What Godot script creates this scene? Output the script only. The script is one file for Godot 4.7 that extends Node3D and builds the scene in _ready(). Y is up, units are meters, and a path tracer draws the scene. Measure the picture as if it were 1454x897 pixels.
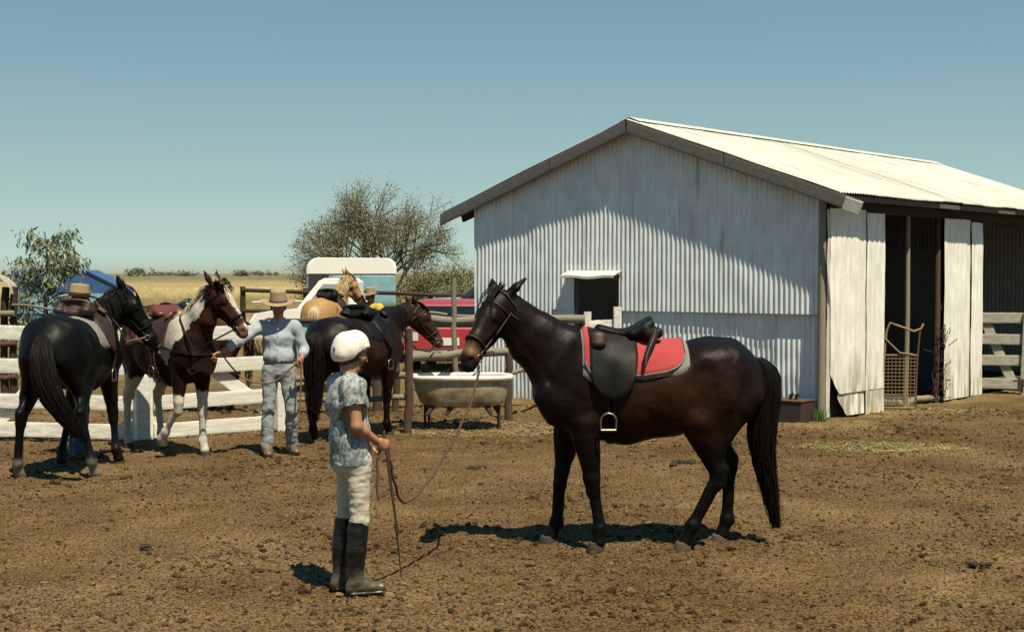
extends Node3D

# ------------------------------------------------------------------ mesh building
class MB:
	var v := PackedVector3Array()
	var n := PackedVector3Array()
	var c := PackedColorArray()
	var t := PackedVector2Array()
	var i := PackedInt32Array()
	var col := Color.WHITE

	func vert(p: Vector3, nn: Vector3, uv := Vector2.ZERO) -> int:
		v.append(p)
		n.append(nn)
		c.append(col)
		t.append(uv)
		return v.size() - 1

	func tri(a: int, b: int, d: int) -> void:
		var g := (v[b] - v[a]).cross(v[d] - v[a])
		if g.dot(n[a] + n[b] + n[d]) > 0.0:
			i.append_array(PackedInt32Array([a, d, b]))
		else:
			i.append_array(PackedInt32Array([a, b, d]))

	func quad(a: int, b: int, d: int, e: int) -> void:
		tri(a, b, d)
		tri(a, d, e)

	func face(ps: Array, nn: Vector3) -> void:
		var k := v.size()
		for p in ps:
			vert(p, nn, Vector2(p.x + p.z, p.y))
		for j in range(1, ps.size() - 1):
			tri(k, k + j, k + j + 1)

	# a face whose normal points away from a centre
	func facec(ps: Array, centre: Vector3) -> void:
		var nn: Vector3 = (ps[1] - ps[0]).cross(ps[2] - ps[0]).normalized()
		if nn.dot(ps[0] - centre) < 0.0:
			nn = -nn
		face(ps, nn)

	func box(xf: Transform3D, size: Vector3, ch := 0.005) -> void:
		var h := size * 0.5
		ch = minf(ch, minf(h.x, minf(h.y, h.z)) * 0.6)
		var ax := [Vector3.RIGHT, Vector3.UP, Vector3.BACK]
		var r := func(p: Vector3) -> Vector3: return xf * p
		var bs := xf.basis
		for k in 3:
			var a: Vector3 = ax[k]
			var b: Vector3 = ax[(k + 1) % 3]
			var d: Vector3 = ax[(k + 2) % 3]
			var ha := h[k]
			var hb := h[(k + 1) % 3]
			var hd := h[(k + 2) % 3]
			for s in [-1.0, 1.0]:
				var ps := []
				for q in [[-1, -1], [1, -1], [1, 1], [-1, 1]]:
					ps.append(r.call(a * ha * s + b * (hb - ch) * q[0] + d * (hd - ch) * q[1]))
				face(ps, (bs * (a * s)).normalized())
				# chamfers between face a*s and b*w
				for w in [-1.0, 1.0]:
					var e0: Vector3 = a * ha * s + b * (hb - ch) * w
					var e1: Vector3 = a * (ha - ch) * s + b * hb * w
					face([r.call(e0 - d * (hd - ch)), r.call(e0 + d * (hd - ch)), r.call(e1 + d * (hd - ch)), r.call(e1 - d * (hd - ch))], (bs * (a * s + b * w)).normalized())
		for sx in [-1.0, 1.0]:
			for sy in [-1.0, 1.0]:
				for sz in [-1.0, 1.0]:
					face([r.call(Vector3(h.x * sx, (h.y - ch) * sy, (h.z - ch) * sz)), r.call(Vector3((h.x - ch) * sx, h.y * sy, (h.z - ch) * sz)), r.call(Vector3((h.x - ch) * sx, (h.y - ch) * sy, h.z * sz))], (bs * Vector3(sx, sy, sz)).normalized())

	# a board from a to b; width along up, thickness across
	func board(a: Vector3, b: Vector3, w: float, th: float, up := Vector3.UP, ch := 0.005) -> void:
		var x := (b - a).normalized()
		var z := x.cross(up).normalized()
		var y := z.cross(x).normalized()
		box(Transform3D(Basis(x, y, z), (a + b) * 0.5), Vector3(a.distance_to(b), w, th), ch)

	func tube(pts: Array, radii: Array, sides := 8, squash := 1.0) -> void:
		var m := pts.size()
		var k0 := v.size()
		var ref := Vector3.UP
		var d0: Vector3 = (pts[1] - pts[0]).normalized()
		if absf(d0.dot(ref)) > 0.9:
			ref = Vector3.RIGHT
		var u := d0.cross(ref).normalized()
		for j in m:
			var d: Vector3 = pts[mini(j + 1, m - 1)] - pts[maxi(j - 1, 0)]
			d = d.normalized()
			u = (u - d * u.dot(d)).normalized()
			var w := d.cross(u)
			var rr: float = radii[mini(j, radii.size() - 1)]
			for s in sides:
				var an := TAU * s / sides
				var o := u * cos(an) + w * sin(an) * squash
				vert(pts[j] + o * rr, o.normalized(), Vector2(float(s) / sides, float(j)))
		for j in m - 1:
			for s in sides:
				var a := k0 + j * sides + s
				var b := k0 + j * sides + (s + 1) % sides
				quad(a, b, b + sides, a + sides)
		for e in [0, m - 1]:
			var dd: Vector3 = (pts[0] - pts[1]) if e == 0 else (pts[m - 1] - pts[m - 2])
			dd = dd.normalized()
			var cc := vert(pts[e], dd)
			var st := v.size()
			for s in sides:
				vert(v[k0 + e * sides + s], dd)
			for s in sides:
				tri(cc, st + s, st + (s + 1) % sides)

	# fn(u, v) -> Vector3 on a (nu+1) x (nv+1) grid, smooth normals; out: which way is outside
	func grid(nu: int, nv: int, fn: Callable, out: Vector3, cfn = null, flip := false) -> void:
		var k0 := v.size()
		for a in nu + 1:
			for b in nv + 1:
				var uu := float(a) / nu
				var vv := float(b) / nv
				var p: Vector3 = fn.call(uu, vv)
				if cfn != null:
					col = cfn.call(uu, vv, p)
				vert(p, Vector3.UP, Vector2(uu, vv))
		var w := nv + 1
		var wrap_u := v[k0].distance_to(v[k0 + nu * w]) < 1e-5 and v[k0 + nv].distance_to(v[k0 + nu * w + nv]) < 1e-5
		var sgn := 0.0
		for a in nu + 1:
			for b in nv + 1:
				var a0 := maxi(a - 1, 0)
				var a1 := mini(a + 1, nu)
				if wrap_u:
					a0 = a - 1 if a > 0 else nu - 1
					a1 = a + 1 if a < nu else 1
				var e := v[k0 + a1 * w + b] - v[k0 + a0 * w + b]
				var f := v[k0 + a * w + mini(b + 1, nv)] - v[k0 + a * w + maxi(b - 1, 0)]
				var g := e.cross(f)
				n[k0 + a * w + b] = g.normalized() if g.length_squared() > 1e-16 else Vector3.UP
				sgn += g.dot(out)
		var turn := (sgn < 0.0) != flip
		if turn:
			for q in range(k0, v.size()):
				n[q] = -n[q]
		for a in nu:
			for b in nv:
				quad(k0 + a * w + b, k0 + (a + 1) * w + b, k0 + (a + 1) * w + b + 1, k0 + a * w + b + 1)

	# surface of revolution about local y; profile of Vector2(radius, y)
	func lathe(profile: Array, xf: Transform3D, sides := 16, sq := Vector2.ONE) -> void:
		var m := profile.size()
		var k0 := v.size()
		for j in m:
			var p: Vector2 = profile[j]
			var dd: Vector2 = profile[mini(j + 1, m - 1)] - profile[maxi(j - 1, 0)]
			var nr := Vector2(dd.y, -dd.x).normalized()
			for s in sides + 1:
				var an := TAU * s / sides
				var o := Vector3(cos(an) * sq.x, 0, sin(an) * sq.y)
				var no := Vector3(cos(an) * nr.x, nr.y, sin(an) * nr.x)
				vert(xf * (o * p.x + Vector3(0, p.y, 0)), (xf.basis * no).normalized(), Vector2(float(s) / sides, float(j) / m))
		for j in m - 1:
			for s in sides:
				var a := k0 + j * (sides + 1) + s
				var b := a + sides + 1
				if v[a].distance_to(v[a + 1]) > 1e-6:
					tri(a, a + 1, b + 1)
				if v[b].distance_to(v[b + 1]) > 1e-6:
					tri(a, b + 1, b)

	# turn every triangle to agree with its normals
	func orient() -> void:
		for k in range(0, i.size(), 3):
			var a := i[k]
			var b := i[k + 1]
			var d := i[k + 2]
			if (v[b] - v[a]).cross(v[d] - v[a]).dot(n[a] + n[b] + n[d]) > 0.0:
				i[k + 1] = d
				i[k + 2] = b

	func mesh() -> ArrayMesh:
		var ar := []
		ar.resize(Mesh.ARRAY_MAX)
		ar[Mesh.ARRAY_VERTEX] = v
		ar[Mesh.ARRAY_NORMAL] = n
		ar[Mesh.ARRAY_COLOR] = c
		ar[Mesh.ARRAY_TEX_UV] = t
		ar[Mesh.ARRAY_INDEX] = i
		var m := ArrayMesh.new()
		m.add_surface_from_arrays(Mesh.PRIMITIVE_TRIANGLES, ar)
		return m


# ------------------------------------------------------------------ smooth bodies
# bones joined by a smooth minimum on a grid, meshed as surface nets
class Field:
	var lo: Vector3
	var h: float
	var nx: int
	var ny: int
	var nz: int
	var f := PackedFloat32Array()

	func _init(a: Vector3, b: Vector3, cell: float) -> void:
		lo = a
		h = cell
		nx = int(ceil((b.x - a.x) / cell)) + 1
		ny = int(ceil((b.y - a.y) / cell)) + 1
		nz = int(ceil((b.z - a.z) / cell)) + 1
		f.resize(nx * ny * nz)
		f.fill(0.6)

	# ra, rb: Vector2(radius in the plane across the hint, radius along the hint)
	func bone(a: Vector3, b: Vector3, ra: Vector2, rb: Vector2, k := 0.03, hint := Vector3(0, 0, 1), sub := false) -> void:
		var L := a.distance_to(b)
		if L < 1e-4:
			b = a + Vector3(0, 1e-3, 0) if absf(hint.y) < 0.9 else a + Vector3(1e-3, 0, 0)
			L = 1e-3
		var ta := (b - a) / L
		var w := hint - ta * hint.dot(ta)
		w = w.normalized() if w.length() > 1e-3 else ta.cross(Vector3(0.3, 0.5, 0.8)).normalized()
		var u := ta.cross(w)
		var mg := maxf(maxf(ra.x, ra.y), maxf(rb.x, rb.y)) + k + h * 1.5
		var x0 := maxi(0, int(floor((minf(a.x, b.x) - mg - lo.x) / h)))
		var x1 := mini(nx - 1, int(ceil((maxf(a.x, b.x) + mg - lo.x) / h)))
		var y0 := maxi(0, int(floor((minf(a.y, b.y) - mg - lo.y) / h)))
		var y1 := mini(ny - 1, int(ceil((maxf(a.y, b.y) + mg - lo.y) / h)))
		var z0 := maxi(0, int(floor((minf(a.z, b.z) - mg - lo.z) / h)))
		var z1 := mini(nz - 1, int(ceil((maxf(a.z, b.z) + mg - lo.z) / h)))
		var tx := ta.x
		var ty := ta.y
		var tz := ta.z
		var wx := w.x
		var wy := w.y
		var wz := w.z
		var ux := u.x
		var uy := u.y
		var uz := u.z
		var r10 := ra.x
		var r20 := ra.y
		var d1 := (rb.x - ra.x) / L
		var d2 := (rb.y - ra.y) / L
		var deep := -0.1 - k
		for kz in range(z0, z1 + 1):
			var qz := lo.z + kz * h - a.z
			for ky in range(y0, y1 + 1):
				var qy := lo.y + ky * h - a.y
				var at := (kz * ny + ky) * nx + x0
				var qx := lo.x + x0 * h - a.x
				for kx in range(x0, x1 + 1):
					var cur := f[at]
					if sub or cur > deep:
						var s := qx * tx + qy * ty + qz * tz
						var e := clampf(s, 0.0, L)
						var r1 := r10 + d1 * e
						var r2 := r20 + d2 * e
						var rm := minf(r1, r2)
						var aa := (qx * ux + qy * uy + qz * uz) / r1
						var bb := (qx * wx + qy * wy + qz * wz) / r2
						var cc := (s - e) / rm
						var k0 := sqrt(aa * aa + bb * bb + cc * cc)
						var d := -rm
						if k0 > 1e-4:
							aa /= r1
							bb /= r2
							cc /= rm
							d = k0 * (k0 - 1.0) / sqrt(aa * aa + bb * bb + cc * cc)
						if sub:
							var hs := maxf(k - absf(cur + d), 0.0) / k
							f[at] = maxf(cur, -d) + hs * hs * k * 0.25
						else:
							var hh := maxf(k - absf(cur - d), 0.0) / k
							f[at] = minf(cur, d) - hh * hh * k * 0.25
					at += 1
					qx += h

	# keep only what lies on the far side of the plane from its normal
	func cut(p: Vector3, nn: Vector3) -> void:
		var at := 0
		for kz in nz:
			for ky in ny:
				var d := (lo.z + kz * h - p.z) * nn.z + (lo.y + ky * h - p.y) * nn.y + (lo.x - p.x) * nn.x
				for kx in nx:
					if d > f[at]:
						f[at] = d
					d += nn.x * h
					at += 1

	func rough(noise: FastNoiseLite, amp: float, sc: Vector3, band := 0.08) -> void:
		var at := 0
		for kz in nz:
			for ky in ny:
				for kx in nx:
					if absf(f[at]) < band:
						f[at] += amp * noise.get_noise_3d((lo.x + kx * h) * sc.x, (lo.y + ky * h) * sc.y, (lo.z + kz * h) * sc.z)
					at += 1

	func sample(p: Vector3) -> float:
		var q := (p - lo) / h
		var x := clampi(int(floor(q.x)), 0, nx - 2)
		var y := clampi(int(floor(q.y)), 0, ny - 2)
		var z := clampi(int(floor(q.z)), 0, nz - 2)
		var d := q - Vector3(x, y, z)
		var s := (z * ny + y) * nx + x
		var sy := nx
		var sz := nx * ny
		var a := lerpf(lerpf(f[s], f[s + 1], d.x), lerpf(f[s + sy], f[s + sy + 1], d.x), d.y)
		var b := lerpf(lerpf(f[s + sz], f[s + sz + 1], d.x), lerpf(f[s + sz + sy], f[s + sz + sy + 1], d.x), d.y)
		return lerpf(a, b, d.z)

	func grad(p: Vector3) -> Vector3:
		var e := h
		return Vector3(sample(p + Vector3(e, 0, 0)) - sample(p - Vector3(e, 0, 0)), sample(p + Vector3(0, e, 0)) - sample(p - Vector3(0, e, 0)), sample(p + Vector3(0, 0, e)) - sample(p - Vector3(0, 0, e))).normalized()

	# first crossing from inside to outside along d
	func hit(o: Vector3, d: Vector3, far := 1.0) -> Vector3:
		var s := 0.0
		var last := 0.0
		while s < far:
			var val := sample(o + d * s)
			if val > 0.0:
				var lo_s := last
				var hi_s := s
				for q in 6:
					var m := (lo_s + hi_s) * 0.5
					if sample(o + d * m) > 0.0:
						hi_s = m
					else:
						lo_s = m
				return o + d * hi_s
			last = s
			s += maxf(h * 0.6, -val * 0.5)
		return o + d * far

	func mesh_into(mb: MB, cfn = null) -> void:
		var sy := nx
		var sz := nx * ny
		var id := PackedInt32Array()
		id.resize(f.size())
		id.fill(-1)
		var far := 4.0 * h
		for z in nz - 1:
			for y in ny - 1:
				var at := z * sz + y * sy - 1
				for x in nx - 1:
					at += 1
					var f0 := f[at]
					if f0 > far or f0 < -far:
						continue
					var f1 := f[at + 1]
					var f2 := f[at + sy]
					var f3 := f[at + sy + 1]
					var f4 := f[at + sz]
					var f5 := f[at + sz + 1]
					var f6 := f[at + sz + sy]
					var f7 := f[at + sz + sy + 1]
					var neg := int(f0 < 0.0) + int(f1 < 0.0) + int(f2 < 0.0) + int(f3 < 0.0) + int(f4 < 0.0) + int(f5 < 0.0) + int(f6 < 0.0) + int(f7 < 0.0)
					if neg == 0 or neg == 8:
						continue
					var sx := 0.0
					var syy := 0.0
					var szz := 0.0
					var ct := 0
					# x edges
					if (f0 < 0.0) != (f1 < 0.0):
						sx += f0 / (f0 - f1); ct += 1
					if (f2 < 0.0) != (f3 < 0.0):
						sx += f2 / (f2 - f3); syy += 1.0; ct += 1
					if (f4 < 0.0) != (f5 < 0.0):
						sx += f4 / (f4 - f5); szz += 1.0; ct += 1
					if (f6 < 0.0) != (f7 < 0.0):
						sx += f6 / (f6 - f7); syy += 1.0; szz += 1.0; ct += 1
					# y edges
					if (f0 < 0.0) != (f2 < 0.0):
						syy += f0 / (f0 - f2); ct += 1
					if (f1 < 0.0) != (f3 < 0.0):
						syy += f1 / (f1 - f3); sx += 1.0; ct += 1
					if (f4 < 0.0) != (f6 < 0.0):
						syy += f4 / (f4 - f6); szz += 1.0; ct += 1
					if (f5 < 0.0) != (f7 < 0.0):
						syy += f5 / (f5 - f7); sx += 1.0; szz += 1.0; ct += 1
					# z edges
					if (f0 < 0.0) != (f4 < 0.0):
						szz += f0 / (f0 - f4); ct += 1
					if (f1 < 0.0) != (f5 < 0.0):
						szz += f1 / (f1 - f5); sx += 1.0; ct += 1
					if (f2 < 0.0) != (f6 < 0.0):
						szz += f2 / (f2 - f6); syy += 1.0; ct += 1
					if (f3 < 0.0) != (f7 < 0.0):
						szz += f3 / (f3 - f7); sx += 1.0; syy += 1.0; ct += 1
					var p := lo + Vector3(x + sx / ct, y + syy / ct, z + szz / ct) * h
					var gn := Vector3(f1 + f3 + f5 + f7 - f0 - f2 - f4 - f6, f2 + f3 + f6 + f7 - f0 - f1 - f4 - f5, f4 + f5 + f6 + f7 - f0 - f1 - f2 - f3)
					gn = gn.normalized() if gn.length_squared() > 1e-14 else Vector3.UP
					if cfn != null:
						mb.col = cfn.call(p, gn)
					id[at] = mb.vert(p, gn, Vector2(p.x + p.z, p.y))
		for z in range(1, nz - 1):
			for y in range(1, ny - 1):
				var at := z * sz + y * sy
				for x in range(1, nx - 1):
					at += 1
					if id[at] < 0:
						continue
					var s0 := f[at] < 0.0
					if s0 != (f[at + 1] < 0.0):
						_q(mb, id[at], id[at - sy], id[at - sy - sz], id[at - sz])
					if s0 != (f[at + sy] < 0.0):
						_q(mb, id[at], id[at - 1], id[at - 1 - sz], id[at - sz])
					if s0 != (f[at + sz] < 0.0):
						_q(mb, id[at], id[at - 1], id[at - 1 - sy], id[at - sy])

	func _q(mb: MB, a: int, b: int, d: int, e: int) -> void:
		if a < 0 or b < 0 or d < 0 or e < 0:
			return
		mb.quad(a, b, d, e)


# ------------------------------------------------------------------ scene helpers
var taken := {}
var M := {}
var rnd := RandomNumberGenerator.new()
var noise := FastNoiseLite.new()
var fold := FastNoiseLite.new()

func numbered(called: String) -> String:
	var k: int = taken.get(called, 0)
	taken[called] = k + 1
	return called if k == 0 else "%s_%03d" % [called, k]

func tag(o: Node3D, label: String, category: String, group := "") -> void:
	o.set_meta("label", label)
	o.set_meta("category", category)
	if group:
		o.set_meta("group", group)

func thing(called: String, label: String, category: String, at := Vector3.ZERO, turn := 0.0, group := "") -> Node3D:
	var o := Node3D.new()
	o.name = numbered(called)
	add_child(o, true)
	o.position = at
	o.rotation.y = turn
	tag(o, label, category, group)
	return o

func part(called: String, mesh: Mesh, m: Material, parent: Node3D) -> MeshInstance3D:
	var o := MeshInstance3D.new()
	o.name = called
	o.mesh = mesh
	o.material_override = m
	if parent == self:
		o.name = numbered(called)
	else:
		var key := str(parent.get_instance_id()) + called
		o.name = numbered_in(key, called)
	parent.add_child(o, true)
	return o

func numbered_in(key: String, called: String) -> String:
	var k: int = taken.get(key, 0)
	taken[key] = k + 1
	return called if k == 0 else "%s_%03d" % [called, k]

func single(called: String, mesh: Mesh, m: Material, label: String, category: String, at := Vector3.ZERO, turn := 0.0, group := "") -> MeshInstance3D:
	var o := part(called, mesh, m, self)
	o.position = at
	o.rotation.y = turn
	tag(o, label, category, group)
	return o

func structure(called: String, mesh: Mesh, m: Material) -> MeshInstance3D:
	var o := part(called, mesh, m, self)
	o.set_meta("kind", "structure")
	return o

func lin(r: float, g: float, b: float) -> Color:   # a real-world base colour as an sRGB material colour
	return Color(r, g, b).linear_to_srgb()

func noise_tex(kind: int, freq: float, octaves: int, lo: float, hi: float, sd: int, size := 512, as_normal := false, bump := 4.0) -> NoiseTexture2D:
	var q := FastNoiseLite.new()
	q.noise_type = kind
	q.frequency = freq
	q.fractal_octaves = octaves
	q.fractal_type = FastNoiseLite.FRACTAL_FBM if octaves > 1 else FastNoiseLite.FRACTAL_NONE
	q.seed = sd
	var tx := NoiseTexture2D.new()
	tx.noise = q
	tx.width = size
	tx.height = size
	tx.seamless = true
	if as_normal:
		tx.as_normal_map = true
		tx.bump_strength = bump
	else:
		var g := Gradient.new()
		g.offsets = PackedFloat32Array([0.0, 1.0])
		g.colors = PackedColorArray([Color(lo, lo, lo), Color(hi, hi, hi)])
		tx.color_ramp = g
	return tx

func mat(color: Color, rough := 0.8, metal := 0.0, tex: Texture2D = null, scale := Vector3.ONE, bump: Texture2D = null, bump_cm := 0.3, vc := false) -> StandardMaterial3D:
	var m := StandardMaterial3D.new()
	m.albedo_color = color
	m.roughness = rough
	m.metallic = metal
	m.vertex_color_use_as_albedo = vc
	if tex or bump:
		m.uv1_triplanar = true
		m.uv1_scale = scale
	if tex:
		m.albedo_texture = tex
	if bump:
		m.heightmap_enabled = true
		m.heightmap_texture = bump
		m.heightmap_scale = bump_cm
	return m

func fbm(x: float, y: float, z := 0.0) -> float:
	return noise.get_noise_3d(x, y, z)

const SUN := Vector3(0.24, 1.0, 0.44)
const BARN := Vector3(4.0, 0.0, -19.0)
const BARN_TURN := -0.679

func _ready() -> void:
	rnd.seed = 7
	noise.seed = 11
	noise.frequency = 1.0
	noise.fractal_octaves = 3
	fold.seed = 5
	fold.frequency = 1.0
	fold.fractal_octaves = 2
	# camera
	var cam := Camera3D.new()
	cam.name = "camera"
	cam.fov = 24.1
	cam.near = 0.1
	cam.far = 6000.0
	cam.position = Vector3(0, 1.9, 0)
	cam.rotation.x = -deg_to_rad(1.65)
	add_child(cam)
	cam.current = true
	# sky and exposure
	var sm := ProceduralSkyMaterial.new()
	sm.sky_top_color = lin(0.050, 0.160, 0.268)
	sm.sky_horizon_color = lin(0.36, 0.472, 0.405)
	sm.sky_curve = 0.088
	sm.ground_bottom_color = Color(0.42, 0.35, 0.25)
	sm.ground_horizon_color = Color(0.55, 0.50, 0.38)
	sm.sun_angle_max = 1.0
	var sky := Sky.new()
	sky.sky_material = sm
	var env := Environment.new()
	env.background_mode = Environment.BG_SKY
	env.sky = sky
	env.background_energy_multiplier = 1.0
	env.tonemap_mode = Environment.TONE_MAPPER_LINEAR
	env.tonemap_exposure = 1.5
	env.sdfgi_enabled = true
	env.ssao_enabled = true
	env.ssil_enabled = true
	var we := WorldEnvironment.new()
	we.name = "world_environment"
	we.environment = env
	add_child(we)
	# sun: high, from the right and a little behind the camera
	var sun := DirectionalLight3D.new()
	sun.name = "sun"
	sun.light_energy = 1.6
	sun.light_color = Color(1.0, 0.95, 0.84)
	sun.light_angular_distance = 0.5
	sun.shadow_enabled = true
	add_child(sun)
	sun.look_at_from_position(SUN * 10.0, Vector3.ZERO, Vector3(0, 0, -1))
	make_materials()
	make_ground()
	make_barn()
	make_fences()
	make_background()
	make_horses()
	make_people()
	make_small_things()


func make_materials() -> void:
	var P := FastNoiseLite.TYPE_PERLIN
	var S := FastNoiseLite.TYPE_SIMPLEX_SMOOTH
	var fine := noise_tex(S, 0.06, 4, 0.62, 1.0, 1)
	var blotch := noise_tex(S, 0.012, 5, 0.78, 1.0, 2)
	var soft := noise_tex(S, 0.01, 4, 0.86, 1.0, 3)
	var streak := noise_tex(S, 0.02, 4, 0.7, 1.0, 4)
	var bumps := noise_tex(S, 0.05, 4, 0.0, 1.0, 5)
	M.fine = fine
	M.blotch = blotch
	M.soft = soft
	M.bumps = bumps
	M.streak = streak
	# ground: the sheet's own colours, broken by a coarse and a fine pattern
	var g := StandardMaterial3D.new()
	g.vertex_color_use_as_albedo = true
	g.roughness = 0.95
	g.metallic_specular = 0.15
	var gt := noise_tex(S, 0.09, 5, 0.3, 1.0, 21, 1024)
	var ramp := Gradient.new()
	ramp.offsets = PackedFloat32Array([0.0, 0.28, 0.42, 0.6, 1.0])
	ramp.colors = PackedColorArray([Color(0.32, 0.30, 0.28), Color(0.50, 0.48, 0.46), Color(0.83, 0.82, 0.81), Color(0.92, 0.91, 0.90), Color(1, 1, 1)])
	gt.color_ramp = ramp
	g.albedo_texture = gt
	g.heightmap_enabled = true
	g.heightmap_texture = noise_tex(S, 0.03, 6, 0.0, 1.0, 22, 1024)
	g.heightmap_scale = 3.0
	g.detail_enabled = true
	g.detail_albedo = noise_tex(S, 0.02, 5, 0.75, 1.0, 23, 512)
	g.detail_blend_mode = BaseMaterial3D.BLEND_MODE_MUL
	g.detail_uv_layer = BaseMaterial3D.DETAIL_UV_2
	M.ground = g
	# corrugated iron: weathered pale paint over galvanised sheet
	M.wall = mat(Color(1, 1, 1), 0.6, 0.0, soft, Vector3(0.9, 0.35, 0.9), null, 0.3, true)
	M.roof = mat(Color(1, 1, 1), 0.62, 0.0, soft, Vector3(0.6, 0.6, 0.6), null, 0.3, true)
	M.panel = mat(Color(1, 1, 1), 0.7, 0.0, soft, Vector3(1.2, 0.35, 1.2), bumps, 0.3, true)
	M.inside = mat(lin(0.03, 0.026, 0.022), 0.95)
	M.grey_wood = mat(lin(0.14, 0.135, 0.13), 0.85, 0.0, streak, Vector3(0.7, 5.0, 0.7), bumps, 0.4)
	M.post_wood = mat(lin(0.10, 0.055, 0.035), 0.9, 0.0, streak, Vector3(5, 0.7, 5), bumps, 0.6)
	M.log_wood = mat(lin(0.30, 0.27, 0.20), 0.9, 0.0, fine, Vector3(1.2, 4, 4), bumps, 0.6)
	M.pale_pole = mat(lin(0.34, 0.29, 0.20), 0.85, 0.0, fine, Vector3(3, 0.8, 3))
	M.white_board = mat(lin(0.84, 0.82, 0.74), 0.75, 0.0, blotch, Vector3(0.7, 3.0, 0.7), bumps, 0.25)
	M.old_white = mat(lin(0.42, 0.40, 0.33), 0.8, 0.0, blotch, Vector3(0.8, 3.0, 0.8), bumps, 0.3)
	M.rust = mat(lin(0.16, 0.075, 0.04), 0.85, 0.2, fine, Vector3(3, 3, 3), bumps, 0.4)
	M.dark_rust = mat(lin(0.055, 0.03, 0.022), 0.85, 0.0, fine, Vector3(3, 3, 3), bumps, 0.4)
	M.yellow_rust = mat(lin(0.36, 0.24, 0.11), 0.7, 0.2, fine, Vector3(4, 4, 4))
	M.enamel = mat(lin(0.80, 0.77, 0.68), 0.35, 0.0, soft, Vector3(2, 2, 2))
	M.tub_iron = mat(Color(1, 1, 1), 0.9, 0.0, blotch, Vector3(1.8, 1.8, 1.8), bumps, 0.5, true)
	M.rubber = mat(lin(0.012, 0.012, 0.013), 0.7)
	M.glass = mat(lin(0.01, 0.012, 0.014), 0.08)
	M.chrome = mat(lin(0.6, 0.6, 0.58), 0.25, 1.0)
	M.steel = mat(lin(0.24, 0.21, 0.16), 0.42, 1.0)
	M.red_paint = mat(lin(0.30, 0.010, 0.009), 0.35)
	M.red_paint.clearcoat_enabled = true
	M.white_paint = mat(lin(0.74, 0.73, 0.68), 0.35)
	M.blue_paint = mat(lin(0.23, 0.41, 0.48), 0.5, 0.0, soft, Vector3(0.5, 0.5, 0.5))
	M.deep_blue = mat(lin(0.035, 0.10, 0.26), 0.55, 0.0, soft, Vector3(0.6, 0.6, 0.6))
	M.green_paint = mat(lin(0.26, 0.43, 0.31), 0.4, 0.0, soft, Vector3(0.6, 0.6, 0.6))
	M.dark_paint = mat(lin(0.018, 0.02, 0.026), 0.3)
	M.grey_paint = mat(lin(0.22, 0.25, 0.27), 0.45)
	M.plate = mat(lin(0.55, 0.62, 0.50), 0.5)
	M.lamp_red = mat(lin(0.30, 0.012, 0.012), 0.2)
	M.lamp_pale = mat(lin(0.45, 0.47, 0.46), 0.25)
	# living things
	M.coat = mat(Color(1, 1, 1), 0.42, 0.0, noise_tex(S, 0.03, 3, 0.82, 1.0, 31, 256), Vector3(3, 3, 3), bumps, 0.12, true)
	M.coat.metallic_specular = 0.24
	M.coat.roughness = 0.52
	M.coat.roughness_texture = noise_tex(S, 0.03, 5, 0.62, 1.0, 35, 256)
	M.coat.heightmap_texture = noise_tex(S, 0.12, 3, 0.0, 1.0, 36, 512)
	M.coat.heightmap_scale = 0.14
	M.dull_coat = mat(Color(1, 1, 1), 0.6, 0.0, noise_tex(S, 0.03, 3, 0.82, 1.0, 32, 256), Vector3(3, 3, 3), null, 0.1, true)
	M.dull_coat.metallic_specular = 0.25
	M.hair = mat(Color(1, 1, 1), 0.5, 0.0, null, Vector3.ONE, null, 0.1, true)
	M.hair.metallic_specular = 0.2
	M.hoof = mat(lin(0.05, 0.035, 0.022), 0.75, 0.0, fine, Vector3(8, 8, 8))
	M.pale_hoof = mat(lin(0.11, 0.075, 0.042), 0.8, 0.0, fine, Vector3(8, 8, 8))
	M.eye = mat(lin(0.006, 0.004, 0.003), 0.08)
	M.skin = mat(Color(1, 1, 1), 0.55, 0.0, null, Vector3.ONE, null, 0.1, true)
	M.skin.subsurf_scatter_enabled = true
	M.skin.subsurf_scatter_strength = 0.08
	M.leather = mat(lin(0.010, 0.009, 0.009), 0.5, 0.0, fine, Vector3(6, 6, 6), bumps, 0.15)
	M.leather.metallic_specular = 0.3
	M.brown_leather = mat(lin(0.045, 0.02, 0.013), 0.55, 0.0, fine, Vector3(6, 6, 6), bumps, 0.15)
	M.tan_leather = mat(lin(0.20, 0.12, 0.065), 0.6, 0.0, fine, Vector3(6, 6, 6))
	M.chestnut_leather = mat(lin(0.17, 0.045, 0.025), 0.4, 0.0, fine, Vector3(6, 6, 6))
	M.rope = mat(lin(0.12, 0.05, 0.03), 0.85, 0.0, fine, Vector3(20, 20, 20))
	M.red_cloth = mat(lin(0.46, 0.055, 0.058), 0.95, 0.0, noise_tex(S, 0.05, 3, 0.75, 1.0, 33, 256), Vector3(5, 5, 5), bumps, 0.3)
	M.fleece = mat(lin(0.42, 0.40, 0.35), 1.0, 0.0, noise_tex(S, 0.08, 3, 0.45, 1.0, 34, 256), Vector3(6, 6, 6), bumps, 0.6)
	M.cloth = mat(Color(1, 1, 1), 0.95, 0.0, soft, Vector3(4, 4, 4), bumps, 0.15, true)
	M.helmet = mat(lin(0.80, 0.76, 0.66), 0.45, 0.0, soft, Vector3(6, 6, 6))
	M.boot = mat(Color(1, 1, 1), 0.42, 0.0, fine, Vector3(5, 5, 5), null, 0.1, true)
	M.straw_hat = mat(lin(0.46, 0.33, 0.19), 0.9, 0.0, fine, Vector3(10, 10, 10), bumps, 0.15)
	M.dark_band = mat(lin(0.10, 0.06, 0.04), 0.8)
	# vegetation
	M.leaf = mat(Color(1, 1, 1), 0.6, 0.0, null, Vector3.ONE, null, 0.1, true)
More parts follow.
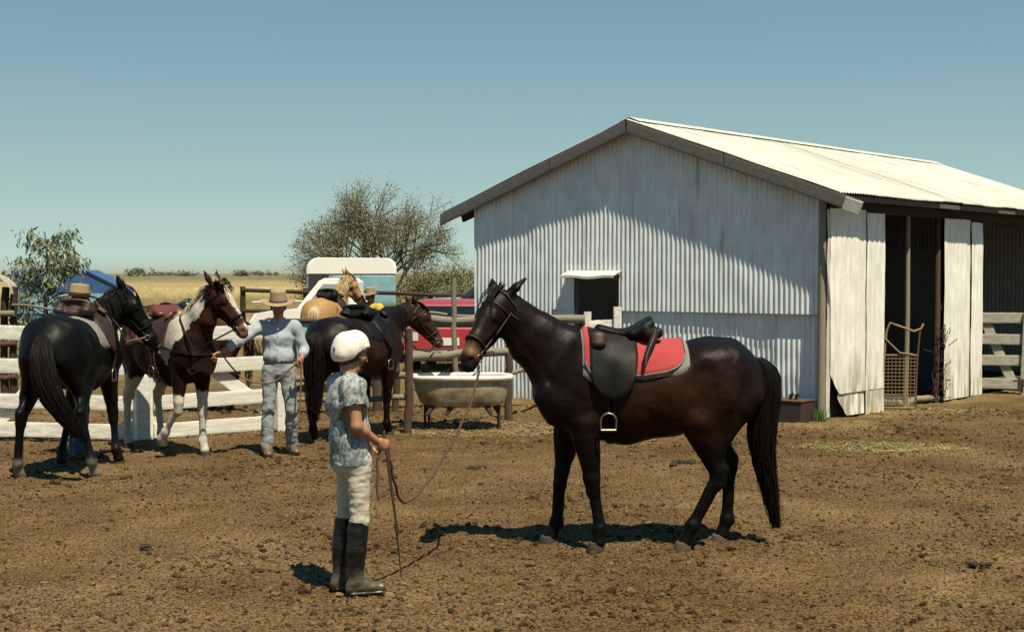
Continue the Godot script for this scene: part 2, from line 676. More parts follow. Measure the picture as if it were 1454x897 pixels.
	M.leaf.backlight_enabled = true
	M.leaf.backlight = Color(0.35, 0.35, 0.25)
	M.leaf.cull_mode = BaseMaterial3D.CULL_DISABLED
	M.bark = mat(lin(0.12, 0.09, 0.07), 0.95, 0.0, fine, Vector3(3, 1, 3))
	M.grass = mat(Color(1, 1, 1), 0.9, 0.0, null, Vector3.ONE, null, 0.1, true)
	M.grass.cull_mode = BaseMaterial3D.CULL_DISABLED
	M.clod = mat(Color(1, 1, 1), 0.95, 0.0, null, Vector3.ONE, null, 0.1, true)
	M.clod.metallic_specular = 0.15


# ------------------------------------------------------------------ ground
func ground_height(x: float, d: float) -> float:
	var r := sqrt(x * x + d * d)
	var near := clampf((34.0 - r) / 10.0, 0.0, 1.0)
	var y := 0.05 * fbm(x * 0.25, d * 0.25) * near
	y += (0.026 * fbm(x * 3.1, d * 3.1, 4.0) + 0.017 * fbm(x * 9.0, d * 9.0, 9.0)) * near
	return y

func ground_color(x: float, d: float) -> Color:
	var r := sqrt(x * x + d * d)
	var dirt := Color(0.198, 0.125, 0.060)
	var pale := Color(0.27, 0.183, 0.096)
	var straw := Color(0.44, 0.35, 0.18)
	var n1 := fbm(x * 0.45, d * 0.45, 2.0)
	var n2 := fbm(x * 1.6, d * 1.6, 7.0)
	var c := dirt.lerp(pale, clampf(0.30 + n1 * 0.9 + n2 * 0.35, 0.0, 0.9))
	c = c * (1.0 - 0.2 * clampf(fbm(x * 0.4, d * 0.4, 5.0), -0.4, 0.4))
	# the left half is drier and paler than the trampled right half
	c = c.lerp(pale, clampf((1.5 - x) * 0.05, 0.0, 0.3) * clampf((d - 7.0) / 6.0, 0.0, 1.0))
	# straw and dust in front of the shed and round the tub
	var near_wall := clampf(1.0 - absf((d - 19.0) - (4.0 - x) * 0.806) / 1.9, 0.0, 1.0) if x < 4.5 else clampf(1.0 - absf((x - 4.0) - (d - 19.0) * 0.806) / 1.2, 0.0, 1.0)
	c = c.lerp(Color(0.36, 0.27, 0.13), near_wall * clampf(0.55 + n2, 0.0, 0.9))
	if d > 20.0:
		c = c.lerp(Color(0.33, 0.25, 0.125), clampf((d - 20.0) / 10.0, 0.0, 1.0) * clampf(0.75 + n1 * 0.8, 0.0, 1.0))
	if r > 34.0:
		var s := straw
		if r > 60.0:
			s = Color(0.33, 0.255, 0.115).lerp(Color(0.56, 0.455, 0.23), clampf((r - 95.0) / 50.0, 0.0, 1.0))
		if r > 300.0:
			s = s.lerp(Color(0.30, 0.27, 0.15), clampf((r - 300.0) / 200.0, 0.0, 1.0))
		s = s * (1.0 + 0.35 * fbm(x * 0.02, d * 0.05, 3.0) + 0.2 * n1)
		c = c.lerp(s, clampf((r - 34.0) / 16.0, 0.0, 1.0))
	c.a = 1.0
	return c

func make_ground() -> void:
	var ang := PackedFloat32Array()
	var a := -30.0
	while a < 30.0:
		ang.append(deg_to_rad(a))
		a += 0.14
	while a <= 330.0:
		ang.append(deg_to_rad(a))
		a += 5.0
	var rad := PackedFloat32Array([0.0, 1.5, 3.0, 4.5])
	var r := 5.5
	while r < 32.0:
		rad.append(r)
		r *= 1.0045
	while r < 5000.0:
		rad.append(r)
		r *= 1.06
	var m := MB.new()
	var uv2 := PackedVector2Array()
	var na := ang.size()
	for j in rad.size():
		for k in na:
			var x := rad[j] * sin(ang[k])
			var d := rad[j] * cos(ang[k])
			m.col = ground_color(x, d)
			m.vert(Vector3(x, ground_height(x, d), -d), Vector3.UP, Vector2(x, d) / 2.6)
			uv2.append(Vector2(x, d) / 11.0)
	for j in rad.size():
		for k in na:
			var q := j * na + k
			if j > 0 and j < rad.size() - 1:
				var e := m.v[q + na] - m.v[q - na]
				var f := m.v[j * na + (k + 1) % na] - m.v[j * na + (k + na - 1) % na]
				var g := e.cross(f)
				if g.y < 0.0:
					g = -g
				if g.length_squared() > 1e-14:
					m.n[q] = g.normalized()
			if j < rad.size() - 1:
				var b := j * na + (k + 1) % na
				m.i.append_array(PackedInt32Array([q, q + na, b + na, q, b + na, b]))
	# front faces run clockwise seen from above
	var t0 := (m.v[m.i[30000 * 3 + 1]] - m.v[m.i[30000 * 3]]).cross(m.v[m.i[30000 * 3 + 2]] - m.v[m.i[30000 * 3]])
	if t0.y > 0.0:
		m.i.reverse()
	var ar := []
	ar.resize(Mesh.ARRAY_MAX)
	ar[Mesh.ARRAY_VERTEX] = m.v
	ar[Mesh.ARRAY_NORMAL] = m.n
	ar[Mesh.ARRAY_COLOR] = m.c
	ar[Mesh.ARRAY_TEX_UV] = m.t
	ar[Mesh.ARRAY_TEX_UV2] = uv2
	ar[Mesh.ARRAY_INDEX] = m.i
	var am := ArrayMesh.new()
	am.add_surface_from_arrays(Mesh.PRIMITIVE_TRIANGLES, ar)
	structure("ground", am, M.ground)
	# clods and crumbs of earth
	var lump := lump_mesh(3)
	var mm := MultiMesh.new()
	mm.transform_format = MultiMesh.TRANSFORM_3D
	mm.use_colors = true
	mm.mesh = lump
	var total := 60000
	mm.instance_count = total
	for k in total:
		var d := 6.5 + 14.5 * pow(rnd.randf(), 1.5)
		var x := (rnd.randf() * 2.0 - 1.0) * d * 0.40
		var s := 0.003 + 0.005 * rnd.randf() + 0.016 * pow(rnd.randf(), 10.0)
		s *= 0.75 + 0.03 * d
		s *= clampf(1.0 + 1.0 * fbm(x * 0.4, d * 0.4, 5.0), 0.45, 1.35)
		var b := Basis(Vector3(rnd.randf() - 0.5, rnd.randf() - 0.5, rnd.randf() - 0.5).normalized(), rnd.randf() * TAU).scaled(Vector3(s * (0.8 + rnd.randf() * 0.8), s * (0.7 + rnd.randf() * 0.5), s))
		mm.set_instance_transform(k, Transform3D(b, Vector3(x, ground_height(x, d) + s * 0.15, -d)))
		var base := ground_color(x, d) * (0.45 + 0.3 * rnd.randf() if rnd.randf() > 0.35 else 0.16 + 0.15 * rnd.randf())
		base.a = 1.0
		mm.set_instance_color(k, base)
	var o := MultiMeshInstance3D.new()
	o.name = "dirt_clods"
	o.multimesh = mm
	o.material_override = M.clod
	add_child(o)
	o.set_meta("kind", "stuff")
	tag(o, "loose brown clods and crumbs of earth over the yard", "dirt clods")

func lump_mesh(sd: int) -> ArrayMesh:   # an angular crumb with flat facets
	var m := MB.new()
	var f := FastNoiseLite.new()
	f.seed = sd
	f.frequency = 1.3
	var rows := 4
	var cols := 6
	var ps := []
	for a in rows + 1:
		for b in cols:
			var th := PI * a / rows
			var ph := TAU * (b + 0.5 * (a % 2)) / cols
			var p := Vector3(sin(th) * cos(ph), cos(th), sin(th) * sin(ph))
			ps.append(p * (0.95 + 0.7 * f.get_noise_3dv(p * 1.7)))
	for a in rows:
		for b in cols:
			var c := (b + 1) % cols
			for t in [[ps[a * cols + b], ps[a * cols + c], ps[(a + 1) * cols + c]], [ps[a * cols + b], ps[(a + 1) * cols + c], ps[(a + 1) * cols + b]]]:
				if (t[1] - t[0]).cross(t[2] - t[0]).length() > 1e-4:
					m.facec(t, Vector3.ZERO)
	return m.mesh()


# ------------------------------------------------------------------ shed
# local axes: x to the right along the gable wall (0 at the near corner, -W at the far one), z out of the gable wall, the long side wall at x = 0 runs to -z
const W := 5.87
const LONG := 10.2
const PEAK := 4.03
const PITCH := 0.345
func roof_y(x: float) -> float:
	return PEAK - PITCH * absf(x + W * 0.5)

const CORR := 0.0762
func corr(x: float) -> float:
	return 0.0095 * cos(TAU * x / CORR)

func wall_tone(x: float, y: float, sd: float) -> Color:
	var c := Color(0.72, 0.755, 0.765)
	var q := fbm(x * 1.3, y * 0.35, sd)
	c = c * (1.0 + 0.10 * q)
	var r := clampf(fbm(x * 6.0, y * 0.8, sd + 3.0) * 2.2 - 0.95, 0.0, 0.4)
	c = c.lerp(Color(0.25, 0.17, 0.11), r)
	c.a = 1.0
	return c

# one corrugated sheet of the gable wall; lean tips its foot in or out, bulge makes it uneven
func gable_sheet(x0: float, x1: float, y0: float, top: Callable, dz: float, lean: float, sd: float, amp := 0.010) -> ArrayMesh:
	var m := MB.new()
	var nu := int(round((x1 - x0) / CORR * 8.0))
	var nv := 14
	var fn := func(u: float, v: float) -> Vector3:
		var x := lerpf(x0, x1, u)
		var yt: float = top.call(x)
		var y := lerpf(y0, yt, v)
		var z := dz + corr(x) + lean * (1.0 - v) + amp * fbm(x * 0.9, y * 1.1, sd) + 0.0035 * fbm(x * 3.5, y * 3.0, sd + 5.0)
		return Vector3(x, y, z)
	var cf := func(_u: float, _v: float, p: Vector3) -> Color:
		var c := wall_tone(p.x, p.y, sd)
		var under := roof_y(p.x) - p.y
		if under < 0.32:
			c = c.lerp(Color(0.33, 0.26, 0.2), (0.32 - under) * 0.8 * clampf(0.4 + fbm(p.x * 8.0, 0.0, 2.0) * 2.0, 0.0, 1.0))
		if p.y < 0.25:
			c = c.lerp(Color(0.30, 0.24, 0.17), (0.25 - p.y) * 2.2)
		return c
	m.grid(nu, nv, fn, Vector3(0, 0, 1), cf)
	return m.mesh()

func make_barn() -> void:
	var b := thing("shed", "big white corrugated iron shed with pale gabled roof and open side bays", "shed", BARN, BARN_TURN)
	# gable wall: two courses of sheets round the hatch
	var hx0 := -3.97
	var hx1 := -3.18
	var hy0 := 0.80
	var hy1 := 1.87
	var n_sheets := 8
	var sw := W / n_sheets
	for k in n_sheets:
		var x1 := -k * sw + (0.02 if k > 0 else 0.0)
		var x0 := -(k + 1) * sw
		var lean_low: float = [-0.03, -0.035, -0.015, 0.004, -0.01, 0.0, 0.006, 0.0][k]
		var dzl: float = [-0.05, -0.055, -0.04, -0.03, -0.025, -0.008, 0.0, 0.0][k]
		var off := 0.0016 * (k % 2)
		# lower course
		var low_top := func(_x: float) -> float: return 1.42
		var upper_top := func(x: float) -> float: return roof_y(x) - 0.012
		if x0 < hx1 - 0.05 and x1 > hx0 + 0.05:
			# beside and under the hatch
			var cuts := []
			if x1 > hx1 + 0.03:
				cuts.append([hx1, x1])
			if x0 < hx0 - 0.03:
				cuts.append([x0, hx0])
			for q in cuts:
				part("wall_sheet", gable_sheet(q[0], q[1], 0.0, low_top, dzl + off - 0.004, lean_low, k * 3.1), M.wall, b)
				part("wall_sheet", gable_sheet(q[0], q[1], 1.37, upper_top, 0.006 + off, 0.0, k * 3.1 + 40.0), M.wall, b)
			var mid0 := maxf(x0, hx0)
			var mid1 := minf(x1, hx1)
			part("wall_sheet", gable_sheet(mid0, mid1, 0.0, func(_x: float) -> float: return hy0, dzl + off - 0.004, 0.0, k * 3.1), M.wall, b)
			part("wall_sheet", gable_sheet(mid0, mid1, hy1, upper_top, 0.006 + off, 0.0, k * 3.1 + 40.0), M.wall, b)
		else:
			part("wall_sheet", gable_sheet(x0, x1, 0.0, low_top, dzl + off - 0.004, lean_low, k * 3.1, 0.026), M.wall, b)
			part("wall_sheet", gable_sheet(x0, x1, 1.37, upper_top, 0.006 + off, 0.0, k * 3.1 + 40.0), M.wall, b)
	# hatch: frame and a tin awning
	var fr := MB.new()
	fr.board(Vector3(hx0 + 0.02, hy0, -0.04), Vector3(hx0 + 0.02, hy1, -0.04), 0.06, 0.05, Vector3.RIGHT)
	fr.board(Vector3(hx1 - 0.02, hy0, -0.04), Vector3(hx1 - 0.02, hy1, -0.04), 0.06, 0.05, Vector3.RIGHT)
	fr.board(Vector3(hx0 + 0.05, hy0 + 0.02, -0.04), Vector3(hx1 - 0.05, hy0 + 0.02, -0.04), 0.06, 0.05)
	fr.board(Vector3(hx0 + 0.05, hy1 - 0.03, -0.04), Vector3(hx1 - 0.05, hy1 - 0.03, -0.04), 0.06, 0.05)
	part("hatch_frame", fr.mesh(), M.grey_wood, b)
	var aw := MB.new()
	aw.col = Color(0.66, 0.64, 0.57)
	var awf := func(u: float, v: float) -> Vector3:
		return Vector3(lerpf(hx0 - 0.11, hx1 + 0.05, u), hy1 + 0.07 - 0.075 * v + 0.012 * sin(u * 9.0) * v, 0.012 + 0.20 * v)
	aw.grid(14, 4, awf, Vector3.UP)
	aw.grid(14, 1, func(u: float, v: float) -> Vector3: return awf.call(u, 1.0) + Vector3(0, -0.035 * v, 0.002), Vector3(0, 0, 1))
	part("hatch_awning", aw.mesh(), M.panel, b)
	# corner post at the near corner, split and weathered
	var cp := MB.new()
	cp.tube([Vector3(-0.005, -0.05, 0.03), Vector3(0.0, 0.7, 0.035), Vector3(0.0, 1.6, 0.03), Vector3(0.0, 2.86, 0.02)], [0.062, 0.055, 0.05, 0.045], 9)
	part("corner_post", cp.mesh(), M.pale_pole, b)
	# a strip of tin up the corner
	var st := MB.new()
	st.col = Color(0.60, 0.58, 0.50)
	st.grid(3, 14, func(u: float, v: float) -> Vector3: return Vector3(0.062 + 0.012 * fbm(v * 4.0, u), lerpf(0.05, 2.72, v), 0.02 - 0.11 * u + 0.02 * fbm(v * 3.0, 7.0)), Vector3(1, 0, 0))
	part("corner_flashing", st.mesh(), M.panel, b)
	make_side(b)
	make_roof(b)
	# far walls, floor and inner lining
	var wl := MB.new()
	wl.col = Color(0.5, 0.5, 0.49)
	wl.grid(400, 2, func(u: float, v: float) -> Vector3: return Vector3(-W + corr(u * LONG) - 0.01, lerpf(0.0, roof_y(-W) - 0.02, v), -u * LONG), Vector3(-1, 0, 0))
	part("far_side_wall", wl.mesh(), M.wall, b)
	var wb := MB.new()
	wb.col = Color(0.5, 0.5, 0.49)
	wb.grid(300, 2, func(u: float, v: float) -> Vector3: return Vector3(-W * u, lerpf(0.0, roof_y(-W * u) - 0.02, v), -LONG + corr(u * W)), Vector3(0, 0, -1))
	part("back_wall", wb.mesh(), M.wall, b)
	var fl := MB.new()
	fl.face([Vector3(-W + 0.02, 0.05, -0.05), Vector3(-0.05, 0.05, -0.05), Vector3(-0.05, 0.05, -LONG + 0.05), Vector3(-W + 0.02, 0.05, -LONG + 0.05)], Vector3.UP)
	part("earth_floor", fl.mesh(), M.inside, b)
	var pt := MB.new()
	pt.board(Vector3(-W + 0.1, 0.05, -0.03), Vector3(-W + 0.1, 2.8, -0.03), 0.1, 0.05, Vector3.RIGHT)
	for q in [-1.47, -2.93, -4.4]:
		pt.board(Vector3(q, 0.05, -0.2), Vector3(q, roof_y(q) - 0.1, -0.2), 0.1, 0.05, Vector3.RIGHT)
	part("wall_framing", pt.mesh(), M.inside, b)

func side_panel(z0: float, z1: float, y0: Callable, y1: float, sd: float, out := 0.07) -> ArrayMesh:
	var m := MB.new()
	var fn := func(u: float, v: float) -> Vector3:
		var z := lerpf(z0, z1, u)
		var yb: float = y0.call(u)
		var y := lerpf(yb, y1 + 0.012 * fbm(u * 3.0, sd), v)
		var edge := 0.014 * (fbm(y * 1.2, sd + 2.0) if u < 0.02 or u > 0.98 else 0.0)
		return Vector3(out + 0.012 * fbm(z * 1.4, y * 1.2, sd) + 0.004 * cos(TAU * z / 0.15), y, z + edge)
	var cf := func(_u: float, _v: float, p: Vector3) -> Color:
		var c := Color(0.88, 0.86, 0.78) * (1.0 + 0.10 * fbm(p.z * 1.2, p.y * 0.4, sd))
		var low := clampf((0.85 + 0.35 * fbm(p.z * 3.0, p.y, sd) - p.y) * 1.6, 0.0, 0.8)
		c = c.lerp(Color(0.34, 0.28, 0.15), low * clampf(0.5 + 1.6 * fbm(p.z * 7.0, p.y * 1.2, sd + 1.0), 0.0, 1.0))
		c.a = 1.0
		return c
	m.grid(30, 26, fn, Vector3(1, 0, 0), cf)
	# the sheet's edges, so that it has thickness
	return m.mesh()

func make_side(b: Node3D) -> void:
	var top := 2.74
	var y_low := func(_u: float) -> float: return 0.33
	var torn := func(u: float) -> float: return maxf(0.33, 0.60 - u * 1.1)
	part("wall_panel", side_panel(-0.06, -1.085, torn, top, 1.0, 0.075), M.panel, b)
	part("wall_panel", side_panel(-1.13, -1.68, y_low, top - 0.03, 2.0, 0.07), M.panel, b)
	part("wall_panel", side_panel(-3.72, -4.705, func(_u: float) -> float: return 0.02, top - 0.03, 3.0, 0.07), M.panel, b)
	part("wall_panel", side_panel(-4.75, -5.20, func(_u: float) -> float: return 0.02, top - 0.06, 4.0, 0.075), M.panel, b)
	# the soiled strips below the first two panels
	part("kick_panel", side_panel(-0.30, -1.09, func(u: float) -> float: return 0.03 + 0.7 * maxf(0.0, 0.35 - u), 0.355, 5.0, 0.06), M.panel, b)
	part("kick_panel", side_panel(-1.14, -1.70, func(_u: float) -> float: return 0.0, 0.34, 6.0, 0.062), M.panel, b)
	# wall framing behind the panels, and the poles
	var g := MB.new()
	g.board(Vector3(0.0, 2.78, -0.1), Vector3(0.0, 2.78, -LONG), 0.14, 0.07)
	g.board(Vector3(0.0, 1.4, -0.1), Vector3(0.0, 1.4, -1.66), 0.1, 0.05)
	g.board(Vector3(0.0, 1.4, -3.74), Vector3(0.0, 1.4, -5.15), 0.1, 0.05)
	part("wall_plate", g.mesh(), M.inside, b)
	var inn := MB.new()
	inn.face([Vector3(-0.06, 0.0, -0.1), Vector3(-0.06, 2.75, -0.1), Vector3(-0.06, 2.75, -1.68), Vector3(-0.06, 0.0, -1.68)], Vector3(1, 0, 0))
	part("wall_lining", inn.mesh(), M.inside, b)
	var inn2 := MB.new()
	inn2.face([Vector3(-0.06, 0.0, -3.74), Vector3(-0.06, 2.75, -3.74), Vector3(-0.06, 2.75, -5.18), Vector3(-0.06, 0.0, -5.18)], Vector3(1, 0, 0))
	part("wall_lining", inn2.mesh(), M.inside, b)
	for q in [[-2.56, 0.04, 0.0], [-1.72, 0.05, -0.03], [-3.68, 0.05, -0.03], [-7.6, 0.07, 0.0]]:
		var p := MB.new()
		p.tube([Vector3(q[2], -0.05, q[0] + 0.03), Vector3(q[2] + 0.01, 1.3, q[0]), Vector3(q[2], 2.75, q[0] - 0.02)], [q[1], q[1] * 0.94, q[1] * 0.85], 9)
		part("door_pole", p.mesh(), M.pale_pole if q[0] == -2.56 else M.post_wood, b)
	# a stall partition inside the far bay
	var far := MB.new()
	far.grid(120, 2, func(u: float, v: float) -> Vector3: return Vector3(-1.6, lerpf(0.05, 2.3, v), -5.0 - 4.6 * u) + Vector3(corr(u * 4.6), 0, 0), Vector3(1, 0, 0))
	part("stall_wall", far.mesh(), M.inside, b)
	var bw := MB.new()
	bw.grid(60, 2, func(u: float, v: float) -> Vector3: return Vector3(0.01 + corr(u * 2.0) * 0.6, lerpf(0.0, 2.75, v), -8.9 - 1.3 * u), Vector3(1, 0, 0))
	part("end_sheet", bw.mesh(), M.wall, b)

func rake_out(x: float) -> float:   # how far the roof overhangs the gable wall
	var u := clampf(-x / W, 0.0, 1.0)
	return 0.215 - 0.016 * u - 0.07 * maxf(0.0, u - 0.5) * 2.0

func make_roof(b: Node3D) -> void:
	var eave := 0.30
	var half := W * 0.5
	var n := 14
	var zs := LONG + 0.25
	for side in [1, -1]:
		var run: float = half + (eave if side > 0 else 0.55)
		for k in n:
			var z1 := -k * zs / n + (0.0 if k else 0.0)
			var z0 := -(k + 1) * zs / n - (0.03 if k < n - 1 else 0.0)
			var m := MB.new()
			var sd: float = k * 1.7 + side * 30.0
			var jut := 0.05 * rnd.randf()
			var fn := func(u: float, v: float) -> Vector3:
				var z := lerpf(z0, z1, u)
				var s: float = v * (run + jut)
				var x: float = -half + side * s
				if k == 0:
					z += u * rake_out(x)
				var y := PEAK + 0.02 - PITCH * s + corr(z) + 0.010 * fbm(z * 0.8, s * 0.9, sd) + 0.003 * (k % 2)
				return Vector3(x, y, z)
			var cf := func(_u: float, v: float, p: Vector3) -> Color:
				var c := Color(0.53, 0.52, 0.465)
				c = c * (1.0 + 0.22 * fbm(p.z * 0.9, p.x * 0.5, 9.0) + 0.22 * fbm(sd * 3.0, 1.0))
				var r := clampf(fbm(p.z * 2.5, v * 1.2, sd) * 2.0 - 0.55, 0.0, 0.6)
				c = c.lerp(Color(0.36, 0.29, 0.19), r)
				c.a = 1.0
				return c
			m.grid(int(round((z1 - z0) / CORR * 8.0)), 8, fn, Vector3.UP, cf)
			part("roof_sheet", m.mesh(), M.roof, b)
	# ridge cap
	var rc := MB.new()
	rc.col = Color(0.62, 0.58, 0.49)
	for side in [1, -1]:
		rc.grid(40, 2, func(u: float, v: float) -> Vector3: return Vector3(-half + side * v * 0.17, PEAK + 0.055 - v * 0.066 + 0.006 * fbm(u * 12.0, 3.0), 0.13 - u * (zs + 0.15)), Vector3.UP)
	part("ridge_cap", rc.mesh(), M.roof, b)
	# barge boards up the gable, in two lengths each, dark and weathered
	for q in [[0.60, -1.35, 0.0], [-1.37, -half + 0.02, 0.004], [-half - 0.02, -4.3, 0.0], [-4.32, -W - 0.60, 0.004]]:
		var x0: float = q[0]
		var x1: float = q[1]
		var m := MB.new()
		var fn := func(u: float, v: float) -> Vector3:
			var x := lerpf(x0, x1, u)
			var an := v * TAU
			var wy := clampf(cos(an) * 1.5, -1.0, 1.0) * 0.088
			var wz := clampf(sin(an) * 1.5, -1.0, 1.0) * 0.016
			return Vector3(x, roof_y(x) - 0.085 + wy + 0.006 * fbm(x * 2.0, 4.0), rake_out(x) - 0.017 + wz + q[2] + 0.004 * fbm(x * 1.2, 8.0))
		m.grid(40, 16, fn, Vector3.UP)
		for e in [x0, x1]:
			var ps := []
			for v in 16:
				ps.append(fn.call(0.0 if e == x0 else 1.0, v / 16.0))
			m.face(ps, Vector3(1 if e == maxf(x0, x1) else -1, 0, 0))
		part("barge_board", m.mesh(), M.grey_wood, b)
	# bright new tin folded round the foot of the right barge board
	var tin := MB.new()
	tin.col = Color(0.5, 0.5, 0.47)
	var tx := 0.50
	tin.box(Transform3D(Basis(Vector3(0, 0, 1), -atan(PITCH)), Vector3(tx, roof_y(tx) - 0.10, rake_out(0.0) - 0.012)), Vector3(0.24, 0.17, 0.05), 0.008)
	part("barge_end_flashing", tin.mesh(), M.panel, b)
	# rafters, battens and the eave board
	for k in 7:
		var z := -0.25 - k * 1.6
		for side in [1, -1]:
			var run: float = half + (eave if side > 0 else 0.55)
			var m := MB.new()
			m.board(Vector3(-half, PEAK - 0.10, z), Vector3(-half + side * (run - 0.08), PEAK - 0.10 - PITCH * (run - 0.08), z), 0.12, 0.05)
			part("rafter", m.mesh(), M.inside, b)
	var ev := MB.new()
	ev.board(Vector3(eave - 0.03, roof_y(eave) - 0.05, 0.02), Vector3(eave - 0.03, roof_y(eave) - 0.05, -LONG), 0.075, 0.03)
	part("eave_batten", ev.mesh(), M.grey_wood, b)


# ------------------------------------------------------------------ fences
func crooked(a: Vector3, b: Vector3, r0: float, r1: float, sd: float, wob := 0.02, sides := 9, seg := 8) -> MB:
	var m := MB.new()
	var ps := []
	var rs := []
	for k in seg + 1:
		var u := float(k) / seg
		ps.append(a.lerp(b, u) + Vector3(fbm(u * 2.0, sd), fbm(u * 2.0, sd + 9.0), fbm(u * 2.0, sd + 19.0)) * wob * 2.0)
		rs.append(lerpf(r0, r1, u) * (1.0 + 0.16 * fbm(u * 5.0, sd + 4.0)))
	m.tube(ps, rs, sides)
	return m

func board_mesh(a: Vector3, b: Vector3, w: float, th: float, sd: float, up := Vector3.UP) -> ArrayMesh:
	var m := MB.new()
	var x := (b - a).normalized()
	var z := x.cross(up).normalized()
	var y := z.cross(x).normalized()
	var fn := func(u: float, v: float) -> Vector3:
		var an := v * TAU
		var wy := clampf(cos(an) * 1.6, -1.0, 1.0) * w * 0.5
		var wz := clampf(sin(an) * 1.6, -1.0, 1.0) * th * 0.5
		return a.lerp(b, u) + y * (wy + 0.008 * fbm(u * 3.0, sd)) + z * (wz + 0.008 * fbm(u * 2.5, sd + 6.0) * 2.0)
	m.grid(12, 16, fn, y)
	for e in 2:
		var ps := []
		for v in 16:
			ps.append(fn.call(float(e), v / 16.0))
		m.face(ps, x if e == 1 else -x)
	return m.mesh()

func white_gate(called: String, label: String, a: Vector3, b: Vector3, brace: Array, group: String, lift := 0.0) -> Node3D:
	var o := thing(called, label, "gate", a, 0.0, group)
	var r := b - a
	var side := r.normalized().cross(Vector3.UP)   # away from the camera
	if side.z > 0.0:
		side = -side
	for y in [1.195, 0.82, 0.42, 0.095]:
		part("rail", board_mesh(Vector3(0, y + lift, 0), r + Vector3(0, y, 0), 0.165, 0.035, y * 7.0 + a.x), M.white_board, o)
	part("brace", board_mesh(r * brace[0] + Vector3(0, brace[1], 0) + side * 0.05, r * brace[2] + Vector3(0, brace[3], 0) + side * 0.05, 0.16, 0.03, 3.0), M.white_board, o)
	for u in [0.02, 0.98]:
		part("stile", board_mesh(r * u + Vector3(0, -0.02, 0) + side * 0.04, r * u + Vector3(0, 1.33, 0) + side * 0.04, 0.13, 0.04, u, r.normalized()), M.white_board, o)
	return o

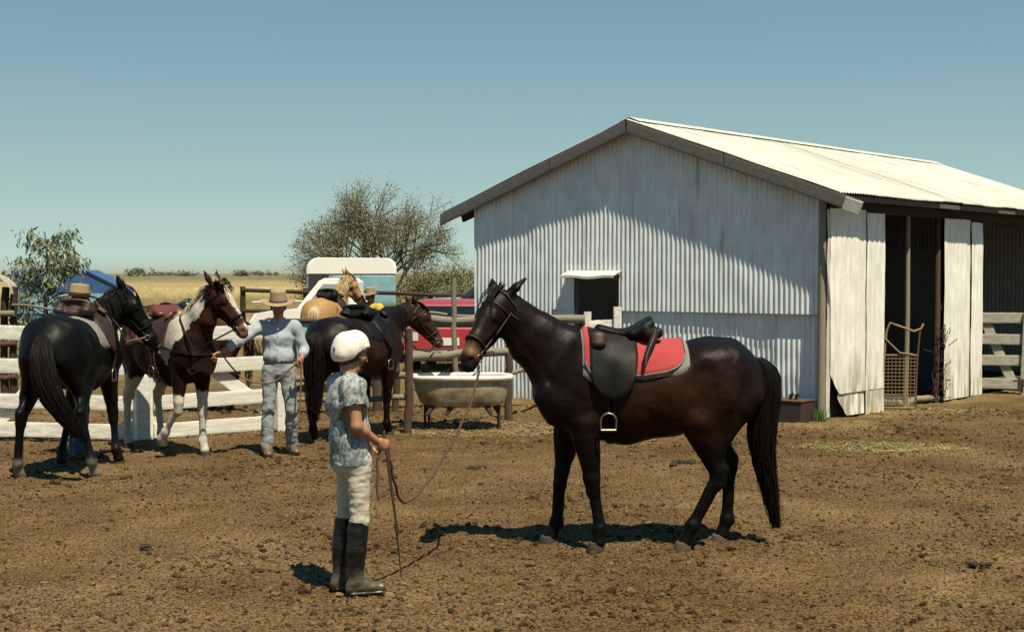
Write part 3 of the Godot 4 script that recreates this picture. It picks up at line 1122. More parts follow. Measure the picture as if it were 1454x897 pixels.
func make_fences() -> void:
	var a := Vector3(-4.20, 0, -16.8)
	var b := Vector3(-2.87, 0, -17.93)
	white_gate("board_gate", "white board gate between the pinto horse and the man in the hat", a + Vector3(0.10, 0, -0.07), b, [0.42, 0.85, 0.98, 0.2], "white board gates")
	white_gate("board_gate", "white board gate behind the black horse at the yard edge", Vector3(-6.75, 0, -16.85), a + Vector3(-0.08, 0, 0), [0.30, 0.1, 0.62, 0.85], "white board gates", 0.05)
	for q in [[a, 0.75, "white square gate post behind the pinto's front legs"], [b + Vector3(0.08, 0, -0.03), 0.78, "white gate post behind the man's legs"]]:
		var m := MB.new()
		m.board(q[0] + Vector3(0, -0.1, 0.05), q[0] + Vector3(0, q[1], 0.05), 0.16, 0.11, Vector3(0.85, 0, -0.5), 0.012)
		var o := thing("gate_post", q[2], "post", Vector3.ZERO, 0.0, "white gate posts")
		part("timber", m.mesh(), M.white_board, o)
		for y in [0.18, 0.5]:
			var k := MB.new()
			k.lathe([Vector2(0.0, 0.012), Vector2(0.012, 0.01), Vector2(0.014, 0.0)], Transform3D(Basis(Vector3.RIGHT, PI / 2), q[0] + Vector3(-0.02, y, 0.112)), 8)
			part("bolt", k.mesh(), M.dark_rust, o)
	# bush timber yard fence with the bath standing at it
	var p1 := Vector3(-1.24, 0, -17.7)
	var p2 := Vector3(-0.045, 0, -19.05)
	var f := thing("timber_fence", "brown bush timber rail fence behind the bath tub", "fence")
	part("post", crooked(p1 + Vector3(0, -0.1, 0), p1 + Vector3(0, 1.24, 0), 0.054, 0.046, 1.0).mesh(), M.post_wood, f)
	part("post", crooked(p2 + Vector3(0, -0.1, 0), p2 + Vector3(0.0, 0.97, 0), 0.054, 0.046, 2.0).mesh(), M.post_wood, f)
	part("rail", crooked(p1 + Vector3(-0.1, 0.87, -0.09), p2 + Vector3(0.04, 0.91, -0.09), 0.05, 0.055, 3.0, 0.03).mesh(), M.log_wood, f)
	var p0 := Vector3(-2.75, 0, -17.95)
	part("rail", crooked(p0 + Vector3(0, 0.60, 0.02), p1 + Vector3(-0.03, 0.68, 0.0), 0.038, 0.042, 4.0, 0.03).mesh(), M.log_wood, f)
	part("rail", crooked(p0 + Vector3(0, 0.36, 0.02), p1 + Vector3(-0.03, 0.40, 0.0), 0.030, 0.036, 5.0, 0.03).mesh(), M.log_wood, f)
	part("rail", crooked(p2 + Vector3(0, 0.60, 0), Vector3(0.62, 0.60, -21.1), 0.032, 0.03, 6.0, 0.02).mesh(), M.log_wood, f)
	var bent := MB.new()
	bent.tube([Vector3(-0.62, 0.93, -18.3), Vector3(-0.45, 0.90, -18.32), Vector3(-0.24, 0.92, -18.5), Vector3(-0.2, 0.86, -18.5)], [0.012], 6)
	part("bracket", bent.mesh(), M.dark_rust, f)
	# the second fence, nearer the cars
	var g := thing("log_fence", "grey log fence rail running past the red car to the shed", "fence")
	part("post", crooked(Vector3(-0.77, -0.1, -20.3), Vector3(-0.80, 1.85, -20.3), 0.045, 0.034, 8.0, 0.03).mesh(), M.log_wood, g)
	part("rail", crooked(Vector3(-1.75, 1.27, -20.15), Vector3(1.02, 1.26, -20.6), 0.055, 0.06, 9.0, 0.025, 9, 14).mesh(), M.log_wood, g)
	part("rail", crooked(Vector3(-1.6, 1.36, -20.3), Vector3(-0.2, 1.33, -20.5), 0.02, 0.02, 10.0, 0.03).mesh(), M.log_wood, g)
	part("rail", crooked(Vector3(-1.75, 0.78, -20.3), Vector3(0.1, 0.80, -20.5), 0.05, 0.05, 11.0, 0.03).mesh(), M.log_wood, g)
	part("post", crooked(Vector3(-1.85, -0.1, -20.2), Vector3(-1.85, 1.35, -20.2), 0.07, 0.06, 12.0, 0.02).mesh(), M.post_wood, g)
	# small white gate under the hatch
	var hp := thing("hatch_gate", "short cream gate with two posts under the shed's hatch", "gate", Vector3(0.98, 0, -20.75))
	for q in [[0.08, 1.36, 0.10], [0.50, 1.43, 0.11]]:
		part("post", board_mesh(Vector3(q[0], -0.1, 0), Vector3(q[0], q[1], 0), q[2], 0.09, q[0], Vector3.RIGHT), M.white_board, hp)
	for y in [1.16, 0.8, 0.45]:
		part("rail", board_mesh(Vector3(0.13, y, -0.02), Vector3(0.45, y + 0.01, -0.02), 0.16, 0.03, y), M.white_board, hp)
	var chain := MB.new()
	for k in 9:
		var an := k * 0.7
		chain.tube([Vector3(0.0 + 0.05 * cos(an), 1.24 + 0.012 * k - 0.05, 0.02 + 0.05 * sin(an)), Vector3(0.0 + 0.05 * cos(an + 0.7), 1.25 + 0.012 * k - 0.05, 0.02 + 0.05 * sin(an + 0.7))], [0.012], 5)
	part("wire_tie", chain.mesh(), M.rust, hp)
	# gate and fence at the far bay of the shed
	var gg := thing("stall_gate", "weathered grey board gate with wide stiles at the open bay", "gate", Vector3(7.22, 0, -23.5), -0.10)
	var gy := [1.20, 0.86, 0.53, 0.16]
	part("stile", board_mesh(Vector3(0.12, -0.02, 0.05), Vector3(0.09, 1.30, 0.05), 0.26, 0.045, 1.0, Vector3.RIGHT), M.old_white, gg)
	part("stile", board_mesh(Vector3(0.93, -0.03, 0.05), Vector3(0.98, 1.29, 0.05), 0.20, 0.045, 2.0, Vector3.RIGHT), M.old_white, gg)
	for k in 4:
		part("rail", board_mesh(Vector3(0.05, gy[k], 0.0), Vector3(1.10, gy[k] - 0.01, 0.0), 0.165, 0.035, k + 3.0), M.old_white, gg)
	part("brace", board_mesh(Vector3(0.30, 1.15, -0.04), Vector3(0.72, 0.2, -0.04), 0.15, 0.03, 9.0), M.old_white, gg)
	part("hanging_post", board_mesh(Vector3(-0.06, -0.1, 0.02), Vector3(-0.06, 1.46, 0.02), 0.09, 0.09, 11.0, Vector3.RIGHT), M.grey_wood, gg)
	var lk := MB.new()
	lk.board(Vector3(0.72, 0.2, 0.09), Vector3(1.05, 0.2, 0.09), 0.03, 0.02)
	lk.board(Vector3(0.86, 0.24, 0.1), Vector3(0.86, 0.02, 0.1), 0.03, 0.02, Vector3.RIGHT)
	part("latch", lk.mesh(), M.dark_rust, gg)
	var g2 := thing("end_fence", "dark timber fence end with a rusty frame beside the grey gate", "fence", Vector3(8.36, 0, -23.9), -0.1)
	part("post", board_mesh(Vector3(0.06, -0.1, 0), Vector3(0.06, 1.3, 0), 0.18, 0.12, 2.0, Vector3.RIGHT), M.post_wood, g2)
	for y in [1.16, 0.8, 0.45]:
		part("rail", board_mesh(Vector3(0.13, y, 0.02), Vector3(1.6, y, 0.02), 0.15, 0.035, y), M.old_white, g2)
	var fr := MB.new()
	fr.tube([Vector3(0.10, 0.0, 0.5), Vector3(0.22, 0.62, 0.42), Vector3(0.75, 0.66, 0.42), Vector3(0.85, 0.0, 0.5)], [0.018], 6)
	part("rusty_frame", fr.mesh(), M.yellow_rust, g2)
	# far stockyard rails
	var fy := thing("stockyard_rails", "distant brown stockyard rails on the dry plain", "fence", Vector3(-8.2, 0, -45.0), 0.06)
	for k in 5:
		part("post", crooked(Vector3(k * 1.9, -0.1, 0), Vector3(k * 1.9, 1.5 - 0.05 * k, 0), 0.09, 0.08, k + 1.0).mesh(), M.dark_rust, fy)
	for y in [1.38, 0.78]:
		part("rail", crooked(Vector3(0, y, 0.1), Vector3(7.6, y - 0.16, 0.1), 0.06, 0.06, y, 0.03).mesh(), M.dark_rust, fy)
	part("wire", crooked(Vector3(0.3, 1.02, 0.2), Vector3(4.0, 1.06, 0.2), 0.022, 0.022, 2.0, 0.04).mesh(), M.white_paint, fy)
	# dark timber loading frame at the far left, and a pipe rail from it
	var lf := thing("timber_stand", "dark timber stand with a pale arched top beside the gum sapling", "stand", Vector3(-6.95, 0, -20.0))
	for x in [-0.35, 0.08, 0.2]:
		part("post", crooked(Vector3(x, -0.1, 0), Vector3(x, 1.72, 0), 0.055, 0.05, x).mesh(), M.dark_rust, lf)
	for y in [1.36, 0.95, 0.5]:
		part("rail", crooked(Vector3(-0.8, y, 0.07), Vector3(0.25, y, 0.07), 0.04, 0.04, y + 1.0).mesh(), M.post_wood if y < 1.2 else M.log_wood, lf)
	var arch := MB.new()
	arch.grid(12, 6, func(u: float, v: float) -> Vector3: return Vector3(-0.25 + 0.47 * cos(PI * u), 1.62 + 0.30 * sin(PI * u), -0.2 + 0.35 * v), Vector3.UP)
	part("arched_top", arch.mesh(), M.old_white, lf)
	part("pipe_rail", crooked(Vector3(0.2, 1.47, 0.05), Vector3(1.5, 1.40, 1.2), 0.017, 0.017, 2.0, 0.02).mesh(), M.log_wood, lf)


# ------------------------------------------------------------------ vehicles
func car_body(profile: Array, width: float, belt: float, tuck := 0.84) -> MB:
	var m := MB.new()
	var mid := Vector2.ZERO
	for p in profile:
		mid += p
	mid /= profile.size()
	var st := [[-1.0, 0.93], [-0.97, 0.985], [-0.9, 1.0], [0.9, 1.0], [0.97, 0.985], [1.0, 0.93]]
	var rows := []
	for s in st:
		var row := []
		for p in profile:
			var q: Vector2 = mid + (p - mid) * s[1]
			var zf: float = lerpf(1.0, tuck, clampf((p.y - belt) / 0.45, 0.0, 1.0))
			row.append(Vector3(q.x, q.y, s[0] * width * 0.5 * zf))
		rows.append(row)
	var cc := Vector3(mid.x, mid.y, 0)
	var np := profile.size()
	for j in rows.size() - 1:
		for k in np:
			var b := (k + 1) % np
			m.facec([rows[j][k], rows[j][b], rows[j + 1][b], rows[j + 1][k]], cc)
	for e in [0, rows.size() - 1]:
		var poly := PackedVector2Array()
		for p in profile:
			poly.append(p)
		var idx := Geometry2D.triangulate_polygon(poly)
		for k in range(0, idx.size(), 3):
			m.facec([rows[e][idx[k]], rows[e][idx[k + 1]], rows[e][idx[k + 2]]], cc)
	return m

func plate_quad(pts: Array, lift: float) -> ArrayMesh:   # a thin slab through four points, lifted off along its normal
	var m := MB.new()
	var nn: Vector3 = (pts[1] - pts[0]).cross(pts[2] - pts[0]).normalized()
	var top := []
	for p in pts:
		top.append(p + nn * lift)
	m.face(top, nn)
	for k in 4:
		var b := (k + 1) % 4
		m.facec([pts[k] - nn * 0.01, pts[b] - nn * 0.01, top[b], top[k]], (pts[0] + pts[2]) * 0.5)
	return m.mesh()

func wheels(o: Node3D, xs: Array, r: float, width: float) -> void:
	for x in xs:
		for s in [-1.0, 1.0]:
			var ty := MB.new()
			var xf := Transform3D(Basis(Vector3.RIGHT, PI / 2 * s), Vector3(x, r, s * (width * 0.5 - 0.10)))
			ty.lathe([Vector2(r * 0.6, -0.09), Vector2(r * 0.92, -0.09), Vector2(r, -0.06), Vector2(r, 0.06), Vector2(r * 0.92, 0.09), Vector2(r * 0.6, 0.09)], xf, 20)
			var w := part("wheel", ty.mesh(), M.rubber, o)
			var ri := MB.new()
			ri.lathe([Vector2(0.0, 0.06), Vector2(r * 0.2, 0.06), Vector2(r * 0.45, 0.045), Vector2(r * 0.6, 0.085), Vector2(r * 0.62, 0.0)], xf, 20)
			part("rim", ri.mesh(), M.grey_paint, w)

func make_vehicles() -> void:
	# red hatchback, its tail to the yard
	var red := thing("red_car", "red hatchback parked tail-on behind the log fence", "car", Vector3(-1.05, 0, -29.0), PI / 2 - 0.08)
	var rp := [Vector2(-1.85, 0.28), Vector2(-1.95, 0.5), Vector2(-1.90, 0.88), Vector2(-1.66, 1.32), Vector2(-1.45, 1.39), Vector2(0.1, 1.40), Vector2(0.35, 1.34), Vector2(1.0, 0.95), Vector2(1.8, 0.82), Vector2(1.95, 0.55), Vector2(1.85, 0.26)]
	part("body", car_body(rp, 1.64, 0.9).mesh(), M.red_paint, red)
	part("rear_window", plate_quad([Vector3(-1.885, 0.93, -0.62), Vector3(-1.885, 0.93, 0.62), Vector3(-1.675, 1.29, 0.56), Vector3(-1.675, 1.29, -0.56)], 0.012), M.glass, red)
	for s in [-1.0, 1.0]:
		var w := [Vector3(-1.45, 0.95, s * 0.80), Vector3(0.75, 0.95, s * 0.80), Vector3(0.25, 1.31, s * 0.71), Vector3(-1.35, 1.31, s * 0.71)]
		if s < 0:
			w.reverse()
		part("side_window", plate_quad(w, 0.012), M.glass, red)
		var lp := [Vector3(-1.93, 0.66, s * 0.52), Vector3(-1.93, 0.66, s * 0.76), Vector3(-1.91, 0.82, s * 0.75), Vector3(-1.91, 0.82, s * 0.52)]
		if s < 0:
			lp.reverse()
		part("tail_lamp", plate_quad(lp, 0.015), M.lamp_pale if s < 0 else M.lamp_red, red)
	part("number_plate", plate_quad([Vector3(-1.945, 0.58, -0.24), Vector3(-1.945, 0.58, 0.24), Vector3(-1.93, 0.72, 0.24), Vector3(-1.93, 0.72, -0.24)], 0.012), M.plate, red)
	var bp := MB.new()
	bp.box(Transform3D(Basis(), Vector3(-1.95, 0.44, 0)), Vector3(0.16, 0.16, 1.62), 0.03)
	part("bumper", bp.mesh(), M.dark_paint, red)
	wheels(red, [-1.2, 1.2], 0.29, 1.6)
	# dark four wheel drive with a grey bonnet
	var dk := thing("dark_car", "dark four wheel drive with a grey bonnet beyond the red car", "car", Vector3(-0.72, 0, -45.0), PI)
	var dp := [Vector2(-2.0, 0.45), Vector2(-2.1, 0.8), Vector2(-2.05, 1.15), Vector2(-1.9, 1.66), Vector2(0.25, 1.68), Vector2(0.75, 1.22), Vector2(0.8, 0.5)]
	part("cabin", car_body(dp, 1.7, 1.1).mesh(), M.dark_paint, dk)
	var hb := [Vector2(0.82, 0.45), Vector2(0.82, 1.18), Vector2(1.9, 1.12), Vector2(2.05, 0.9), Vector2(2.0, 0.45)]
	part("bonnet", car_body(hb, 1.68, 1.5).mesh(), M.grey_paint, dk)
	for s in [-1.0, 1.0]:
		var w2 := [Vector3(-1.85, 1.18, s * 0.84), Vector3(0.55, 1.18, s * 0.84), Vector3(0.2, 1.6, s * 0.735), Vector3(-1.75, 1.6, s * 0.735)]
		if s < 0:
			w2.reverse()
		part("side_window", plate_quad(w2, 0.012), M.glass, dk)
	wheels(dk, [-1.3, 1.35], 0.37, 1.68)
	# white utility truck in front of the horse float
	var ut := thing("white_utility", "white utility truck with open window parked before the blue float", "truck", Vector3(-4.05, 0, -34.0), PI)
	var cab := [Vector2(-0.55, 0.45), Vector2(-0.57, 1.70), Vector2(-0.45, 1.79), Vector2(0.18, 1.79), Vector2(0.30, 1.73), Vector2(0.82, 1.08), Vector2(1.75, 1.0), Vector2(1.88, 0.8), Vector2(1.86, 0.45)]
	part("cab", car_body(cab, 1.65, 1.05, 0.88).mesh(), M.white_paint, ut)
	for s in [-1.0, 1.0]:
		var w3 := [Vector3(-0.38, 1.10, s * 0.825), Vector3(0.62, 1.10, s * 0.825), Vector3(0.20, 1.66, s * 0.735), Vector3(-0.36, 1.66, s * 0.735)]
		if s < 0:
			w3.reverse()
		part("side_window", plate_quad(w3, 0.012), M.grey_paint, ut)
	part("windscreen", plate_quad([Vector3(0.79, 1.13, 0.7), Vector3(0.79, 1.13, -0.7), Vector3(0.34, 1.69, -0.62), Vector3(0.34, 1.69, 0.62)], 0.012), M.glass, ut)
	var tr := MB.new()
	tr.box(Transform3D(Basis(), Vector3(-1.5, 0.78, 0)), Vector3(1.8, 0.34, 1.7), 0.02)
	part("tray", tr.mesh(), M.white_paint, ut)
	wheels(ut, [-1.5, 1.25], 0.33, 1.6)
	# horse float: blue sides under a rounded white roof
	var hf := thing("horse_float", "light blue horse float with rounded white roof in front of the tree", "trailer", Vector3(-5.45, 0, -50.0), 0.14)
	var hl := 1.48
	var side := [Vector2(-hl, 0.5), Vector2(-hl, 1.86), Vector2(hl, 1.86), Vector2(hl, 0.5)]
	part("body", car_body(side, 1.7, 9.0).mesh(), M.blue_paint, hf)
	var roof := []
	roof.append(Vector2(-hl - 0.02, 1.87))
	for k in 7:
		var an := PI - PI * 0.5 * k / 6.0
		roof.append(Vector2(-hl + 0.38 + 0.40 * cos(an), 2.02 + 0.40 * sin(an)))
	for k in 7:
		var an := PI * 0.5 - PI * 0.5 * k / 6.0
		roof.append(Vector2(hl - 0.30 + 0.32 * cos(an), 2.05 + 0.36 * sin(an)))
	roof.append(Vector2(hl + 0.02, 1.87))
	part("roof", car_body(roof, 1.74, 9.0).mesh(), M.white_paint, hf)
	part("side_opening", plate_quad([Vector3(-hl + 0.06, 1.18, 0.85), Vector3(-hl + 0.74, 1.18, 0.85), Vector3(-hl + 0.74, 1.84, 0.85), Vector3(-hl + 0.06, 1.84, 0.85)], 0.012), M.inside, hf)
	part("door_edge", plate_quad([Vector3(-hl + 0.78, 0.6, 0.85), Vector3(-hl + 0.86, 0.6, 0.85), Vector3(-hl + 0.86, 1.84, 0.85), Vector3(-hl + 0.78, 1.84, 0.85)], 0.02), M.grey_paint, hf)
	part("side_seam", plate_quad([Vector3(0.30, 0.6, 0.85), Vector3(0.33, 0.6, 0.85), Vector3(0.33, 1.84, 0.85), Vector3(0.30, 1.84, 0.85)], 0.02), M.grey_paint, hf)
	wheels(hf, [0.2], 0.33, 1.75)
	# deep blue float with a sloping nose behind the sapling
	var bf := thing("blue_float", "deep blue horse float with a sloping front behind the sapling", "trailer", Vector3(-13.4, 0, -45.0), 0.05)
	var bpz := [Vector2(-1.6, 0.5), Vector2(-1.6, 2.0), Vector2(0.62, 2.0), Vector2(1.70, 1.46), Vector2(1.75, 0.5)]
	part("body", car_body(bpz, 1.7, 9.0).mesh(), M.deep_blue, bf)
	part("nose_trim", plate_quad([Vector3(0.62, 1.99, 0.86), Vector3(0.60, 1.93, 0.86), Vector3(1.68, 1.39, 0.86), Vector3(1.70, 1.45, 0.86)], 0.02), M.dark_paint, bf)
	part("lower_band", plate_quad([Vector3(-1.5, 0.7, 0.86), Vector3(1.66, 0.7, 0.86), Vector3(1.66, 1.30, 0.86), Vector3(-1.5, 1.30, 0.86)], 0.012), M.blue_paint, bf)
	wheels(bf, [0.0], 0.33, 1.75)


# ------------------------------------------------------------------ trees and grass
func grow(m: MB, p: Vector3, d: Vector3, length: float, r: float, depth: int, tips: Array, spread: float, rise: float) -> void:
	var q := p
	var pts := [p]
	var rs := [r]
	var seg := 4
	for k in seg:
		d = (d + Vector3(rnd.randf() - 0.5, (rnd.randf() - 0.5) * 0.6 + rise, rnd.randf() - 0.5) * 0.32).normalized()
		q += d * length / seg
		pts.append(q)
		rs.append(r * (1.0 - 0.42 * (k + 1) / seg))
		if depth <= 1:
			tips.append(q)
	m.tube(pts, rs, 6 if depth > 1 else 4)
	if depth == 0:
		return
	var kids := 3 if depth > 1 else 4
	for k in kids:
		var an := TAU * (k + rnd.randf() * 0.7) / kids
		var side := d.cross(Vector3(sin(an), 0.3, cos(an))).normalized()
		var nd := (d * (0.85 - 0.15 * rnd.randf()) + side * spread * (0.6 + 0.6 * rnd.randf())).normalized()
		var from: Vector3 = pts[seg] if k < 2 else pts[seg - 1 - (k % 2)]
		grow(m, from, nd, length * (0.66 + 0.2 * rnd.randf()), r * 0.56, depth - 1, tips, spread, rise)

func leaf_mesh(tips: Array, per: int, sprd: float, size: float, slim: float, cols: Array, droop := 0.0) -> ArrayMesh:
	var m := MB.new()
	for t in tips:
		var tone: Color = cols[rnd.randi() % cols.size()]
		for k in per:
			var o := Vector3(rnd.randfn(), rnd.randfn() * 0.8, rnd.randfn()) * sprd
			var a := Vector3(rnd.randf() - 0.5, rnd.randf() - 0.5 - droop, rnd.randf() - 0.5).normalized()
			var b := a.cross(Vector3(rnd.randf() - 0.5, rnd.randf() - 0.5, rnd.randf() - 0.5)).normalized()
			var s := size * (0.6 + 0.8 * rnd.randf())
			var p: Vector3 = t + o
			m.col = tone * (0.7 + 0.6 * rnd.randf())
			m.col.a = 1.0
			var nn := a.cross(b)
			var q := m.v.size()
			m.vert(p, nn)
			m.vert(p + a * s * 0.5 + b * s * slim, nn)
			m.vert(p + a * s, nn)
			m.vert(p + a * s * 0.5 - b * s * slim, nn)
			m.quad(q, q + 1, q + 2, q + 3)
	return m.mesh()

func make_background() -> void:
	make_vehicles()
	# wide leafy tree behind the float
	rnd.seed = 21
	var t := thing("acacia_tree", "wide spreading bushy tree behind the blue float", "tree", Vector3(-5.55, 0, -60.0))
	var tr := MB.new()
	var tips := []
	for q in [[-0.5, -0.55, 1.5], [0.5, 0.42, 1.7], [0.1, 0.05, 1.7], [-1.3, -0.95, 1.3], [1.0, 0.8, 1.35], [0.3, 0.18, 1.9], [-0.2, -0.25, 1.8]]:
		grow(tr, Vector3(q[0] * 0.3, -0.05, 0.1 * q[1]), Vector3(q[1] * 0.75, 1.0, (rnd.randf() - 0.5) * 0.5).normalized(), q[2] * 1.03, 0.14, 4, tips, 0.62, 0.12)
	part("trunk", tr.mesh(), M.bark, t)
	part("crown", leaf_mesh(tips, 14, 0.16, 0.062, 0.26, [Color(0.18, 0.18, 0.10), Color(0.15, 0.155, 0.085), Color(0.22, 0.21, 0.125), Color(0.16, 0.145, 0.095)]), M.leaf, t)
	# low scrub right of it
	for q in [[-2.75, -56.0, 2.5, "olive green scrubby bush between the tree and the shed", 2.2], [-1.7, -54.0, 1.7, "low olive bush nearest the shed's left wall", 2.0]]:
		var s := thing("scrub_bush", q[3], "bush", Vector3(q[0], 0, q[1]), 0.0, "scrub by the tree")
		var sb := MB.new()
		var st := []
		for k in 5:
			grow(sb, Vector3((k - 2) * 0.25, -0.05, 0), Vector3((k - 2) * 0.4, 1.0, rnd.randf() - 0.5).normalized(), q[2] * 0.34, 0.05, 3, st, 0.7, 0.1)
		part("stem", sb.mesh(), M.bark, s)
		part("foliage", leaf_mesh(st, 26, 0.17, 0.065, 0.3, [Color(0.16, 0.16, 0.07), Color(0.13, 0.135, 0.06), Color(0.20, 0.18, 0.095)]), M.leaf, s)
	# gum sapling at the left
	rnd.seed = 5
	var gtree := thing("gum_sapling", "young gum sapling with long drooping leaves at the yard edge", "tree", Vector3(-6.75, 0, -21.5))
	var gm := MB.new()
	var gt := []
	gm.tube([Vector3(0, -0.05, 0), Vector3(0.05, 0.7, 0), Vector3(-0.02, 1.4, 0.05), Vector3(0.0, 2.1, 0.02), Vector3(-0.04, 2.5, 0.0)], [0.05, 0.042, 0.03, 0.017, 0.008], 7)
	for k in 42:
		var y := 0.35 + 1.95 * rnd.randf()
		var reach := 0.52 * clampf(1.35 - absf(y - 1.2) * 0.75, 0.35, 1.0)
		var an := rnd.randf() * TAU
		var e := Vector3(cos(an) * reach, 0.16 + 0.16 * rnd.randf(), sin(an) * reach)
		var s0 := Vector3(0.01, y, 0.02)
		gm.tube([s0, s0 + e * 0.5 + Vector3(0, 0.05, 0), s0 + e], [0.010, 0.007, 0.003], 4)
		for j in 6:
			gt.append(s0 + e * (0.35 + 0.65 * j / 5.0) + Vector3(0, -0.03, 0))
	part("trunk", gm.mesh(), M.bark, gtree)
	part("crown", leaf_mesh(gt, 15, 0.075, 0.105, 0.13, [Color(0.13, 0.165, 0.09), Color(0.17, 0.20, 0.12), Color(0.22, 0.24, 0.16), Color(0.09, 0.12, 0.06)], 0.55), M.leaf, gtree)
	# low hedge of rank grass beside the float
	rnd.seed = 8
	var hg := MB.new()
	for k in 2600:
		var x := -4.2 + 2.6 * rnd.randf()
		var z := -44.0 - 1.0 * rnd.randf()
		var hh := 1.02 * (0.75 + 0.35 * rnd.randf())
		blade(hg, Vector3(x, 0, z), hh, 0.03, Color(0.13, 0.15, 0.045) * (0.7 + 0.6 * rnd.randf()))
	var ho := single("rank_grass", hg.mesh(), M.grass, "strip of rank green grass along the track by the float", "grass")
	ho.set_meta("kind", "stuff")
	# far trees along the horizon
	for q in [[196, 900.0, 9.0, 4.0, "largest low tree clump on the left horizon"], [262, 1000.0, 8.0, 2.4, "small low tree on the horizon above the pinto's ears"], [343, 1000.0, 7.0, 3.2, "low tree on the horizon left of the float"], [372, 1100.0, 16.0, 2.6, "long low scrub line on the horizon by the float"], [230, 1150.0, 14.0, 1.8, "faint low scrub line between the horizon tree clumps"]]:
		var d: float = q[1]
		var x: float = (q[0] - 727.0) / 2100.0 * d
		var o := thing("horizon_tree", q[4], "tree", Vector3(x, 0, -d), 0.0, "trees along the horizon")
		var ht := []
		for k in 26:
			ht.append(Vector3(rnd.randfn() * q[2] * 0.45, q[3] * (0.25 + 0.75 * rnd.randf()), rnd.randfn() * 2.0))
		var tm := MB.new()
		for k in 3:
			tm.tube([Vector3((k - 1) * q[2] * 0.4, -0.2, 0), Vector3((k - 1) * q[2] * 0.42, q[3] * 0.6, 0)], [0.3, 0.2], 5)
		part("trunk", tm.mesh(), M.bark, o)
		part("crown", leaf_mesh(ht, 26, 0.9, 0.9, 0.4, [Color(0.10, 0.11, 0.07), Color(0.13, 0.13, 0.09)]), M.leaf, o)
	# dry grass on the plain
	rnd.seed = 14
	var tuft := MB.new()
	tuft.col = Color.WHITE
	for k in 7:
		blade(tuft, Vector3((rnd.randf() - 0.5) * 0.2, 0, (rnd.randf() - 0.5) * 0.2), 0.22 + 0.2 * rnd.randf(), 0.014, Color.WHITE)
	var mm := MultiMesh.new()
	mm.transform_format = MultiMesh.TRANSFORM_3D
	mm.use_colors = true
	mm.mesh = tuft.mesh()
	var n := 26000
	mm.instance_count = n
	for k in n:
		var d := 26.0 * pow(10.0, rnd.randf() * 0.85)
		var x := -0.40 * d + 0.52 * d * rnd.randf()
		var sc := 0.5 + 0.8 * rnd.randf()
		if d < 34.0:
			sc *= 0.4
		mm.set_instance_transform(k, Transform3D(Basis(Vector3.UP, rnd.randf() * TAU).scaled(Vector3(sc * (1.0 + d * 0.012), sc, sc)), Vector3(x, ground_height(x, d) - 0.01, -d)))
		var c := ground_color(x, d) * (0.75 + 0.6 * rnd.randf())
		c.a = 1.0
		mm.set_instance_color(k, c)
	var go := MultiMeshInstance3D.new()
	go.name = "dry_grass"
	go.multimesh = mm
	go.material_override = M.grass
	add_child(go)
	go.set_meta("kind", "stuff")
	tag(go, "dry yellow grass over the plain behind the yard", "grass")

func blade(m: MB, p: Vector3, hh: float, w: float, c: Color) -> void:
	var an := rnd.randf() * TAU
	var s := Vector3(cos(an), 0, sin(an)) * w * 0.5
	var lean := Vector3(rnd.randf() - 0.5, 0, rnd.randf() - 0.5) * hh * 0.6
	var nn := (s.cross(Vector3.UP)).normalized()
	m.col = c
	m.col.a = 1.0
	var q := m.v.size()
	m.vert(p - s, nn)
	m.vert(p + s, nn)
	m.vert(p + lean * 0.4 + Vector3(0, hh * 0.6, 0) + s * 0.7, nn)
	m.vert(p + lean * 0.4 + Vector3(0, hh * 0.6, 0) - s * 0.7, nn)
	m.vert(p + lean + Vector3(0, hh, 0), nn)
	m.quad(q, q + 1, q + 2, q + 3)
	m.tri(q + 3, q + 2, q + 4)


# ------------------------------------------------------------------ horses
# local axes: x forward, y up, z to the horse's right; 1.5 m at the withers
func V(x: float, y: float, z := 0.0) -> Vector3:
	return Vector3(x, y, z)

func pose(over := {}) -> Dictionary:
	var p := {
		"neck0": V(0.50, 1.19), "neck1": V(0.77, 1.45), "poll": V(0.97, 1.72), "nose": V(0.45, -0.86), "side": V(0, 0, 1),
		"fl": [V(0.44, 0.88, -0.14), V(0.42, 0.46, -0.13), V(0.42, 0.14, -0.13), V(0.47, 0.0, -0.13)],
		"fr": [V(0.44, 0.88, 0.14), V(0.42, 0.46, 0.13), V(0.42, 0.14, 0.13), V(0.47, 0.0, 0.13)],
		"hl": [V(-0.36, 0.90, -0.16), V(-0.64, 0.55, -0.14), V(-0.60, 0.15, -0.14), V(-0.54, 0.0, -0.14)],
		"hr": [V(-0.36, 0.90, 0.16), V(-0.64, 0.55, 0.14), V(-0.60, 0.15, 0.14), V(-0.54, 0.0, 0.14)],
	}
	for k in over:
		p[k] = over[k]
	return p

func head_at(p: Dictionary, a: float, b: float, c := 0.0) -> Vector3:
	var d: Vector3 = p.nose.normalized()
	var s: Vector3 = (p.side - d * d.dot(p.side)).normalized()
	return p.poll + d * a + s.cross(d) * b + s * c

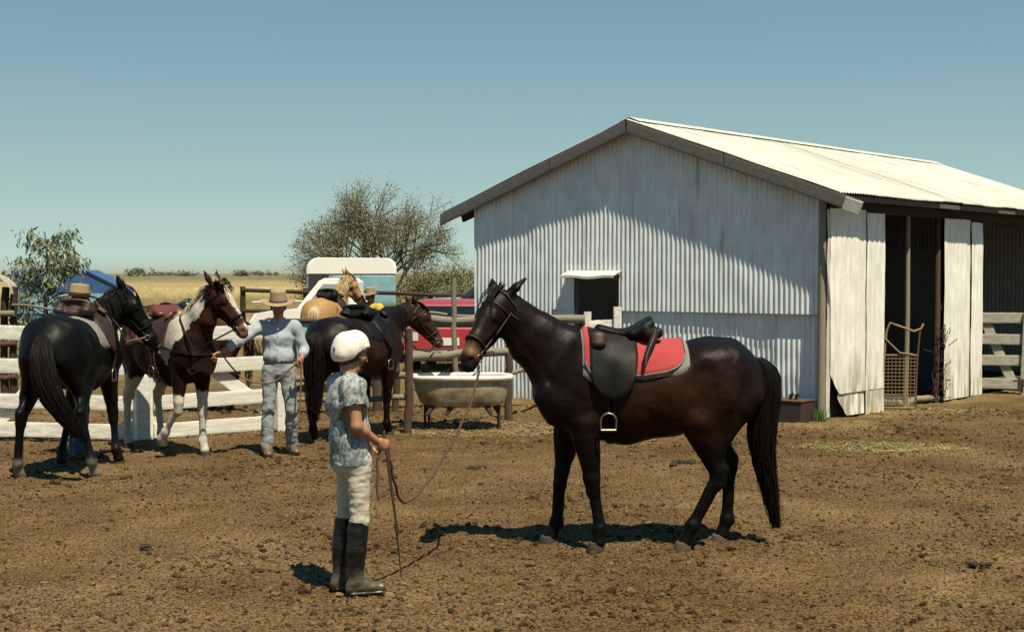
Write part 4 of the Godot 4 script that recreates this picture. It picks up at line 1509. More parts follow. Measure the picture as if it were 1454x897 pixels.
func horse_field(p: Dictionary, cell: float) -> Field:
	var lo := V(-0.95, -0.02, -0.42)
	var hi := V(0.85, 1.62, 0.42)
	for key in ["fl", "fr", "hl", "hr"]:
		for q in p[key]:
			lo = lo.min(q - V(0.16, 0.03, 0.14))
			hi = hi.max(q + V(0.16, 0.1, 0.14))
	for q in [head_at(p, 0.62, 0.0), head_at(p, -0.22, 0.1), p.neck1, p.poll]:
		lo = lo.min(q - V(0.15, 0.16, 0.15))
		hi = hi.max(q + V(0.15, 0.16, 0.15))
	lo.y = maxf(lo.y, -0.05)
	var f := Field.new(lo, hi, cell)
	# trunk
	var st := [[0.62, 1.09, 0.235, 0.165], [0.44, 1.105, 0.345, 0.22], [0.15, 1.07, 0.358, 0.265], [-0.12, 1.09, 0.322, 0.283], [-0.36, 1.18, 0.252, 0.265], [-0.53, 1.18, 0.262, 0.262], [-0.63, 1.14, 0.20, 0.20]]
	for k in st.size() - 1:
		var a: Array = st[k]
		var b: Array = st[k + 1]
		f.bone(V(a[0], a[1]), V(b[0], b[1]), Vector2(a[2], a[3]), Vector2(b[2], b[3]), 0.05)
	f.bone(V(0.50, 1.385), V(0.16, 1.36), Vector2(0.105, 0.06), Vector2(0.08, 0.06), 0.08)
	f.bone(V(-0.42, 1.36), V(-0.66, 1.27), Vector2(0.085, 0.10), Vector2(0.06, 0.06), 0.06)
	# neck
	f.bone(p.neck0, p.neck1, Vector2(0.28, 0.165), Vector2(0.185, 0.10), 0.09)
	f.bone(p.neck1, p.poll - V(0.02, 0.02), Vector2(0.185, 0.10), Vector2(0.115, 0.074), 0.05)
	# head
	var s: Vector3 = (p.side - p.nose.normalized() * p.nose.normalized().dot(p.side)).normalized()
	f.bone(head_at(p, -0.02, 0.0), head_at(p, 0.14, 0.012), Vector2(0.092, 0.076), Vector2(0.105, 0.09), 0.05, s)
	f.bone(head_at(p, 0.14, 0.012), head_at(p, 0.34, 0.012), Vector2(0.104, 0.088), Vector2(0.074, 0.056), 0.03, s)
	f.bone(head_at(p, 0.34, 0.010), head_at(p, 0.49, -0.006), Vector2(0.072, 0.055), Vector2(0.062, 0.058), 0.03, s)
	f.bone(head_at(p, 0.49, -0.006), head_at(p, 0.535, -0.022), Vector2(0.062, 0.058), Vector2(0.052, 0.05), 0.03, s)
	f.bone(head_at(p, 0.50, -0.062), head_at(p, 0.515, -0.06), Vector2(0.028, 0.034), Vector2(0.026, 0.03), 0.02, s)
	f.bone(head_at(p, 0.10, -0.075), head_at(p, 0.25, -0.072), Vector2(0.095, 0.062), Vector2(0.06, 0.036), 0.045, s)
	f.bone(head_at(p, 0.25, -0.075), head_at(p, 0.44, -0.058), Vector2(0.048, 0.032), Vector2(0.032, 0.03), 0.03, s)
	for z in [-1.0, 1.0]:
		f.bone(head_at(p, 0.135, 0.058, z * 0.072), head_at(p, 0.175, 0.05, z * 0.078), Vector2(0.030, 0.020), Vector2(0.026, 0.018), 0.03, s)
		f.bone(head_at(p, 0.22, -0.012, z * 0.072), head_at(p, 0.33, 0.0, z * 0.055), Vector2(0.016, 0.014), Vector2(0.010, 0.010), 0.03, s)
		f.bone(head_at(p, 0.52, 0.018, z * 0.046), head_at(p, 0.545, -0.004, z * 0.05), Vector2(0.020, 0.012), Vector2(0.012, 0.01), 0.012, s, true)
		# ears
		var eb := head_at(p, -0.045, 0.040, z * 0.062)
		var ed: Vector3 = (head_at(p, -1.0, p.get("ear", 0.30), z * p.get("splay", 0.35)) - p.poll).normalized()
		f.bone(eb, eb + ed * 0.08, Vector2(0.026, 0.03), Vector2(0.024, 0.036), 0.025, s)
		f.bone(eb + ed * 0.08, eb + ed * 0.17, Vector2(0.022, 0.034), Vector2(0.010, 0.010), 0.02, s)
	# quarters
	for z in [-1.0, 1.0]:
		f.bone(V(0.40, 1.34, z * 0.115), V(0.60, 1.02, z * 0.135), Vector2(0.13, 0.07), Vector2(0.115, 0.085), 0.07)
		f.bone(V(0.69, 1.06, z * 0.085), V(0.63, 0.93, z * 0.10), Vector2(0.11, 0.09), Vector2(0.10, 0.08), 0.05)
		var fk: Array = p.fl if z < 0 else p.fr
		var hk: Array = p.hl if z < 0 else p.hr
		f.bone(V(0.58, 1.0, z * 0.13), fk[0], Vector2(0.125, 0.09), Vector2(0.11, 0.075), 0.05)
		foreleg(f, fk)
		f.bone(V(-0.44, 1.27, z * 0.13), V(-0.52, 1.05, z * 0.15), Vector2(0.17, 0.12), Vector2(0.19, 0.125), 0.08)
		f.bone(V(-0.36, 1.30, z * 0.20), V(-0.38, 1.26, z * 0.21), Vector2(0.05, 0.03), Vector2(0.05, 0.03), 0.07)
		f.bone(V(-0.52, 1.06, z * 0.15), hk[0] + V(-0.03, 0.02), Vector2(0.20, 0.125), Vector2(0.135, 0.095), 0.06)
		f.bone(V(-0.66, 1.08, z * 0.11), (hk[0] + hk[1]) * 0.5 + V(-0.045, 0.02), Vector2(0.14, 0.11), Vector2(0.068, 0.055), 0.06)
		hindleg(f, hk)
	return f

func foreleg(f: Field, k: Array) -> void:
	var fwd := V(1, 0, 0)
	f.bone(k[0], k[1].lerp(k[0], 0.12), Vector2(0.112, 0.082), Vector2(0.054, 0.046), 0.04)
	f.bone(k[0].lerp(k[1], 0.25) + fwd * 0.02, k[0].lerp(k[1], 0.6), Vector2(0.08, 0.065), Vector2(0.05, 0.045), 0.04)
	f.bone(k[1] + (k[0] - k[1]).normalized() * 0.05, k[1] - V(0, 0.045), Vector2(0.054, 0.05), Vector2(0.047, 0.045), 0.03)
	f.bone(k[1], k[2], Vector2(0.042, 0.036), Vector2(0.036, 0.032), 0.02)
	f.bone(k[1] - fwd * 0.02, k[2] - fwd * 0.018, Vector2(0.022, 0.022), Vector2(0.022, 0.022), 0.02)
	f.bone(k[2] - fwd * 0.006, k[2] - fwd * 0.006 - V(0, 0.012), Vector2(0.05, 0.043), Vector2(0.047, 0.042), 0.03)
	var top: Vector3 = k[3] + V(-0.012, 0.055)
	f.bone(k[2], top, Vector2(0.037, 0.036), Vector2(0.048, 0.047), 0.02)

func hindleg(f: Field, k: Array) -> void:
	var fwd := V(1, 0, 0)
	f.bone(k[0], k[1].lerp(k[0], 0.1), Vector2(0.13, 0.09), Vector2(0.052, 0.042), 0.05)
	var back: Vector3 = (k[1] - k[0]).cross(V(0, 0, 1)).normalized()
	if back.x > 0.0:
		back = -back
	# hock with its point behind
	f.bone(k[1] + V(0, 0.05), k[1] - V(0, 0.05), Vector2(0.058, 0.046), Vector2(0.052, 0.042), 0.03)
	f.bone(k[1] + V(-0.04, 0.055), k[1] + V(-0.035, -0.02), Vector2(0.030, 0.026), Vector2(0.028, 0.024), 0.025)
	f.bone(k[1].lerp(k[0], 0.45) - fwd * 0.07, k[1] + V(-0.042, 0.05), Vector2(0.028, 0.024), Vector2(0.022, 0.02), 0.03)
	f.bone(k[1], k[2], Vector2(0.048, 0.037), Vector2(0.038, 0.033), 0.02)
	f.bone(k[1] - fwd * 0.022, k[2] - fwd * 0.02, Vector2(0.022, 0.022), Vector2(0.022, 0.022), 0.02)
	f.bone(k[2] - fwd * 0.006, k[2] - fwd * 0.006 - V(0, 0.012), Vector2(0.05, 0.043), Vector2(0.047, 0.042), 0.03)
	var top: Vector3 = k[3] + V(-0.012, 0.055)
	f.bone(k[2], top, Vector2(0.037, 0.036), Vector2(0.048, 0.047), 0.02)

func strand(m: MB, pts: Array, r0: float, r1: float) -> void:   # a three-sided hair lock
	r0 *= 0.62
	var rs := []
	for k in pts.size():
		rs.append(lerpf(r0, r1, float(k) / (pts.size() - 1)))
	m.tube(pts, rs, 3)

func curve_at(g: Array, u: float) -> Vector3:
	var x := clampf(u, 0.0, 1.0) * (g.size() - 1)
	var k := mini(int(x), g.size() - 2)
	var w := x - k
	var p0: Vector3 = g[maxi(k - 1, 0)]
	var p1: Vector3 = g[k]
	var p2: Vector3 = g[k + 1]
	var p3: Vector3 = g[mini(k + 2, g.size() - 1)]
	return p1.cubic_interpolate(p2, p0, p3, w)

# tail: locks that follow a guide curve and spread
func tail_mesh(guide: Array, count: int, width: float, c0: Color, c1: Color, taper := 0.35) -> ArrayMesh:
	var m := MB.new()
	for k in count:
		var an := rnd.randf() * TAU
		var rr := sqrt(rnd.randf())
		var o := Vector3(cos(an) * rr, (rnd.randf() - 0.5) * 0.4, sin(an) * rr)
		var far := 0.72 + 0.30 * rnd.randf() if k % 3 else 0.45 + 0.4 * rnd.randf()
		var pts := []
		for j in 10:
			var u := far * j / 9.0
			var w := width * (0.35 + 1.1 * sin(PI * clampf(u * 0.75 + 0.08, 0.0, 1.0))) * (1.0 - (1.0 - taper) * u * u)
			pts.append(curve_at(guide, u) + o * w + Vector3(fbm(u * 3.0, k * 0.37), 0.0, fbm(u * 3.0, k * 0.37, 5.0)) * 0.05 * u)
		m.col = c0.lerp(c1, rnd.randf()) 
		strand(m, pts, 0.0085, 0.0022)
	return m.mesh()

func mane_mesh(f: Field, p: Dictionary, side: float, count: int, length: float, c0: Color, c1: Color, ruffle := 0.3, locks := 40) -> ArrayMesh:
	var m := MB.new()
	var nd: Vector3 = (p.poll - p.neck0)
	for k in count:
		var u := float(k) / count + rnd.randf() * 0.01
		var c: Vector3
		if u < 0.5:
			c = (p.neck0 + V(-0.02, 0.05)).lerp(p.neck1, u * 2.0)
		else:
			c = p.neck1.lerp(p.poll, u * 2.0 - 1.0)
		var up := nd.normalized().cross(V(0, 0, 1)).normalized()
		if up.y < 0.0:
			up = -up
		var root := f.hit(c, up, 0.5)
		root -= up * 0.012
		var ln := length * (0.65 + 0.5 * rnd.randf())
		var sd := side if rnd.randf() > ruffle * 0.4 else -side
		var pts := [root]
		var q := root
		var d := (up * (0.5 + ruffle * rnd.randf()) + V(0, 0, sd) * 0.8 + V(rnd.randf() - 0.5, 0, 0) * ruffle).normalized()
		for j in 5:
			q += d * ln / 5.0
			d = (d + V(-0.1, -0.75, sd * 0.05)).normalized()
			var val := f.sample(q)
			if val < 0.012:
				q += f.grad(q) * (0.012 - val)
			pts.append(q)
		m.col = c0.lerp(c1, rnd.randf())
		strand(m, pts, 0.010, 0.003)
	if locks > 0:
		for k in locks:
			var pts := []
			var a := (rnd.randf() - 0.5) * 0.09
			var ln := 0.16 + 0.10 * rnd.randf()
			for j in 5:
				var t := j / 4.0
				pts.append(head_at(p, -0.07 + ln * t, 0.10 + 0.035 * sin(PI * t) - 0.0 * t, a * (1.0 + 0.9 * t)))
			m.col = c0.lerp(c1, rnd.randf())
			strand(m, pts, 0.008, 0.002)
		for k in int(locks * 0.7):
			var a := (rnd.randf() - 0.5) * 0.07
			var q := head_at(p, -0.03 - 0.05 * rnd.randf(), 0.075, a)
			var dd: Vector3 = (head_at(p, -1.0, 0.8 * (rnd.randf() - 0.2), (rnd.randf() - 0.5) * 1.2) - p.poll).normalized()
			m.col = c0.lerp(c1, rnd.randf())
			strand(m, [q, q + dd * 0.04, q + dd * 0.075 + V(0, -0.006)], 0.008, 0.002)
	return m.mesh()

func hoof_mesh(k: Array) -> ArrayMesh:
	var m := MB.new()
	var lean := clampf((k[3].x - k[2].x) * 2.0, -0.5, 0.7)
	var prof := [Vector2(0.0, -0.003), Vector2(0.057, 0.0), Vector2(0.059, 0.008), Vector2(0.053, 0.04), Vector2(0.048, 0.062), Vector2(0.044, 0.07), Vector2(0.0, 0.072)]
	var rows := []
	for q in prof:
		var row := []
		for s in 16:
			var an := TAU * s / 16
			row.append(k[3] + V(cos(an) * q.x * 1.08 - lean * q.y * 0.55 + 0.012, q.y - 0.016, sin(an) * q.x * 0.95))
		rows.append(row)
	m.grid(prof.size() - 1, 16, func(u: float, v: float) -> Vector3: return rows[int(round(u * (prof.size() - 1)))][int(round(v * 16)) % 16], V(0, 1, 0))
	return m.mesh()

func horse(called: String, label: String, at: Vector3, turn: float, scale: Vector3, cell: float, p: Dictionary, paint: Callable, look: Dictionary) -> Dictionary:
	var o := thing(called, label, "horse", at, turn, look.get("group", ""))
	o.scale = scale
	var f := horse_field(p, cell)
	# muscle: shoulder edge, flank hollow, throat groove, the line between thigh and buttock
	for z in [-1.0, 1.0]:
		f.bone(V(0.27, 1.34, z * 0.262), V(0.36, 0.98, z * 0.300), Vector2(0.035, 0.035), Vector2(0.04, 0.04), 0.05, V(0, 0, 1), true)
		f.bone(V(-0.34, 1.24, z * 0.345), V(-0.28, 1.12, z * 0.352), Vector2(0.085, 0.085), Vector2(0.07, 0.07), 0.06, V(0, 0, 1), true)
		f.bone(V(-0.66, 1.22, z * 0.275), V(-0.60, 0.92, z * 0.278), Vector2(0.022, 0.022), Vector2(0.03, 0.03), 0.04, V(0, 0, 1), true)
		f.bone(p.neck0 + V(0.20, -0.02, z * 0.178), p.neck1.lerp(p.poll, 0.6) + V(0.05, -0.07, z * 0.108), Vector2(0.03, 0.03), Vector2(0.024, 0.024), 0.04, V(0, 0, 1), true)
		f.bone(V(0.66, 0.94, z * 0.02), V(0.70, 1.10, z * 0.012), Vector2(0.03, 0.012), Vector2(0.03, 0.012), 0.03, V(0, 0, 1))
	f.rough(noise, 0.004, V(7, 7, 7))
	f.rough(fold, 0.007, V(3.6, 3.2, 5.0))
	var m := MB.new()
	f.mesh_into(m, paint)
	part("body", m.mesh(), look.get("coat", M.coat), o)
	for key in ["fl", "fr", "hl", "hr"]:
		part("hoof", hoof_mesh(p[key]), M.pale_hoof if key in look.get("pale", []) else M.hoof, o)
	for z in [-1.0, 1.0]:
		var e := MB.new()
		var prof := []
		for k in 9:
			prof.append(Vector2(0.021 * sin(PI * k / 8.0), -0.021 * cos(PI * k / 8.0)))
		e.lathe(prof, Transform3D(Basis(), head_at(p, 0.168, 0.034, z * 0.078)), 12)
		part("eye", e.mesh(), M.eye, o)
	part("mane", mane_mesh(f, p, look.get("mane_side", 1.0), look.get("mane_count", 110), look.get("mane_long", 0.22), look.mane[0], look.mane[1], look.get("ruffle", 0.3), look.get("forelock", 40)), M.hair, o)
	part("tail", tail_mesh(look.tail, look.get("tail_count", 150), look.get("tail_wide", 0.06), look.hair[0] if look.has("hair") else look.mane[0], look.hair[1] if look.has("hair") else look.mane[1]), M.hair, o)
	return {"node": o, "field": f, "pose": p}

# ---- tack: laid over the horse's surface
func tack(h: Dictionary, called: String, label: String, category: String, group := "") -> Node3D:
	var o := thing(called, label, category, h.node.position, h.node.rotation.y, group)
	o.scale = h.node.scale
	return o

# a cloth or flap over the back: x from x0 to x1, angle from the top a0(u)..a1(u) degrees towards side s
func drape(f: Field, x0: float, x1: float, a0: Callable, a1: Callable, s: float, off: float, thick: float, nu := 20, nv := 20, cf = null, yc := 1.05) -> ArrayMesh:
	var m := MB.new()
	var fn := func(u: float, v: float) -> Vector3:
		var x := lerpf(x0, x1, u)
		var lo_a: float = a0.call(u)
		var hi_a: float = a1.call(u)
		var an := deg_to_rad(lerpf(lo_a, hi_a, v))
		var o := V(x, yc, 0)
		var d := V(0, cos(an), s * sin(an))
		var q := f.hit(o, d, 0.7)
		var edge := minf(minf(u, 1.0 - u) * nu, minf(v, 1.0 - v) * nv)
		return q + d * (off + (thick if edge > 0.5 else 0.0) + 0.003 * fbm(x * 9.0, an * 5.0, s))
	m.grid(nu, nv, fn, V(0, 0.6, s), cf)
	return m.mesh()

# a strap over the surface: a list of [origin, direction]
func strap(f: Field, rays: Array, width := 0.010, off := 0.004, squash := 0.5, lim := 0.6) -> ArrayMesh:
	var pts := []
	for q in rays:
		var d: Vector3 = q[1].normalized()
		pts.append(f.hit(q[0], d, lim) + d * off)
	var m := MB.new()
	m.tube(pts, [width], 6, squash)
	return m.mesh()

func bridle(h: Dictionary, label: String, m: Material, group := "bridles on the horses") -> Node3D:
	var p: Dictionary = h.pose
	var f: Field = h.field
	var o := tack(h, "bridle", label, "bridle", group)
	var c := func(a: float) -> Vector3: return head_at(p, a, -0.01)
	var dir := func(a: float, an: float) -> Array:
		return [c.call(a), head_at(p, 0.0, cos(an), sin(an)) - p.poll]
	var nose := []
	for k in 21:
		nose.append(dir.call(0.37, TAU * k / 20.0))
	part("noseband", strap(f, nose, 0.012, 0.004, 0.5, 0.15), m, o)
	var brow := []
	for k in 13:
		brow.append(dir.call(0.075 - 0.02 * cos(PI * k / 6.0 - PI) * 0.0, lerpf(-1.7, 1.7, k / 12.0)))
	part("browband", strap(f, brow, 0.011, 0.004, 0.5, 0.15), m, o)
	for z in [-1.0, 1.0]:
		var cheek := []
		for k in 9:
			var a := lerpf(0.05, 0.455, k / 8.0)
			cheek.append([head_at(p, a, -0.015 - 0.03 * sin(PI * k / 8.0)), head_at(p, 0, -0.15, z) - p.poll])
		part("cheek_strap", strap(f, cheek, 0.009, 0.004, 0.5, 0.15), m, o)
		var ring := MB.new()
		var rc := head_at(p, 0.465, -0.03, z * 0.066)
		var pts := []
		for k in 13:
			pts.append(rc + (head_at(p, cos(TAU * k / 12.0) * 0.026, sin(TAU * k / 12.0) * 0.026) - p.poll))
		ring.tube(pts, [0.005], 5)
		part("bit_ring", ring.mesh(), M.steel, o)
	var head := []
	for k in 15:
		head.append([head_at(p, 0.0, -0.02), head_at(p, -0.35 * cos(lerpf(-1.9, 1.9, k / 14.0)), cos(lerpf(-1.9, 1.9, k / 14.0)), sin(lerpf(-1.9, 1.9, k / 14.0))) - p.poll])
	part("headpiece", strap(f, head, 0.011, 0.004, 0.5, 0.135), m, o)
	var thr := []
	for k in 11:
		var an := lerpf(1.4, TAU - 1.4, k / 10.0)
		thr.append([head_at(p, 0.06, -0.06), head_at(p, 0.25 * absf(cos(an)) * 0.5, cos(an), sin(an)) - p.poll])
	part("throat_strap", strap(f, thr, 0.007, 0.004, 0.5, 0.15), m, o)
	return o

func stirrup_set(o: Node3D, f: Field, x: float, s: float, y_top: float, y_iron: float, m: Material, out := 0.03) -> void:
	var pts := []
	for k in 6:
		var y := lerpf(y_top, y_iron + 0.14, k / 5.0)
		var q := f.hit(V(x, y, 0), V(0, 0, s), 0.6)
		if k > 0 and absf(q.z) < absf(pts[k - 1].z) - 0.03:
			q.z = pts[k - 1].z - s * 0.03
		q.z += s * (0.018 if k else 0.018)
		q.x = x
		q.y = y
		pts.append(q)
	var lm := MB.new()
	lm.tube(pts, [0.014], 6, 0.4)
	part("stirrup_leather", lm.mesh(), m, o)
	var base: Vector3 = pts[5]
	base.z += s * out * 0.3
	var ir := MB.new()
	var arc := []
	for k in 11:
		var an := lerpf(-0.62 * PI, 0.62 * PI, k / 10.0)
		arc.append(base + V(sin(an) * 0.054, -0.058 + cos(an) * 0.054 - (0.042 if absf(an) > 1.6 else 0.0), 0))
	ir.tube(arc, [0.0075], 6)
	ir.tube([arc[0], arc[10]], [0.011], 6)
	part("stirrup_iron", ir.mesh(), M.steel, o)

func seat_mesh(x0: float, yo: float, cell := 0.014, big := 1.0) -> ArrayMesh:
	# x0: middle of the seat; yo: its height there
	var f := Field.new(V(x0 - 0.36, yo - 0.2, -0.32), V(x0 + 0.36, yo + 0.24, 0.32), cell)
	f.bone(V(x0 + 0.20, yo + 0.02), V(x0 + 0.04, yo - 0.012), Vector2(0.034, 0.07), Vector2(0.026, 0.11), 0.03)
	f.bone(V(x0 + 0.04, yo - 0.012), V(x0 - 0.10, yo + 0.03), Vector2(0.026, 0.11), Vector2(0.036, 0.165), 0.03)
	f.bone(V(x0 - 0.10, yo + 0.035), V(x0 - 0.15, yo + 0.095), Vector2(0.032, 0.16), Vector2(0.016, 0.12), 0.025)
	f.bone(V(x0 + 0.16, yo - 0.04), V(x0 - 0.15, yo - 0.03), Vector2(0.045, 0.08), Vector2(0.05, 0.12), 0.03)
	for z in [-1.0, 1.0]:
		f.bone(V(x0 - 0.02, yo - 0.01, z * 0.13), V(x0 - 0.14, yo + 0.055, z * 0.125), Vector2(0.032, 0.035), Vector2(0.030, 0.04), 0.03)
		f.bone(V(x0 - 0.12, yo - 0.015, z * 0.135), V(x0 - 0.19, yo - 0.005, z * 0.12), Vector2(0.045, 0.05), Vector2(0.04, 0.05), 0.03)
		if big > 0.0:
			f.bone(V(x0 + 0.20, yo + 0.0, z * 0.12), V(x0 + 0.195, yo - 0.035, z * 0.165), Vector2(0.042, 0.03), Vector2(0.036, 0.026), 0.015)
	var m := MB.new()
	f.mesh_into(m)
	return m.mesh()

func saddle(h: Dictionary, label: String, x: float, look: Dictionary, group := "saddles") -> Node3D:
	var f: Field = h.field
	var o := tack(h, "saddle", label, "saddle", group)
	var top := f.hit(V(x, 1.05, 0), V(0, 1, 0), 0.7).y
	part("seat", seat_mesh(x, top + look.get("lift", 0.06), look.get("cell", 0.016), look.get("rolls", 1.0)), look.seat, o)
	for s in [-1.0, 1.0]:
		var lowest: float = look.get("flap", 88.0)
		part("flap", drape(f, x + look.get("flap_front", 0.24), x + look.get("flap_back", -0.09), func(_u: float) -> float: return 4.0, func(u: float) -> float: return 42.0 + (lowest - 42.0) * pow(maxf(0.0, 1.0 - pow(2.0 * u - 0.95, 2.0)), 0.5), s, look.get("off", 0.03), 0.012, 22, 20), look.flap_mat, o)
		stirrup_set(o, f, x + look.get("hang", 0.095), s, 1.22, look.get("iron", 0.86), look.flap_mat)
	var gp := []
	for k in 25:
		var an := lerpf(-2.9, 2.9, k / 24.0) + PI
		gp.append([V(x + 0.12, 1.07, 0), V(0, cos(an), sin(an))])
	part("girth", strap(f, gp, 0.032, 0.004, 0.25), look.flap_mat, o)
	return o

func make_horses() -> void:
	rnd.seed = 31
	main_horse()
	black_horse()
	pinto_horse()
	rear_bay()
	palomino()
	hidden_bay()

func shade(c: Color, p: Vector3, k := 1.0) -> Color:
	var q := c * (1.0 + 0.22 * k * noise.get_noise_3d(p.x * 5.0, p.y * 5.0, p.z * 5.0))
	q.a = 1.0
	return q

func main_horse() -> void:
	var p := pose({
		"neck0": V(0.50, 1.19), "neck1": V(0.80, 1.45, -0.01), "poll": V(1.03, 1.69, -0.04), "nose": V(0.25, -0.41, -0.29), "side": V(0.74, 0.0, 0.66), "ear": 0.05, "splay": 0.60,
		"fl": [V(0.45, 0.88, -0.14), V(0.395, 0.44, -0.13), V(0.345, 0.14, -0.13), V(0.365, 0.0, -0.13)],
		"fr": [V(0.52, 0.88, 0.14), V(0.60, 0.46, 0.13), V(0.63, 0.15, 0.13), V(0.68, 0.0, 0.13)],
		"hl": [V(-0.33, 0.88, -0.17), V(-0.47, 0.50, -0.15), V(-0.295, 0.165, -0.14), V(-0.235, 0.0, -0.14)],
		"hr": [V(-0.40, 0.90, 0.16), V(-0.60, 0.54, 0.14), V(-0.585, 0.16, 0.14), V(-0.54, 0.0, 0.14)],
	})
	var nd: Vector3 = p.nose.normalized()
	var paint := func(q: Vector3, _n: Vector3) -> Color:
		var c := Color(0.0085, 0.006, 0.0055)
		var warm := clampf(1.0 - Vector2((q.x + 0.15) / 0.75, (q.y - 1.05) / 0.42).length(), 0.0, 1.0)
		c = c.lerp(Color(0.034, 0.014, 0.008), clampf(warm * 1.2 + 0.25 * noise.get_noise_3d(q.x * 2.0, q.y * 2.0, q.z * 2.0), 0.0, 1.0))
		if q.y < 0.75:
			c = c.lerp(Color(0.005, 0.0042, 0.004), clampf((0.75 - q.y) * 4.0, 0.0, 1.0))
		if q.x > 0.8:
			var a: float = (q - p.poll).dot(nd)
			c = c.lerp(Color(0.018, 0.010, 0.007), clampf(a * 3.0, 0.0, 1.0))
			var b: float = (q - head_at(p, 0.455, 0.0)).length()
			var tan := clampf(1.0 - absf(a - 0.455) / 0.06, 0.0, 1.0)
			c = c.lerp(Color(0.16, 0.085, 0.045), tan * 0.9)
			if a > 0.51:
				c = c.lerp(Color(0.010, 0.008, 0.008), clampf((a - 0.50) * 25.0, 0.0, 1.0))
		return shade(c, q)
	var blk := Color(0.008, 0.007, 0.007)
	var h := horse("dark_bay_horse", "large dark bay horse with red saddle pad standing side-on in front", V(0.945, 0.0, -10.28), PI + 0.04, Vector3.ONE, 0.0135, p, paint, {
		"mane": [blk, Color(0.016, 0.011, 0.009)], "mane_side": 1.0, "mane_count": 260, "mane_long": 0.16, "ruffle": 0.0, "forelock": 22,
		"tail": [V(-0.76, 1.30), V(-0.83, 1.20), V(-0.825, 1.0), V(-0.80, 0.75), V(-0.84, 0.48), V(-0.91, 0.12)], "tail_count": 1000, "tail_wide": 0.085, "pale": ["hl", "hr"], "group": "",
	})
	var f: Field = h.field
	bridle(h, "brown leather bridle on the large dark bay horse's head", M.brown_leather)
	# fleece lined pad under the saddle, red on top
	var pad := tack(h, "saddle_pad", "red felt saddle pad with grey fleece edge on the front horse", "saddle pad")
	for s in [-1.0, 1.0]:
		part("felt", drape(f, 0.46, -0.235, func(_u: float) -> float: return 0.0, func(u: float) -> float: return 66.0 - 9.0 * u - 22.0 * pow(absf(2.0 * u - 1.0), 7.0), s, 0.018, 0.014, 34, 22), M.red_cloth, pad)
		part("fleece", drape(f, 0.472, -0.258, func(_u: float) -> float: return 0.0, func(u: float) -> float: return 67.4 - 7.6 * u - 12.0 * pow(absf(2.0 * u - 1.0), 9.0), s, 0.002, 0.014, 36, 22), M.fleece, pad)
		part("piping", strap(f, pad_edge(s), 0.006, 0.032, 1.0), M.fleece, pad)
	saddle(h, "black stock saddle with knee pads on the red saddle pad", 0.14, {"seat": M.leather, "flap_mat": M.leather, "rolls": 0.0, "flap_front": 0.285, "flap_back": -0.045, "hang": 0.16, "lift": 0.035, "cell": 0.0115, "flap": 93.0, "off": 0.036, "iron": 0.815})
	var last: Node3D = get_child(get_child_count() - 1)
	for s in [-1.0, 1.0]:
		var kp := MB.new()
		var q := f.hit(V(0.365, 1.05, 0), V(0, cos(0.42), s * sin(0.42)), 0.7)
		var kf := Field.new(q - V(0.14, 0.14, 0.14), q + V(0.14, 0.14, 0.14), 0.01)
		kf.bone(q + V(0.0, 0.06, s * 0.03), q + V(0.0, 0.02, s * 0.05), Vector2(0.058, 0.042), Vector2(0.054, 0.036), 0.02)
		kf.mesh_into(kp)
		part("knee_pad", kp.mesh(), M.brown_leather, last)
		var cs := MB.new()
		cs.tube([V(-0.02, 1.535, s * 0.09), V(-0.03, 1.505, s * 0.17), V(0.0, 1.44, s * 0.235), V(0.045, 1.35, s * 0.29), V(0.06, 1.28, s * 0.322)], [0.026, 0.028, 0.024, 0.018, 0.012], 6, 0.4)
		part("cantle_strap", cs.mesh(), M.brown_leather, last)

func pad_edge(s: float) -> Array:
	var out := []
	for k in 31:
		var u := k / 30.0
		var an := deg_to_rad(66.0 - 9.0 * u - 22.0 * pow(absf(2.0 * u - 1.0), 7.0) - 0.5)
		out.append([V(lerpf(0.46, -0.235, u), 1.05, 0), V(0, cos(an), s * sin(an))])
	for k in 8:
		var an := deg_to_rad(lerpf(35.0, 2.0, k / 7.0))
		out.append([V(-0.23, 1.05, 0), V(0, cos(an), s * sin(an))])
	return out

